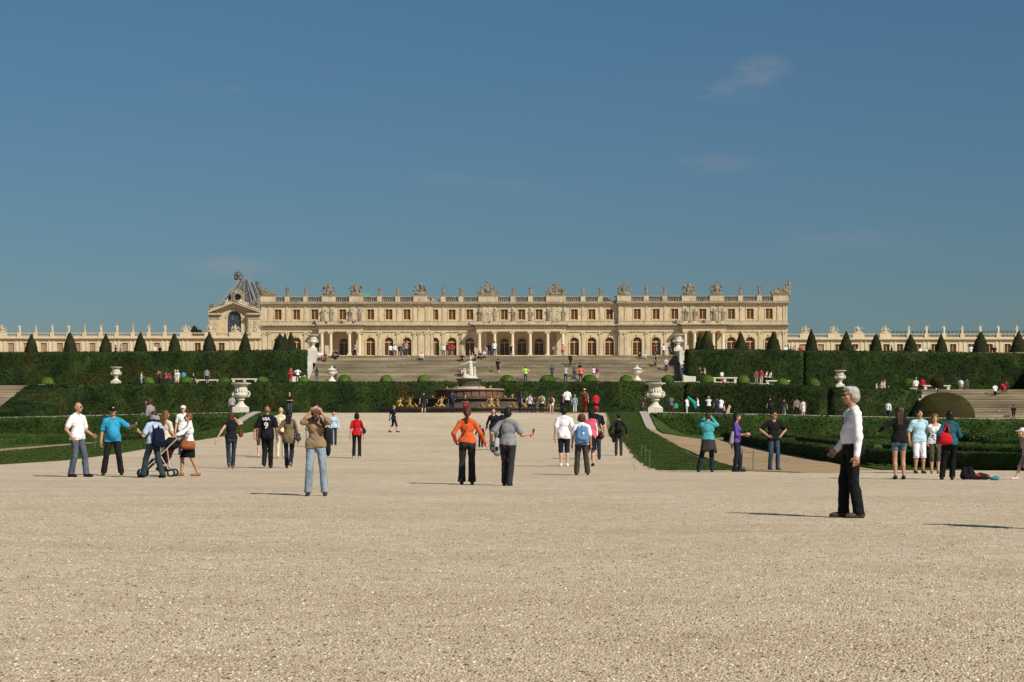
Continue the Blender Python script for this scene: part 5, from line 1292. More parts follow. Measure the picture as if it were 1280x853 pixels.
lat = [ell((0,0,.08),(.70,.45,.17)), ell((-.3,0,.25),(.28,.25,.18)), capsule((.05,0,.3),(.02,0,1.2),.24,.17), capsule((-.08,-.05,.2),(-.05,0,1.1),.14,.13), ell((0,0,1.35),(.19,.14,.26)), capsule((0,0,1.58),(0,-.01,1.68),.06,.06), ell((.0,-.02,1.80),(.10,.115,.135)),
       capsule((-.17,0,1.52),(-.42,-.05,1.36),.065,.05), capsule((-.42,-.05,1.36),(-.92,-.1,1.26),.05,.035), capsule((.17,0,1.52),(.42,.0,1.40),.065,.05), capsule((.42,0,1.40),(.62,-.1,1.62),.045,.03),
       capsule((.42,-.05,.2),(.40,-.05,.55),.13,.10), ell((.40,-.05,.72),(.12,.10,.17)), ell((.38,-.06,.98),(.085,.09,.10)), capsule((.34,-.05,.82),(.15,-.1,1.02),.04,.03),
       capsule((-.55,-.1,.2),(-.5,-.1,.45),.13,.1), ell((-.50,-.1,.60),(.12,.10,.16)), ell((-.52,-.12,.84),(.085,.09,.10)), capsule((-.44,-.1,.68),(-.22,-.12,.85),.04,.03)]
o = mesh_obj('fountain_statue', blob_mesh('latona', lat, .03, .04, noisef=lambda X: .01*np.sin(X[...,0]*45+X[...,2]*8)*(X[...,2] < 1.2)), M['marble'], None, G(fx+.1, FV, Zp(474.0, FV)), RZ); o.scale = (.92,.95,.95)
tag(o, 'white marble woman with two children crowning the fountain, arm stretched out', 'statue')
def frog_prims(): return [ell((0,0,.22),(.30,.36,.20)), ell((0,-.3,.42),(.18,.2,.15)), capsule((-.2,-.2,.2),(-.34,-.35,0),.08,.06), capsule((.2,-.2,.2),(.34,-.35,0),.08,.06), capsule((-.25,.15,.2),(-.42,0,.08),.12,.08), capsule((.25,.15,.2),(.42,0,.08),.12,.08)]
def gman_prims(a): return [capsule((-.3,-.1,.12),(.05,0,.38),.15,.17), capsule((.35,-.15,.1),(.0,0,.35),.14,.16), ell((0,0,.55),(.22,.18,.30)), ell((.02,0,.85),(.26,.18,.22)), ell((.04,-.03,1.2),(.13,.14,.16)), capsule((.24,0,.95),(.42,-.05,1.15),.07,.06), capsule((.42,-.05,1.15),(.40+.1*a,-.1,1.50),.055,.045), capsule((-.22,0,.95),(-.45,-.05,.75),.07,.055), capsule((-.45,-.05,.75),(-.5,-.2,.5+.3*a),.05,.04)]
FR = blob_mesh('frog', frog_prims(), .04, .06); GM = [blob_mesh('gman', gman_prims(a), .04, .05) for a in (0, 1)]
GF = [(500,508,'m',7.5,.95,.5),(512,508.5,'m',7.1,1.05,-.3),(519,508,'f',6.8,.75,0),(540.5,499,'f',4.3,.8,.2),(551.5,508.3,'m',6.3,1.1,.4),(545.5,508,'f',6.4,.8,0),(602,508.3,'f',6.6,.8,0),(613.5,508.8,'m',6.5,1.25,.2),(621.5,508.8,'m',6.3,1.2,-.6),(631,499,'f',4.2,.9,0),
      (640.5,498.5,'m',4.4,.6,.3),(640.5,508.5,'f',6.6,1.0,.4),(655,508.5,'f',6.8,.9,-.3),(667.5,508.8,'m',7.2,.8,.5),(559,487,'f',2.5,.7,0),(571.7,486,'f',2.4,.7,0),(600,486,'m',2.4,.45,0),(613,486.8,'m',2.5,.5,.3)]
for i, (px, py, t_, rr_, k, a) in enumerate(GF):
    X0 = (px-586.5)/14.95; dy = -math.sqrt(max(.3, rr_*rr_-X0*X0)) if rr_ > abs(X0) else -.3; v = FV+dy*.9
    o = mesh_obj('gilded_figure', GM[i % 2] if t_ == 'm' else FR, M['gilt'], None, G(U(px, v), v, Zp(py, v)-.05), RZ+a); q = 1.75 if t_ == 'm' else 1.5; o.scale = (k/q,k/q,k/q)
    lv = 'outer basin' if py > 505 else ('lower tier' if py > 495 else 'upper rim')
    tag(o, f"gilded {'half-human figure' if t_ == 'm' else 'frog'} on the fountain's {lv}, {ORD[sum(1 for q in GF[:i] if (q[1] > 505) == (py > 505) and (495 < q[1] <= 505) == (495 < py <= 505) and q[2] == t_)]} of its kind there", 'sculpture', 'gilded figures round the fountain')
# ---------------------------------------------------------------- people
def vfeet(px, fy):
    v = F*CH/(fy-535) if fy > 553 else 200
    if v < 70: return v
    return hit(px, fy)[1]
def near(px, fy, hy, head, label, lod=1, v=None, **p):
    v = v or vfeet(px, fy); u = U(px, v); z = T(u, v); H = p.pop('H', None) or (Zp(hy, v)-z)
    if abs(u) < 13.2 and v > 56: z = P(v)
    c = p.get('child', False)
    bo, parts = person((px-640)*v/F, v, z, R(head), dict(p, H=H), label, None, lod)
    return bo, parts
def acc(bo, name, prims, m, label, cat, vox=.014, k=.02, parent=None, **kw):
    o = mesh_obj(name, blob_mesh(name, prims, vox, k, **kw), m, parent)
    if parent is None:
        o.location = bo.location; o.rotation_euler = bo.rotation_euler; o.scale = bo.scale; tag(o, label, cat)
    return o
def backpack(bo, parts, m, label, sz=1.0, drop=0):
    S = parts['S']; H = S['H']; c = S['che']+np.array((0, .058*H+.085, -.03*H-drop))
    b = acc(bo, 'backpack', [capsule(c+np.array((sx*.075*sz,0,.12*sz)), c+np.array((sx*.085*sz,.01,-.15*sz)), .065*sz, .085*sz) for sx in (-1, 0, 1)]+[capsule(c+np.array((-.06*sz,.07*sz,-.10*sz)), c+np.array((.06*sz,.07*sz,-.10*sz)), .055*sz, .055*sz), capsule(c+np.array((0,-.02,.16*sz)), c+np.array((0,0,.20*sz)), .05*sz, .02*sz)], m, label, 'backpack', .013, .02, noisef=lambda X: .006*np.sin(X[...,0]*33+X[...,2]*21)*np.cos(X[...,2]*27))
    for sg in (-1, 1): q = acc(bo, 'strap', [capsule(c+np.array((sg*.09,-.05,.14)), (sg*.095,0,.835*H), .022, .022), capsule((sg*.095,0,.835*H), (sg*.105,-.085,.76*H), .022, .02), capsule((sg*.105,-.085,.76*H), (sg*.13,.02,.64*H), .02, .016)], m, None, None, .012, .01, parent=b)
    return b
def handbag(bo, parts, m, label, sg=1, z=.50, sz=1.0, y=0, strap=True, cross=False):
    S = parts['S']; H = S['H']; c = np.array((sg*(.115*H+.09), y, z*H))
    b = acc(bo, 'shoulder_bag', [capsule(c+np.array((0,-.09*sz,.06*sz)), c+np.array((0,.09*sz,.06*sz)), .05*sz, .05*sz), capsule(c+np.array((0,-.12*sz,-.04*sz)), c+np.array((0,.12*sz,-.05*sz)), .07*sz, .07*sz)], m, label, 'bag', .013, .04, noisef=lambda X: .007*np.sin(X[...,1]*37+X[...,2]*23))
    if strap:
        a = np.array(((-sg if cross else sg)*.085*H, .0, .835*H))
        for yy in (-1, 1): acc(bo, 'strap', [capsule(c+np.array((0,yy*.10*sz,.08)), a+np.array((0,yy*.06,-.02)), .012, .012), capsule(a+np.array((0,yy*.06,-.02)), a+np.array((0,0,.01)), .012, .012)], m, None, None, .011, .006, parent=b)
    return b
def texto(body, parent, loc, size, m, back=True, name='lettering'):
    cu = bpy.data.curves.new(name, 'FONT'); cu.body = body; cu.size = size; cu.align_x = 'CENTER'; cu.extrude = .003; cu.offset = .004
    tmp = bpy.data.objects.new(name, cu); col.objects.link(tmp); dg = bpy.context.evaluated_depsgraph_get()
    me = bpy.data.meshes.new_from_object(tmp.evaluated_get(dg)); bpy.data.objects.remove(tmp)
    o = mesh_obj(name, me, m, parent, loc); o.rotation_euler = (R(90), 0, R(180 if back else 0)); return o
LTAN = (.30,.22,.15)
# --- right foreground man
bo, pa = near(1065, 647.5, 483, -84, 'grey haired man in white shirt and black trousers standing side on, facing left', 0, collar=True, hair='full', hc='grey', tc=(.80,.80,.82), bc=(.010,.010,.012), sc=(.05,.035,.025),
     sleeve='long', armR=((.13,-.085,.52),(.3,1,0)), armL=((.128,.0,.474),(.3,1,0)), feet=((-.055,-.05,0),(.055,.04,0)), loose=.022, belly=.035, hem=.558, tuck=True, skin='t', stout=1.04, turn=0, glasses=True, flare=.02, bloose=.026, hs=1.02)
H = pa['S']['H']; c = pa['S']['che']
MB().box(.02,.095,-.004,.004,-.055,.055).build('name_badge', cloth((.01,.035,.035), kind='shoe'), bo, (0.02, float(c[1])-.058*H-.045, float(c[2])+.02))
acc(bo, 'camera', [ell(pa['S']['wrR']+pa['S']['haR']*.10+np.array((0,-.02,0)), (.025,.045,.03))], cloth((.25,.25,.26), kind='shoe'), "small silver camera held low by the grey haired man", 'camera', .01, .01)
acc(bo, 'belt', [ell(np.array((0,-.004,pa['S']['pel'][2]+.012*H)), (.172,.140,.024))], cloth((.16,.04,.03), kind='shoe'), None, None, .012, .01, parent=bo)
# --- tan shirt photographer
bo, pa = near(395, 620, 503.5, 5, 'woman in tan shirt and faded jeans holding a camera to her eye, legs apart', 0, collar=True, sex='f', hair='bob', hc='black', tc=KHAKI, bc=(.23,.285,.33), denim=True, sleeve='elbow',
     armR='cam', armL='cam', feet=((-.085,-.02,0),(.095,.0,0)), loose=.020, hem=.515, skin='t', flare=.02, sc=(.012,.012,.014), gripR=True, gripL=True, bloose=.022)
S = pa['S']; H = S['H']
cm_ = acc(bo, 'camera', [ell(S['head']+np.array((.0,-.145,.012)), (.065,.028,.038)), capsule(S['head']+np.array((0,-.15,.01)), S['head']+np.array((0,-.20,.01)), .028, .026)], cloth((.45,.45,.47), kind='shoe'), 'small silver camera at the eye of the woman in tan', 'camera', .008, .008)
acc(bo, 'wrist_strap', [ell(S['head']+np.array((.075,-.12,-.03)), (.03,.025,.05))], cloth((.65,.05,.25)), None, None, .009, .01, parent=bo)
acc(bo, 'collar', [capsule((-.06,-.085,.845*H),(-.02,-.125,.80*H),.022,.016), capsule((.06,-.085,.845*H),(.02,-.125,.80*H),.022,.016)], cloth((.05,.045,.04)), None, None, .010, .01, parent=bo)
b = acc(bo, 'shoulder_bag', [ell((.205,.05,.63*H),(.08,.11,.19)), ell((.22,.05,.50*H),(.05,.09,.13))], cloth(BLK), 'long black bag hanging from the shoulder of the woman in tan', 'bag', .014, .03)
acc(bo, 'strap', [capsule((.10,-.10,.80*H),(.19,.0,.68*H),.016,.016), capsule((.10,-.10,.80*H),(.085,0,.84*H),.016,.016)], cloth(BLK), None, None, .011, .006, parent=b)
for k in range(5): acc(bo, 'button', [ell((.0,-.155+.022*abs(k-2)-.015*(k==0),(.555+k*.045)*H),(.009,.006,.009))], cloth((.10,.07,.05), kind='shoe'), None, None, .005, .003, parent=bo)
# --- centre couple
bo, pa = near(584, 606, 508, 182, 'woman in orange cardigan and dark flared trousers seen from behind, holding a hand', 0, sex='f', hair='pony', hc='red', tc=(.58,.10,.026), bc=(.030,.028,.028), sleeve='long',
     armR=((.235,-.04,.52),(.3,1,-.1)), armL=((.15,-.06,.56),(.6,1,0)), feet=((-.062,.01,0),(.07,-.02,0)), loose=.016, hem=.535, flare=.03, bloose=.028, sc=(.03,.02,.02))
S = pa['S']; H = S['H']
acc(bo, 'bag_strap', [capsule((-.07,.03,.84*H),(0,.105,.74*H),.010,.010), capsule((0,.105,.74*H),(.10,.10,.62*H),.010,.010)], cloth((.03,.02,.02)), None, None, .009, .004, parent=bo)
bo2, pa = near(635, 607.5, 509, 165, 'man in grey polo shirt seen from behind, pointing a phone to the right', 0, collar=True, hair='full', hc='black', tc=(.225,.235,.25), bc=(.032,.030,.032), turn=0,
     armL=((.22,-.02,.56),(.3,1,0)), armR=((.25,-.13,.655),(.3,.6,-1)), feet=((-.035,.06,0),(.06,-.05,0)), loose=.024, hem=.52, glasses=True, stout=1.05, skin='t', bloose=.024, flare=.012)
S = pa['S']; H = S['H']
acc(bo2, 'belt', [ell(np.array((0,.006,.515*H+.045)), (.185,.148,.02))], cloth((.02,.015,.015), kind='shoe'), None, None, .012, .01, parent=bo2)
acc(bo2, 'red_waistband', [ell(np.array((.03,.085,.515*H+.01)), (.10,.075,.018))], cloth((.45,.02,.025)), None, None, .012, .01, parent=bo2)
acc(bo2, 'phone', [capsule(S['wrR']+S['haR']*.10,S['wrR']+S['haR']*.10+np.array((-.02,-.04,.10)),.022,.020)], cloth((.01,.01,.01), kind='shoe'), 'black phone held out to the right by the grey shirted man', 'phone', .009, .006)
b = acc(bo2, 'shoulder_bag', [ell((.235,.0,.50*H),(.09,.13,.20)), ell((.24,.0,.45*H),(.10,.13,.13))], cloth((.36,.37,.35)), 'grey and white patterned bag between the orange cardigan and the grey shirt', 'bag', .014, .03)
for q in range(6): acc(bo2, 'dark_patch', [ell((.245+.07*math.cos(q*2.1),.10+.03*math.sin(q),(.44+.022*q)*H),(.035,.03,.028))], cloth((.02,.02,.02)), None, None, .011, .01, parent=b)
acc(bo2, 'strap', [capsule((.22,.02,.60*H),(.12,.09,.76*H),.016,.016), capsule((.12,.09,.76*H),(.08,.0,.845*H),.016,.016)], cloth(BLK), None, None, .011, .006, parent=b)
near(617, 562, 509.5, -5, 'person in open black jacket and white shirt walking forward behind the centre couple', 1, v=84, sex='f', hair='long', hc='brown', tc=(.012,.012,.016), bc=(.05,.07,.11), denim=True, sleeve='long', feet=((-.05,-.10,0),(.06,.08,0)), armR=((.17,-.02,.50),(.4,1,0)))
near(628, 562, 512, 175, 'person in black half hidden behind the grey polo man', 1, v=88, hair='short', hc='black', tc=BLK, bc=BLK, sleeve='long')
near(601, 560.5, 531, 0, 'small child in dark clothes and blue hat beside the orange cardigan', 1, v=87, child=True, hs=1.45, hair='short', hc='brown', tc=(.02,.02,.025), bc=BLK, sleeve='long', cap=(.25,.33,.42), armR='out')
# --- left group
bo, pa = near(97, 596.5, 502, 62, 'man with shaved head in white polo and blue jeans at the far left', 0, collar=True, hair='bald', skin='t', tc=(.78,.76,.80), bc=(.075,.10,.13), denim=True, glasses=True, feet=((-.055,.07,0),(.07,-.09,0)), belly=.03, loose=.026,
     hem=.50, turn=10, armR=((.15,-.04,.53),(.3,1,0)), armL=((.13,-.15,.56),(.3,.8,-.5)), flare=.02, bloose=.026, stout=1.05)
acc(bo, 'scalp_hair', [ell(pa['pt'](0,.020,.022),(.0455*1.76,.052*1.76,.044*1.76))], cloth((.07,.045,.03), kind='hair'), None, None, .009, .01, parent=bo)
acc(bo, 'rolled_map', [capsule(pa['S']['wrL']+np.array((0,-.06,-.05)), pa['S']['wrL']+np.array((0.03,-.04,-.32)), .014, .014)], cloth((.10,.10,.10), kind='shoe'), 'thin dark stick held by the man in the white polo', 'stick', .009, .005)
bo, pa = near(141, 594.5, 507.5, 12, 'stout man in bright blue polo and black cap, left arm pointing right', 0, collar=True, hair='short', hc='black', skin='t', tc=(.035,.30,.50), bc=(.014,.013,.015), cap=(.008,.008,.010), glasses=True, belly=.085, stout=1.10, loose=.028,
     hem=.49, feet=((-.13,-.02,0),(.12,0,0)), armL=((.31,-.16,.73),(.5,.6,-1)), armR=((.165,-.02,.49),(.4,1,0)), turn=8, flare=.02, bloose=.03)
acc(bo, 'cap_badge', [ell(pa['pt'](0,-.052,.048), (.028,.012,.016))], cloth((.6,.6,.6)), None, None, .008, .004, parent=bo)
bo, pa = near(192, 597.5, 512, 232, 'man in pale blue shirt striding left with a child on his shoulders', 0, hair='short', hc='brown', skin='l', tc=(.40,.50,.66), bc=(.030,.045,.052), feet=((-.06,.14,0),(.07,-.15,.0)), armL=((.14,-.16,.70),(.4,.6,-1)), armR=((.15,-.10,.74),(.5,.6,-1)), loose=.024, hem=.52, bloose=.028, flare=.02)
backpack(bo, pa, cloth((.006,.010,.028)), 'dark navy backpack on the man carrying a child', 1.15, .12)
S = pa['S']; q = world_of(bo, (0, .02, .835*S['H']))
kid, kp = person(q.x+.02, q.y, q.z-.25, R(240), dict(H=1.05, hs=1.42, child=True, hair='full', hc='brown', tc=(.25,.225,.235), bc=(.02,.03,.06), sleeve='long', hipz=.27, feet=((-.10,-.16,-.10),(.10,-.16,-.10)), armR='bent', armL='bent', lean=.3, nod=20, knee=(0,-1,.5)), 'small child in grey top riding on the shoulders of the man in pale blue', None, 1)
near(207, 590, 513, 150, 'woman with long brown hair in cream top beyond the pushchair', 1, sex='f', hair='long', hc='auburn', tc=(.62,.54,.42), bc=(.30,.27,.23), bottom='capri', sc=(.3,.2,.12), armR='fwd')
bo, pa = near(236, 595.5, 515, -72, 'woman in white blouse and black skirt pushing a pushchair', 0, sex='f', hair='short', hc='auburn', skin='t', tc=(.80,.80,.80), bc=(.010,.010,.012), bottom='skirt', glasses=True, sleeve='elbow', armR='push', armL='push', feet=((-.05,-.11,0),(.055,.13,0)),
     loose=.028, hem=.555, tuck=True, sc=(.25,.10,.05), stout=1.12)
acc(bo, 'shoulder_bag', [capsule((.20,-.18,.53*pa['S']['H']),(.20,.08,.50*pa['S']['H']),.06,.055), capsule((.20,-.17,.47*pa['S']['H']),(.20,.06,.455*pa['S']['H']),.085,.075), capsule((.19,-.1,.56*pa['S']['H']),(.13,0,.66*pa['S']['H']),.014,.012)], cloth((.26,.085,.03)), 'brown leather bag on the arm of the woman with the pushchair', 'bag', .014, .04)
near(229, 566, 506.5, 0, 'man in white hat and white printed T-shirt walking up behind the pushchair', 1, v=79, hair='short', hc='brown', tc=WHT, bc=DJEAN, cap=(.8,.8,.78), feet=((-.05,-.08,0),(.06,.1,0)))
def stroller():
    v = vfeet(197, 596.5); r = empty('pushchair', ((197-640)*v/F, v+.35, 0), 0); tag(r, 'folding pushchair with pale frame and dark red seat, pushed to the left', 'pushchair')
    al = M_AL
    for y in (-.24, .24):
        MB().tube([(-.42,y,.12),(-.05,y,.45),(.30,y,.80),(.48,y,.97),(.58,y,.98)], .016, 8).build('frame_tube', al, r); MB().tube([(.30,y,.10),(.12,y,.42),(-.02,y,.66)], .015, 8).build('frame_tube', al, r)
        MB().tube([(.22,y,.70),(.30,y,.12)], .014, 8).build('frame_tube', al, r)
        for x in (-.44, .32):
            for d in (-.045, .045):
                w_ = MB(); pts = [(x+.085*math.cos(2*math.pi*k/18), y+d, .10+.085*math.sin(2*math.pi*k/18)) for k in range(19)]
                w_.tube(pts, .018, 6); wh = w_.build('wheel', cloth(BLK, kind='shoe'), r); h = MB().tube([(x,y+d-.012,.10),(x,y+d+.012,.10)], .055, 12); h.build('rim', M_AL, wh)
    MB().tube([(.58,-.24,.98),(.58,.24,.98)], .02, 8).build('handle', cloth(BLK, kind='shoe'), r)
    for nm, P_, m in (('seat', [ell((-.02,0,.42),(.22,.20,.06)), capsule((.10,0,.44),(.28,0,.78),.13,.12)], (.035,.008,.010)), ('canopy', [ell((.30,0,.84),(.20,.22,.16))], (.015,.013,.016)), ('footrest', [capsule((-.22,0,.36),(-.36,0,.16),.06,.05)], (.02,.02,.02)), ('basket', [ell((.08,0,.20),(.20,.18,.07))], (.02,.02,.025))):
        mesh_obj(nm, blob_mesh(nm, P_, .018, .03), cloth(m), r)
M_AL = cloth((.42,.40,.36), kind='shoe'); stroller()
# --- walkers left of centre
bo, pa = near(289, 586, 515, 190, 'red haired woman in black sleeveless top, one hand at her ear', 1, sex='f', hair='bob', hc='red', tc=BLK, bc=(.022,.035,.06), denim=True, sleeve='none', skin='l', armR='face', armL=((.27,.06,.50),(.3,1,0)), feet=((-.03,-.09,0),(.04,.10,.05)), loose=.012, sc=(.12,.09,.07))
handbag(bo, pa, cloth((.13,.035,.018)), 'reddish brown handbag of the red haired woman in black', -1, .62, .95, .02)
bo, pa = near(334, 585.5, 507, 178, 'man in black T-shirt lettered USA walking away, shaved head', 1, hair='bald', skin='d', tc=(.010,.010,.013), bc=(.012,.012,.014), feet=((-.04,-.08,0),(.035,.10,.05)), armR=((.165,0,.49),(.3,1,0)), armL=((.17,-.02,.49),(.3,1,0)), loose=.03, hem=.47, stout=1.08, broad=1.08, bloose=.03)
H = pa['S']['H']; texto('USA', bo, (0, .172, .765*H), .125, cloth((.8,.8,.8))); texto('9', bo, (.0, .180, .635*H), .27, cloth((.75,.72,.78)))
bo, pa = near(351, 573, 509, 182, 'bald man in cream shirt and trousers walking away', 1, hair='bald', skin='l', tc=(.66,.62,.46), bc=(.58,.51,.36), sc=(.4,.35,.25), feet=((-.06,0,0),(.06,0.04,0)), loose=.03, hem=.49, bloose=.03)
bo, pa = near(361, 585.5, 512, 180, 'woman in khaki coat with long dark hair and a grey shoulder bag', 1, sex='f', hair='long', hc='black', tc=(.17,.12,.065), bc=(.016,.022,.045), sleeve='long', hem=.43, loose=.032, feet=((-.04,.10,.05),(.045,-.09,0)), armL=((.14,-.10,.60),(.6,.8,-.3)), sc=(.18,.15,.11))
handbag(bo, pa, cloth((.045,.048,.055)), 'grey shoulder bag of the woman in the khaki coat', -1, .53, 1.05, .06)
near(326, 571, 517, 185, 'person in shorts almost hidden behind the man lettered USA', 1, hair='short', hc='brown', tc=(.03,.02,.02), bc=(.05,.05,.06), bottom='shorts', sc=(.5,.5,.5), feet=((-.05,-.05,0),(.05,.08,0)))
bo, pa = near(417, 552.5, 513.5, 10, 'person in pale blue shirt and jeans half hidden behind the woman in tan', 1, v=90, sex='f', hair='full', hc='black', tc=(.42,.52,.66), bc=DJEAN, denim=True, sleeve='long', feet=((-.05,-.06,0),(.06,.07,0)))
near(386, 560, 519, 5, 'person whose arm shows left of the woman in tan', 1, v=88, sex='f', hair='short', hc='brown', tc=KHAKI, bc=(.3,.3,.3), sleeve='none', armR='out')
bo, pa = near(446, 573, 516, 178, 'woman in red T-shirt and black trousers with a black bag', 1, sex='f', hair='bob', hc='black', tc=(.50,.012,.022), bc=(.014,.014,.018), feet=((-.06,0,0),(.065,.03,0)), loose=.018, sc=(.4,.4,.4), flare=.02)
handbag(bo, pa, cloth((.012,.012,.014)), 'black bag on the shoulder of the woman in red', -1, .60, .9, .05)
bo, pa = near(492, 537.2, 501.5, 115, 'boy in navy vest and dark knee breeches walking right across the gravel', 1, v=113.5, H=1.68, hair='full', hc='auburn', tc=(.02,.035,.075), bc=(.012,.014,.026), bottom='capri', sleeve='short', feet=((-.05,-.12,0),(.05,.14,.02)), armR='fwd', armL='back')
# --- right of centre
bo, pa = near(705, 583.5, 509, 180, 'man in plain white T-shirt and navy knee shorts seen from behind', 0, hair='full', hc='black', tc=(.80,.78,.82), bc=(.016,.022,.036), bottom='kneeshorts', sc=(.75,.75,.75), feet=((-.055,0,0),(.05,-.03,0)), loose=.030, hem=.47, bloose=.032, armR=((.15,0,.50),(.3,1,0)))
bo, pa = near(727, 594, 517.5, 183, 'red-brown haired youth with blue patterned backpack and brown trousers', 0, hair='curly', hc='red', tc=(.76,.76,.78), bc=(.055,.045,.038), feet=((-.10,-.0,0),(.085,.03,0)), loose=.025, hem=.50, bloose=.032, flare=.015, stout=1.06, sc=(.02,.018,.016), skin='t')
b = backpack(bo, pa, cloth((.10,.20,.36)), 'blue, white and black patterned backpack of the red-brown haired youth', 1.12, .05)
S = pa['S']; H = S['H']; c = S['che']+np.array((0,.058*H+.20,-.06*H))
for q, (dx, dz, cc) in enumerate(((-.07,.10,(.6,.68,.75)),(.06,.12,(.015,.02,.03)),(-.02,.02,(.6,.68,.75)),(.08,-.02,(.3,.42,.55)),(-.09,-.04,(.015,.02,.03)),(.0,-.12,(.02,.03,.05)),(.06,-.16,(.5,.58,.65)),(-.06,-.15,(.05,.10,.2)))):
    acc(bo, 'printed_patch', [ell(c+np.array((dx,-.05-abs(dz)*.25-abs(dx)*.35+.03,dz)),(.035,.022,.04))], cloth(cc), None, None, .011, .01, parent=b)
bo, pa = near(739, 583, 513, 190, 'dark haired woman in pink top with white cardigan and wine red bag', 1, sex='f', hair='bob', hc='black', tc=(.62,.10,.16), bc=(.012,.012,.02), sleeve='none', armR=((.15,-.03,.52),(.3,1,0)), feet=((-.03,0,0),(.07,.05,0)), skin='l', bottom='skirt')
acc(bo, 'cardigan', [capsule((-.13,.0,.80*pa['S']['H']),(-.20,.03,.66*pa['S']['H']),.07,.06), capsule((-.20,.03,.66*pa['S']['H']),(-.18,.02,.55*pa['S']['H']),.06,.05)], cloth(WHT), None, None, .014, .02, parent=bo)
handbag(bo, pa, cloth((.07,.01,.02)), 'wine red bag of the woman in the pink top', -1, .55, 1.1, .04)
near(745, 575, 507.5, 182, 'person in red cap and black waistcoat just beyond the pink top', 1, hair='short', hc='brown', tc=(.014,.014,.018), bc=DJEAN, cap=(.42,.02,.035), skin='l')
bo, pa = near(773.5, 570, 517.5, 184, 'person in dark cap and dark clothes with a small dark backpack, jacket in hand', 1, hair='short', hc='black', tc=(.017,.016,.02), bc=(.035,.033,.036), sleeve='long', cap=(.035,.028,.026), feet=((-.05,.04,0),(.06,-.03,0)), armR=((.19,.0,.52),(.3,1,0)), armL='out', skin='t')
backpack(bo, pa, cloth((.02,.014,.016)), 'small dark backpack worn by the person in the dark cap', .85)
acc(bo, 'jacket', [ell((.30,.0,.50*pa['S']['H']),(.10,.10,.11)), capsule((.24,.0,.46*pa['S']['H']),(.22,0,.34*pa['S']['H']),.07,.05)], cloth(BLK), 'black jacket carried in the left hand of the dark capped walker', 'jacket', .016, .04)
bo, pa = near(885, 590.5, 514.5, 172, 'man in turquoise top raising a camera, grey sweater tied round his waist', 0, hair='short', hc='brown', tc=(.07,.33,.37), bc=(.016,.022,.034), armR='cam', armL='cam', feet=((-.065,0,0),(.155,-.01,0)), loose=.022, hem=.50, sleeve='long', stout=1.06, skin='t', bloose=.022)
H = pa['S']['H']
acc(bo, 'tied_sweater', [ell((0,.015,.525*H),(.19,.150,.045)), capsule((-.07,.09,.50*H),(-.09,.11,.40*H),.075,.08), capsule((.07,.09,.50*H),(.10,.11,.38*H),.075,.09), capsule((0,.10,.50*H),(0,.13,.38*H),.07,.07), capsule((-.16,.05,.50*H),(-.22,.06,.33*H),.045,.04)], cloth((.04,.038,.036)), None, None, .016, .05, parent=bo)
bo, pa = near(920.5, 590, 516.5, 75, 'woman in purple top with long black hair, facing right', 0, sex='f', hair='long', hc='black', tc=(.115,.065,.30), bc=(.014,.018,.032), sleeve='elbow', armR='bent', armL='hold', feet=((-.04,.03,0),(.05,-.05,0)), loose=.018, hem=.50, skin='t')
acc(bo, 'scarf', [capsule((-.18,.08,.66*pa['S']['H']),(-.20,.12,.50*pa['S']['H']),.05,.07)], cloth((.26,.25,.26)), 'grey scarf hanging behind the woman in purple', 'scarf', .016, .03)
acc(bo, 'glove', [capsule((-.20,.10,.48*pa['S']['H']),(-.19,.10,.40*pa['S']['H']),.03,.02)], cloth(BLK), 'dark strap end hanging below the grey scarf', 'strap', .012, .01)
bo, pa = near(967, 588.5, 513.5, 18, 'man in black T-shirt, sunglasses and jeans with hands on hips', 0, hair='short', hc='black', tc=(.010,.010,.012), bc=(.035,.058,.095), denim=True, glasses=True, armR='hip', armL='hip', feet=((-.055,0.03,0),(.06,-.03,0)), turn=20, loose=.024, hem=.50, skin='t', stout=1.05, sc=(.06,.06,.07))
# --- photo group on the right
bo, pa = near(1124, 599.5, 508, 180, 'woman in black sweater and short denim shorts taking the picture', 0, sex='f', hair='long', hc='brown', tc=(.012,.009,.012), bc=(.10,.18,.25), denim=True, bottom='hotpants', sleeve='long', armL=((.26,-.08,.66),(1,.4,-.6)), armR='cam', feet=((-.06,0,0),(.055,.02,0)), skin='t', hem=.50, loose=.022, bloose=.022)
acc(bo, 'pink_phone', [ell(pa['S']['head']+np.array((-.11,-.17,.03)),(.045,.015,.065))], cloth((.5,.04,.10), kind='shoe'), 'pink phone held up by the woman in denim shorts', 'phone', .01, .01)
bo, pa = near(1149, 592, 511.5, 8, 'man in light blue striped polo and white knee shorts, arm round his companion', 0, collar=True, hair='short', hc='black', tc=(.40,.60,.70), bc=(.78,.76,.80), bottom='kneeshorts', armR=((.165,-.02,.50),(.4,1,0)), armL=((.20,.08,.80),(.6,1,-.6)), feet=((-.06,-.0,0),(.065,0,0)), loose=.024, hem=.49, skin='t', sc=(.10,.07,.05), stout=1.04, bloose=.03)
S = pa['S']; H = S['H']
for q in range(5):
    zz = (.70-.035*q)*H; acc(bo, 'stripe', [ell((0,-.005,zz),(.094*H+.0285-.011*q*.5,.058*H+.028-.002*q,.008))], cloth((.72,.78,.84)), None, None, .010, .004, parent=bo)
bo, pa = near(1168.5, 592, 517.5, -8, 'smiling woman with auburn curls in white V-neck top and olive capri trousers', 0, sex='f', hair='curly', hc='auburn', tc=(.80,.78,.80), bc=(.075,.062,.045), bottom='capri', sleeve='none', armL=((.17,.0,.52),(.4,1,0)), armR=((.12,.0,.52),(.3,1,0)), feet=((-.05,0,0),(.055,0,0)), loose=.016, skin='l', hem=.50, sc=(.25,.15,.1), neckline=.048)
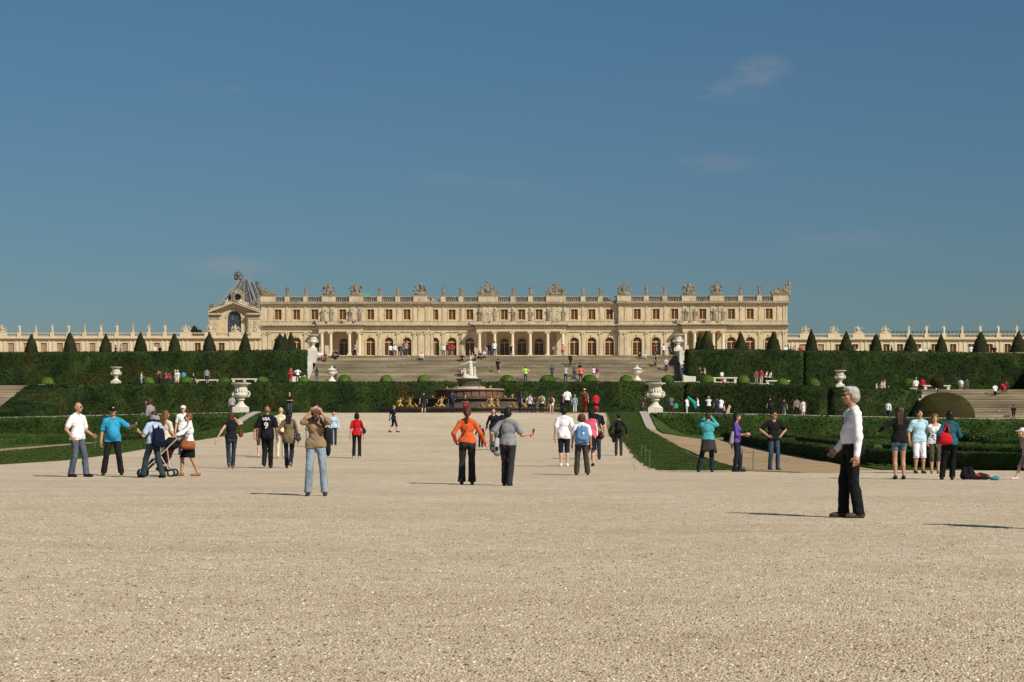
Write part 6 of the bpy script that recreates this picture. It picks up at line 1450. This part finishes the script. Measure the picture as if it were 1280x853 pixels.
for q, (dx, dz) in enumerate(((-.05,.60),(.06,.575),(-.02,.565),(.02,.67),(.05,.60),(-.07,.635))): acc(bo, 'printed_motif', [ell((dx,-.118+abs(dx)*.25-(.03 if dz > .65 else 0),dz*pa['S']['H']),(.03,.016,.016))], cloth((.03,.03,.035)), None, None, .009, .006, parent=bo)
bo, pa = near(1187.5, 600, 513, 172, 'woman in teal sweater and black trousers with a red handbag, seen from behind', 0, sex='f', hair='bob', hc='black', tc=(.02,.095,.125), bc=(.008,.008,.010), sleeve='long', armL=((.18,.02,.53),(.5,1,0)), armR=((.10,-.15,.62),(.6,.6,-1)), feet=((-.03,.0,0),(.11,-.02,0)), loose=.022, hem=.51, stout=1.06, flare=.02, bloose=.024)
H = pa['S']['H']
b = acc(bo, 'handbag', [ell((.12,.16,.60*H),(.15,.07,.13)), ell((.12,.16,.555*H),(.17,.075,.09))], cloth((.52,.012,.020)), 'bright red handbag on the back of the woman in teal', 'bag', .013, .03)
acc(bo, 'strap', [capsule((.03,.15,.68*H),(.07,.11,.80*H),.016,.016), capsule((.18,.15,.67*H),(.09,.10,.80*H),.016,.016), capsule((.08,.10,.80*H),(.085,0,.842*H),.018,.018)], cloth((.50,.012,.020)), None, None, .011, .01, parent=b)
def ground_thing(name, px, py, prims, m, label, cat, vox=.016, rz=0):
    v = vfeet(px, py); return tag(mesh_obj(name, blob_mesh(name, prims, vox, .04), m, None, ((px-640)*v/F, v, .0), rz), label, cat)
ground_thing('backpack', 1209, 600, [capsule((-.09,0,.09),(-.06,.02,.26),.085,.06), capsule((.08,0,.09),(.06,.02,.27),.085,.06), capsule((-.05,-.09,.07),(.06,-.09,.08),.06,.06), capsule((.1,.0,.28),(.2,-.05,.10),.02,.02)], cloth((.008,.008,.010)), 'black backpack standing on the gravel beside the posing group', 'backpack')
b = ground_thing('travel_bag', 1226, 600, [capsule((-.16,0,.075),(.14,.02,.07),.075,.07), capsule((-.02,-.04,.13),(.12,-.02,.10),.05,.04), capsule((.14,0,.08),(.24,-.04,.03),.03,.02)], cloth((.02,.02,.022)), 'dark bag with red panel lying on the gravel by the backpack', 'bag')
mesh_obj('red_panel', blob_mesh('red_panel', [capsule((-.13,-.05,.12),(-.05,-.07,.10),.035,.03), capsule((.15,-.05,.10),(.16,-.05,.06),.02,.02)], .012, .02), cloth((.38,.035,.02)), b)
ground_thing('carrier_bag', 1243, 600.5, [ell((0,0,.04),(.12,.09,.045)), ell((.05,.0,.07),(.05,.05,.04))], cloth((.04,.18,.26)), 'small blue bag lying on the gravel, rightmost of the luggage', 'bag', .014)
bo, pa = near(1284, 600, 533.5, -82, 'child in white and pink cap walking in from the right edge', 1, child=True, hs=1.28, hair='short', hc='brown', tc=(.40,.30,.32), bc=(.35,.27,.26), bottom='kneeshorts', cap=(.75,.62,.64), feet=((-.05,-.20,0),(.05,.10,.03)), sc=(.75,.5,.55), lean=.25)
near(1335, 663, 490, -90, 'person walking just outside the right edge, casting a shadow on the gravel', 1, H=1.75, hair='short', hc='brown', tc=WHT, bc=NAVY, feet=((-.05,-.12,0),(.05,.12,0)))

# ---------------------------------------------------------------- distant visitors
POSE = {
 'walk': dict(feet=((-.04,-.10,0),(.05,.11,0)), armR='fwd', armL='back'), 'walk2': dict(feet=((-.05,.12,.02),(.04,-.11,0)), armR='back', armL='bent'),
 'stand': dict(feet=((-.06,0,0),(.065,.02,0)), armR='down', armL='down'), 'stand2': dict(feet=((-.05,.02,0),(.08,-.02,0)), armR='bent', armL='down'),
 'cam': dict(feet=((-.07,0,0),(.07,.01,0)), armR='cam', armL='cam'), 'hips': dict(feet=((-.07,0,0),(.07,0,0)), armR='hip', armL='hip'),
 'hold': dict(feet=((-.05,0,0),(.06,.03,0)), armR='hold', armL='hold'), 'bend': dict(feet=((-.05,-.02,0),(.06,.08,0)), armR='fwd', armL='fwd', lean=.5),
 'sit': dict(hipz=.245, feet=((-.07,-.24,0),(.08,-.22,0)), armR='lap', armL='lap', knee=(0,-.5,1), lean=.15), 'kick': dict(feet=((-.03,.0,0),(.05,.30,.16)), armR='down', armL='hold'),
}
ARMS['cam2'] = ((.062,-.145,.885),(.9,-.2,-1))
ARMS['lap'] = ((.07,-.20,.53),(.8,.4,0))
K_ = (.014,.013,.015); GY = (.20,.20,.21); RD = (.50,.02,.03); BR = (.16,.10,.06)
def far(px, fy, hy, zone, head, pose, tc, bc, label, **p):
    sit = pose == 'sit'
    if zone == 'F': v = 147.0 if abs(U(px, 147)) < 13.9 or not p.get('dv') else 147.0; u = U(px, v); z = plaza(u)+(.01 if abs(u) > 13.8 else 0)
    elif zone == 'R2': v = 193.0-(fy-487)/38*12; z = 1.78+max(0, math.ceil((v-181)/.6))*.167
    elif zone == 'T': v = 206.0 if px < 1020 else 196.5; z = terr(U(px, v))-(.46 if px >= 1020 else 0)
    elif zone == 'S': v = 215+(478.4-fy)/33.4*9.9; z = 6.3+math.ceil(max(0, (v-215)/.45))*.1591
    elif zone == 'U': v = 226.6; z = 9.8
    elif zone == 'UH': v = 236.0; z = 9.8
    v += p.pop('dv', 0)
    H = p.pop('H', None)
    if H is None: H = min(1.86, max(1.5, (fy-hy)*v/F)) if not (sit or p.get('child')) else (1.7 if sit else 1.1)
    if sit:
        if zone in 'SU': z -= .31; v -= .1
        else: z -= .0
    if p.get('child'): p.setdefault('hs', 1.3)
    d = dict(POSE[pose]); d.update(sleeve='short', bottom='trousers', hair='short', hc='black', tc=tc, bc=bc, H=H); d.update(p)
    bo, pa = person((px-640)*v/F, v, z, R(head), d, label, 'visitors in the distance', 2)
    return bo, pa
def fpack(t, m, label):
    bo, pa = t; S = pa['S']; c = S['che']+np.array((0,.20,-.03))
    o = mesh_obj('backpack', keyed('farpack', lambda: blob_mesh('backpack', [ell((0,0,0),(.16,.12,.24)), ell((0,.04,-.08),(.14,.10,.14))], .04, .05)).copy(), cloth(m)); o.location = world_of(bo, c); o.rotation_euler = bo.rotation_euler; tag(o, label, 'backpack', 'backpacks of distant visitors')
f = dict(sex='f')
# on the fountain level
far(290,514,488,'F',178,'stand',(.36,.33,.38),(.05,.075,.10),'visitor in grey T-shirt and jeans beside the left stone vase')
far(362,517,488,'F',0,'hold',K_,(.05,.075,.11),'woman in black top and jeans facing us before the left hedge',sex='f',hair='long')
far(529.6,517,487,'F',172,'walk',(.02,.02,.024),(.06,.06,.065),'man in dark T-shirt and shorts with sling bag left of the fountain',bottom='shorts')
fpack(far(565,517,486,'F',176,'stand2',(.02,.024,.055),(.018,.018,.024),'man in navy top with pink sleeve in front of the fountain'),(.02,.03,.08),'navy backpack of the man in front of the fountain')
far(581.5,514,489,'F',0,'hold',K_,K_,'woman in black holding a red bag in front of the fountain',sex='f',hair='long',dv=2)
o = mesh_obj('handbag', blob_mesh('handbag', [ell((0,0,0),(.16,.10,.15))], .04, .03), cloth(RD)); o.location = ((581-640)*147.5/F, 148.3, Zp(506.5,148.3)); tag(o, 'small red bag held by the woman in black at the fountain', 'bag')
far(650,517,487,'F',150,'walk2',(.05,.045,.045),(.02,.024,.035),'dark dressed woman with pale scarf right of the fountain',sex='f',hair='long')
far(662,516,489,'F',140,'walk',(.60,.60,.62),(.02,.025,.05),'person in white shirt walking, just right of the dark dressed woman')
far(668,516,492,'F',170,'stand',(.03,.03,.04),(.03,.03,.04),'person in dark top half hidden beside the white shirt',dv=1.5)
fpack(far(677,518,491,'F',178,'stand',(.50,.47,.42),K_,'person with tan backpack and black trousers right of the fountain'),(.22,.13,.05),'tan backpack in the crowd right of the fountain')
fpack(far(689.5,518,493,'F',172,'walk',(.72,.66,.62),(.72,.70,.68),'woman in white shorts with maroon backpack',sex='f',bottom='hotpants'),(.14,.015,.03),'maroon backpack of the woman in white shorts')
far(703,516,488,'F',180,'stand2',(.014,.018,.03),(.014,.016,.024),'man in dark jacket behind the man in plain white T-shirt',sleeve='long')
far(709,529,496,'F',182,'stand',(.78,.76,.78),K_,'man in white T-shirt farther up the gravel, dark trousers',dv=-18,H=1.7)
far(718.5,529,507,'F',178,'stand',(.17,.34,.50),(.55,.55,.55),'child in light blue shirt on the gravel',child=True,hc='blond',dv=-17,H=1.25)
fpack(far(730.5,528,495,'F',182,'walk2',RD,(.20,.015,.02),'person in red shirt and yellow-green cap walking away',cap=(.62,.75,.10),dv=-16,H=1.72),(.045,.06,.05),'dark green backpack over the red shirt')
far(745,520,490.5,'F',188,'hold',(.50,.02,.03),K_,'man in red polo shirt and dark trousers, head turned down',H=1.74,skin='t')
far(806,517,492,'F',-130,'stand2',(.05,.015,.025),(.05,.06,.08),'person in dark red scarf just left of the right stone vase',sex='f',dv=8)
far(839,516,493,'F',180,'cam',(.10,.125,.16),(.05,.022,.03),'man in grey-blue shirt photographing beside the right stone vase')
far(845,517,500.5,'F',178,'stand2',(.02,.34,.16),(.03,.04,.04),'child in bright green T-shirt beside the right stone vase',child=True,H=1.1)
far(858.8,518,496,'F',-140,'walk',(.66,.66,.66),(.42,.50,.52),'person in white top and pale jeans dragging a green jacket',sleeve='long')
o = mesh_obj('jacket', blob_mesh('jacket', [capsule((-.35,0,.55),(.1,0,.15),.10,.14), capsule((.1,0,.15),(.22,0,-.25),.14,.10)], .04, .05), cloth((.02,.30,.24))); o.location = ((866-640)*147/F, 147, Zp(506,147)); tag(o, 'green jacket held between two visitors on the right', 'jacket')
far(872,517,498,'F',-90,'hold',(.74,.74,.74),DJEAN,'person in white T-shirt reaching for the green jacket',H=1.5)
far(886,519,495,'F',185,'cam',(.62,.62,.66),K_,'person in pale cap and white T-shirt behind the turquoise man',cap=(.62,.50,.36),dv=-2)
far(896,519,497,'F',176,'stand',(.025,.03,.05),DJEAN,'person in navy beside the long white shirt')
far(901,519,497,'F',170,'stand2',(.80,.80,.80),DJEAN,'person in long loose white shirt in front of the lower hedge',hem=.40)
far(905,521,509,'F',100,'walk',(.6,.6,.6),K_,'small child with white shirt beside the long white shirt',child=True,H=.9)
o = mesh_obj('dog', blob_mesh('dog', [capsule((-.05,0,.32),(.05,0,.62),.13,.11), ell((.10,-.02,.78),(.10,.09,.10)), capsule((.1,-.02,.75),(.22,-.05,.72),.05,.035), capsule((.06,-.07,.5),(.08,-.07,.02),.05,.04), capsule((.06,.07,.5),(.08,.07,.02),.05,.04), capsule((-.12,-.09,.18),(-.02,-.1,.02),.08,.05), capsule((-.12,.09,.18),(-.02,.1,.02),.08,.05), capsule((-.16,0,.15),(-.32,0,.06),.03,.02), ell((.06,-.08,.85),(.03,.02,.05)), ell((.06,.06,.85),(.03,.02,.05))], .025, .03), cloth((.50,.40,.27))); o.location = G(U(910,147),147,plaza(U(910,147))); tag(o, 'tan dog sitting on the walk in front of the lower right hedge', 'dog')
far(962.5,521,495,'F',180,'stand2',K_,K_,'woman in black with one pale sleeve, left of the black T-shirt man',sex='f',skin='l')
far(980,522,497,'F',178,'walk2',(.03,.03,.03),(.03,.13,.15),'person with white bag and teal skirt, just right of the black T-shirt man',sex='f',bottom='skirt')
far(996,522,497,'F',182,'stand',(.20,.17,.14),K_,'person in beige-grey top and black trousers by the lower hedge',H=1.6)
far(1004,522,501,'F',170,'walk',(.62,.60,.62),(.60,.58,.60),'woman in short white dress walking by the lower hedge',sex='f',bottom='skirt',sleeve='none')
far(1110.5,523,502,'F',160,'walk2',(.74,.74,.76),(.02,.025,.04),'person in white hood with dark bag behind the photo group',sleeve='long')
far(1243.8,500,480,'R2',178,'walk',(.78,.78,.78),K_,'man in white T-shirt climbing the right side stairs')
fpack(far(1253.5,499,477,'R2',180,'walk2',(.30,.02,.03),(.30,.22,.18),'person in red climbing the right side stairs',bottom='kneeshorts'),(.40,.02,.03),'red backpack on the right side stairs')
far(1258,496,476,'R2',182,'walk',(.12,.015,.02),K_,'person in dark red beside the red backpack')
far(1267,526,503,'R2',182,'stand2',K_,(.04,.06,.08),'man in black T-shirt near the foot of the right side stairs',H=1.7)
fpack(far(1201,493,472,'R2',178,'walk2',(.55,.60,.68),(.28,.34,.38),'person in pale jeans with white backpack on the side stairs'),(.68,.70,.72),'white backpack at the top of the side stairs')
far(1208.6,493,472,'R2',175,'stand2',(.07,.08,.055),(.16,.13,.10),'person in dark olive jacket at the top of the side stairs',sleeve='long')
far(1145,486,464,'T',178,'walk',(.74,.74,.70),(.10,.15,.22),'man in white T-shirt and pale cap above the yew dome',cap=(.5,.5,.5))
far(1153.5,486,464,'T',170,'hold',(.50,.015,.03),(.04,.03,.035),'person in red jacket above the yew dome',sleeve='long')
far(1164,486,471,'T',180,'hips',K_,(.10,.14,.18),'woman in black top beside the round-headed topiary',sex='f',hair='full')
far(1095.5,483,470,'T',90,'hold',(.76,.74,.74),(.76,.74,.74),'child in white above the right lower hedge',child=True,H=1.2)
far(1102,483,465,'T',95,'walk',(.76,.76,.76),(.5,.5,.5),'person in white above the right lower hedge, between two children')
far(1105.5,483,464,'T',60,'stand',(.50,.36,.42),(.3,.25,.28),'person in pink above the right lower hedge',sex='f')
far(1110.5,483,474,'T',-60,'stand2',(.55,.02,.06),(.5,.02,.05),'small child in red above the right lower hedge',child=True,H=.95)
# on the hedge terrace, left
far(176.6,479,461,'T',100,'hold',(.50,.56,.62),(.22,.36,.52),'red haired woman in white and blue on the left terrace',sex='f',hair='bob',hc='red')
far(200,479,460,'T',-60,'cam',(.30,.02,.03),K_,'person in black and red on the left terrace, arms raised')
far(207,479,465,'T',120,'stand2',(.16,.14,.20),DJEAN,'shorter person in mauve grey on the left terrace',H=1.5)
far(211,479,463,'T',180,'stand',(.38,.02,.03),DJEAN,'person in red T-shirt on the left terrace')
far(219,480,461,'T',90,'stand2',(.52,.36,.34),(.30,.25,.25),'woman in pink beside the white capped visitor on the left terrace',sex='f',cap=(.7,.6,.55))
far(222,480,461,'T',0,'stand',(.52,.66,.62),(.60,.58,.55),'visitor in white cap and pale green on the left terrace',bottom='kneeshorts',cap=(.8,.8,.8))
far(229.5,478,460,'T',180,'hold',(.06,.33,.42),(.05,.12,.16),'person in turquoise shirt on the left terrace')
far(241.5,479,466,'T',20,'sit',K_,K_,'person in black sitting on the left white bench',H=1.75,dv=-.6)
far(258.6,480,460,'T',175,'stand',(.22,.25,.30),(.03,.03,.04),'person in grey shirt in front of the left white bench',dv=-1.5)
far(363.5,479,460,'T',5,'hold',(.42,.02,.035),(.40,.02,.03),'woman in red dress near the left end of the great stairs',sex='f',bottom='skirt',hc='brown',hair='bob')
far(372,478,459,'T',178,'hips',(.76,.74,.80),(.02,.022,.035),'man in white T-shirt beside the woman in red dress')
far(419,478,458,'S',182,'stand2',(.03,.025,.04),(.03,.03,.05),'person in dark clothes behind the left covered vase',H=1.8,dv=.0)
far(396,478,460,'S',172,'stand',(.05,.06,.08),(.06,.12,.22),'woman in dark top and blue jeans at the foot of the stairs',sex='f',hair='long',skin='t')
# on the great stairs
far(657,478,458,'S',180,'hips',(.48,.66,.10),(.03,.055,.09),'man in lime green T-shirt, hands on hips, at the foot of the stairs')
far(690,474,456,'S',178,'stand',(.05,.06,.065),(.05,.06,.065),'person in dark grey low on the great stairs')
far(707,478,457,'S',180,'cam',(.40,.40,.40),(.025,.04,.075),'person in light grey top and jeans at the stair foot, elbows out',sleeve='long')
far(718,474,453,'S',182,'stand',(.10,.10,.105),(.06,.075,.095),'man in grey T-shirt on the lower great stairs')
far(726,478,457,'S',178,'hips',(.68,.16,.09),(.03,.05,.09),'person in salmon orange top at the foot of the great stairs')
far(725,471,453,'S',182,'stand',(.03,.03,.03),K_,'dark haired person just beyond the salmon orange top',sex='f')
far(713,460,443,'S',0,'walk',(.016,.016,.02),K_,'man in dark suit coming down the great stairs',sleeve='long')
far(742,475,461,'S',175,'hold',(.70,.66,.68),(.5,.2,.25),'woman in white low on the great stairs beside the pink one',sex='f',skin='l')
far(746.5,475,461,'S',170,'stand',(.22,.03,.10),(.5,.5,.52),'person in dark pink low on the great stairs')
far(622.5,468,447,'S',172,'walk2',(.025,.022,.026),(.045,.045,.05),'man in dark T-shirt and shorts climbing the middle of the stairs',bottom='shorts')
far(577,452,441,'S',10,'sit',K_,K_,'person in black and dark red hat sitting high on the stairs',cap=(.16,.01,.02))
far(574,470,457,'S',20,'sit',(.10,.05,.05),K_,'person in dark maroon sitting behind the fountain statue')
far(579,470,458,'S',-15,'sit',(.62,.55,.54),(.04,.03,.04),'person in pale top sitting behind the fountain statue',sex='f')
far(590,452,439,'S',15,'sit',(.38,.30,.28),K_,'person in pinkish top sitting above the fountain statue')
far(594,450,439,'S',-10,'sit',(.08,.07,.09),K_,'person in dark clothes sitting above the fountain statue')
far(599,449,438,'S',30,'sit',(.03,.03,.04),K_,'person in black sitting left of the white-topped one')
far(605.5,448,438,'S',0,'sit',(.60,.58,.58),K_,'person in white top sitting at the top of the stairs, central',sex='f')
far(527.5,450,437,'S',-10,'sit',(.76,.74,.74),K_,'person in white top sitting alone at the stair top, left of centre')
far(400,449,436,'S',10,'sit',(.70,.68,.68),K_,'person in white sitting beside the left stair-top vase')
far(407,450,436,'S',-15,'sit',(.14,.05,.05),(.04,.03,.03),'person in dark red sitting beside the left stair-top vase')
far(416,447,436,'S',60,'sit',(.025,.05,.045),K_,'person in dark green leaning back at the stair top')
far(422,447,438,'S',-40,'sit',(.02,.022,.045),K_,'person in navy sitting next to the dark green one')
far(799.4,450,436,'S',0,'sit',K_,(.04,.02,.02),'person in black sitting at the stair top, right of centre')
far(806,450,436,'S',-20,'sit',(.60,.60,.64),(.10,.015,.02),'person in white sitting at the stair top, right of centre')
far(819.5,462,443,'S',80,'kick',(.02,.022,.032),(.02,.022,.032),'person in dark blue striding with one leg thrown back on the stairs',hair='full')
far(832.7,467,447,'S',5,'hold',(.56,.44,.48),(.02,.018,.02),'woman in pale pink top and black trousers on the right of the stairs',sex='f')
bo_ = far(844,458,446,'S',-40,'sit',K_,K_,'person in black perched on the right stair parapet',dv=-3.0); bo_[0].location = G(21.9, 217.2, 8.05)
# along the upper edge
for a in [
 (443.7,445,428,'U',-70,'walk',(.62,.42,.40),K_,'man in pink shirt walking along the stair top, left'),
 (488,445,432,'U',180,'stand',(.76,.76,.82),DJEAN,'person in white shirt on the stair top, leftmost of the white pair'),
 (493.5,445,433,'U',178,'stand2',(.70,.70,.74),DJEAN,'person in white shirt on the stair top, right one of the pair'),
 (499.3,445,431,'U',0,'stand',(.02,.02,.025),K_,'person in black between the white pair and the bare-armed man'),
 (503,445,429,'U',170,'stand',(.10,.12,.15),DJEAN,'person in grey-blue behind the bare-armed man'),
 (507.4,445,426,'U',175,'hold',(.40,.24,.20),(.04,.05,.07),'tall man in pinkish shirt at the arched window'),
 (551.8,445,432,'U',180,'stand',(.30,.46,.18),(.3,.35,.3),'person in light green on the stair top'),
 (554.5,446,434,'U',0,'stand2',(.66,.70,.68),DJEAN,'person in white beside the light green one'),
 (559.8,445,427,'U',170,'hold',(.16,.015,.025),(.10,.02,.03),'tall person in maroon on the stair top'),
 (565,445,428,'U',182,'hips',(.45,.02,.03),(.10,.10,.12),'person in red shirt beside the maroon one'),
 (611.6,445,427,'U',180,'stand',K_,(.02,.03,.05),'person in black in the left bay of the colonnade'),
 (614.8,445,431,'U',90,'stand2',(.10,.11,.13),DJEAN,'person in dark grey in the left bay of the colonnade'),
 (618,445,424.5,'U',175,'hold',(.76,.74,.78),(.05,.05,.06),'man in white T-shirt before the second column'),
 (638.7,445,430,'U',0,'cam',K_,K_,'person in black before the third column'),
 (703.7,452,441,'U',180,'stand',(.68,.20,.12),DJEAN,'person in orange whose head shows over the stair top'),
 (817,445,430,'U',120,'hold',(.50,.03,.025),(.03,.12,.13),'person in red top at the stair top, right of centre'),
 (820.5,446,434,'U',90,'stand',(.03,.13,.14),K_,'person in teal behind the red top'),
 (829.3,444,430,'U',175,'hold',(.78,.76,.78),(.05,.04,.04),'person in white top and dark shorts near the right stair-top vase'),
 (859,440,428,'U',60,'hold',(.52,.42,.48),K_,'person in pale pink beside the right stair-top vase'),
 (837,447,436,'U',20,'stand',(.02,.06,.06),K_,'person in dark teal left of the right stair-top vase'),
 (144.5,445,422,'UH',-100,'walk',K_,K_,'person in long black coat walking above the left hedge'),
 (151,446,424,'UH',-60,'stand2',(.35,.36,.36),(.48,.80,.05),'woman in black and white with lime green bag above the left hedge'),
 (194,452,432,'UH',40,'stand',(.60,.55,.55),DJEAN,'dark haired person in white, head above the left hedge'),
 (200,453,435,'UH',-40,'stand',K_,K_,'person in black, head above the left hedge'),
 (982,440,422,'UH',178,'stand',(.74,.76,.82),(.5,.5,.55),'person in white behind the right hedge, by the palace corner'),
 (988,440,424,'UH',170,'stand2',(.12,.02,.03),K_,'person in dark red behind the right hedge'),
 (992.4,440,423,'UH',182,'stand',(.20,.21,.24),K_,'person in grey behind the right hedge'),
 (1000,440,422,'UH',180,'stand2',(.42,.03,.03),K_,'person in red at the end of the row behind the right hedge'),
 (1072,447,432,'UH',0,'stand',(.5,.6,.7),(.05,.08,.12),'person in pale blue among the right cones'),
 (1114.8,446,428,'UH',90,'stand2',K_,K_,'person in black between two of the right cones'),
 (1150.5,450,434,'UH',20,'stand',(.74,.74,.74),K_,'person in white, left one beside the right cones'),
 (1157,450,435,'UH',-20,'stand',(.70,.70,.72),K_,'person in white, right one beside the right cones'),
 (1162,451,436,'UH',0,'stand',K_,K_,'person in black beside the pair in white'),
 (1214,453,434,'UH',0,'stand',(.7,.7,.7),K_,'person in white between the far right cones'),
 (1243,455,437,'UH',0,'stand',K_,K_,'person in black near the far right cones')]:
    far(*a, sex='f' if a[0] in (151,559.8,818,859,563) else 'm')
# behind the benches on the right terrace
far(874.5,479,460,'T',90,'hold',(.03,.03,.035),(.03,.06,.06),'person in black with white sleeve left of the right bench')
far(881,479,460,'T',-100,'hold',(.40,.32,.27),(.04,.04,.04),'person facing the black-clad visitor left of the right bench',sleeve='none')
far(902.3,475,461,'T',178,'stand',(.74,.74,.74),(.60,.04,.12),'child in white top and pink trousers standing on the right bench',child=True,H=1.3)
far(945.5,479,461,'T',170,'stand2',(.13,.10,.07),(.30,.25,.2),'person in brown beside the red top on the right terrace')
far(951.5,479,460,'T',150,'hold',(.58,.02,.06),(.55,.50,.45),'woman in red top and pale trousers on the right terrace',sex='f')
far(956.8,478,463,'T',100,'bend',(.78,.76,.76),K_,'left one of two people in white bending over the right terrace bench')
far(962,478,464,'T',110,'bend',(.78,.76,.76),K_,'right one of two people in white bending over the right terrace bench')

# ---------------------------------------------------------------- loose stones on the near gravel
def pebbles():
    r = np.random.default_rng(3); protos = []
    N = 60000; V = []; Q = []
    y = 8.3*np.exp(r.random(N)*math.log(34/8.3)); x = (r.random(N)-.5)*y*.60
    base = np.array([(-1,-1,-.5),(1,-1,-.5),(1,1,-.5),(-1,1,-.5),(-.6,-.6,.7),(.6,-.6,.7),(.6,.6,.7),(-.6,.6,.7)])
    f = np.array([(4,5,6,7),(0,1,5,4),(1,2,6,5),(2,3,7,6),(3,0,4,7)])
    s = (.003+.0050*r.random(N)**2.5)[:, None, None]*np.stack([1+.5*r.random(N), 1+.5*r.random(N), .7+.4*r.random(N)], 1)[:, None, :]
    a = r.random(N)*6.28; b_ = base[None]*s+r.normal(0, .0012, (N, 8, 3)); c, sn = np.cos(a)[:, None], np.sin(a)[:, None]
    X = np.stack([b_[...,0]*c-b_[...,1]*sn+x[:, None], b_[...,0]*sn+b_[...,1]*c+y[:, None], b_[...,2]+.002], -1).reshape(-1, 3)
    Fq = (f[None]+np.arange(N)[:, None, None]*8).reshape(-1, 4)
    t = NT('pebble_stone'); c_ = t.ramp(t.geo.outputs['Random Per Island'], [(0,(.10,.065,.04)),(.2,(.33,.24,.155)),(.6,(.48,.37,.25)),(.9,(.56,.46,.33)),(1,(.72,.66,.54))])
    o = mesh_obj('gravel_stones', np_mesh('gravel_stones', X, Fq, False), t.done(c_, .9, .15)); tag(o, 'loose pale and brown stones scattered over the near gravel', 'gravel', kind='stuff')
pebbles()
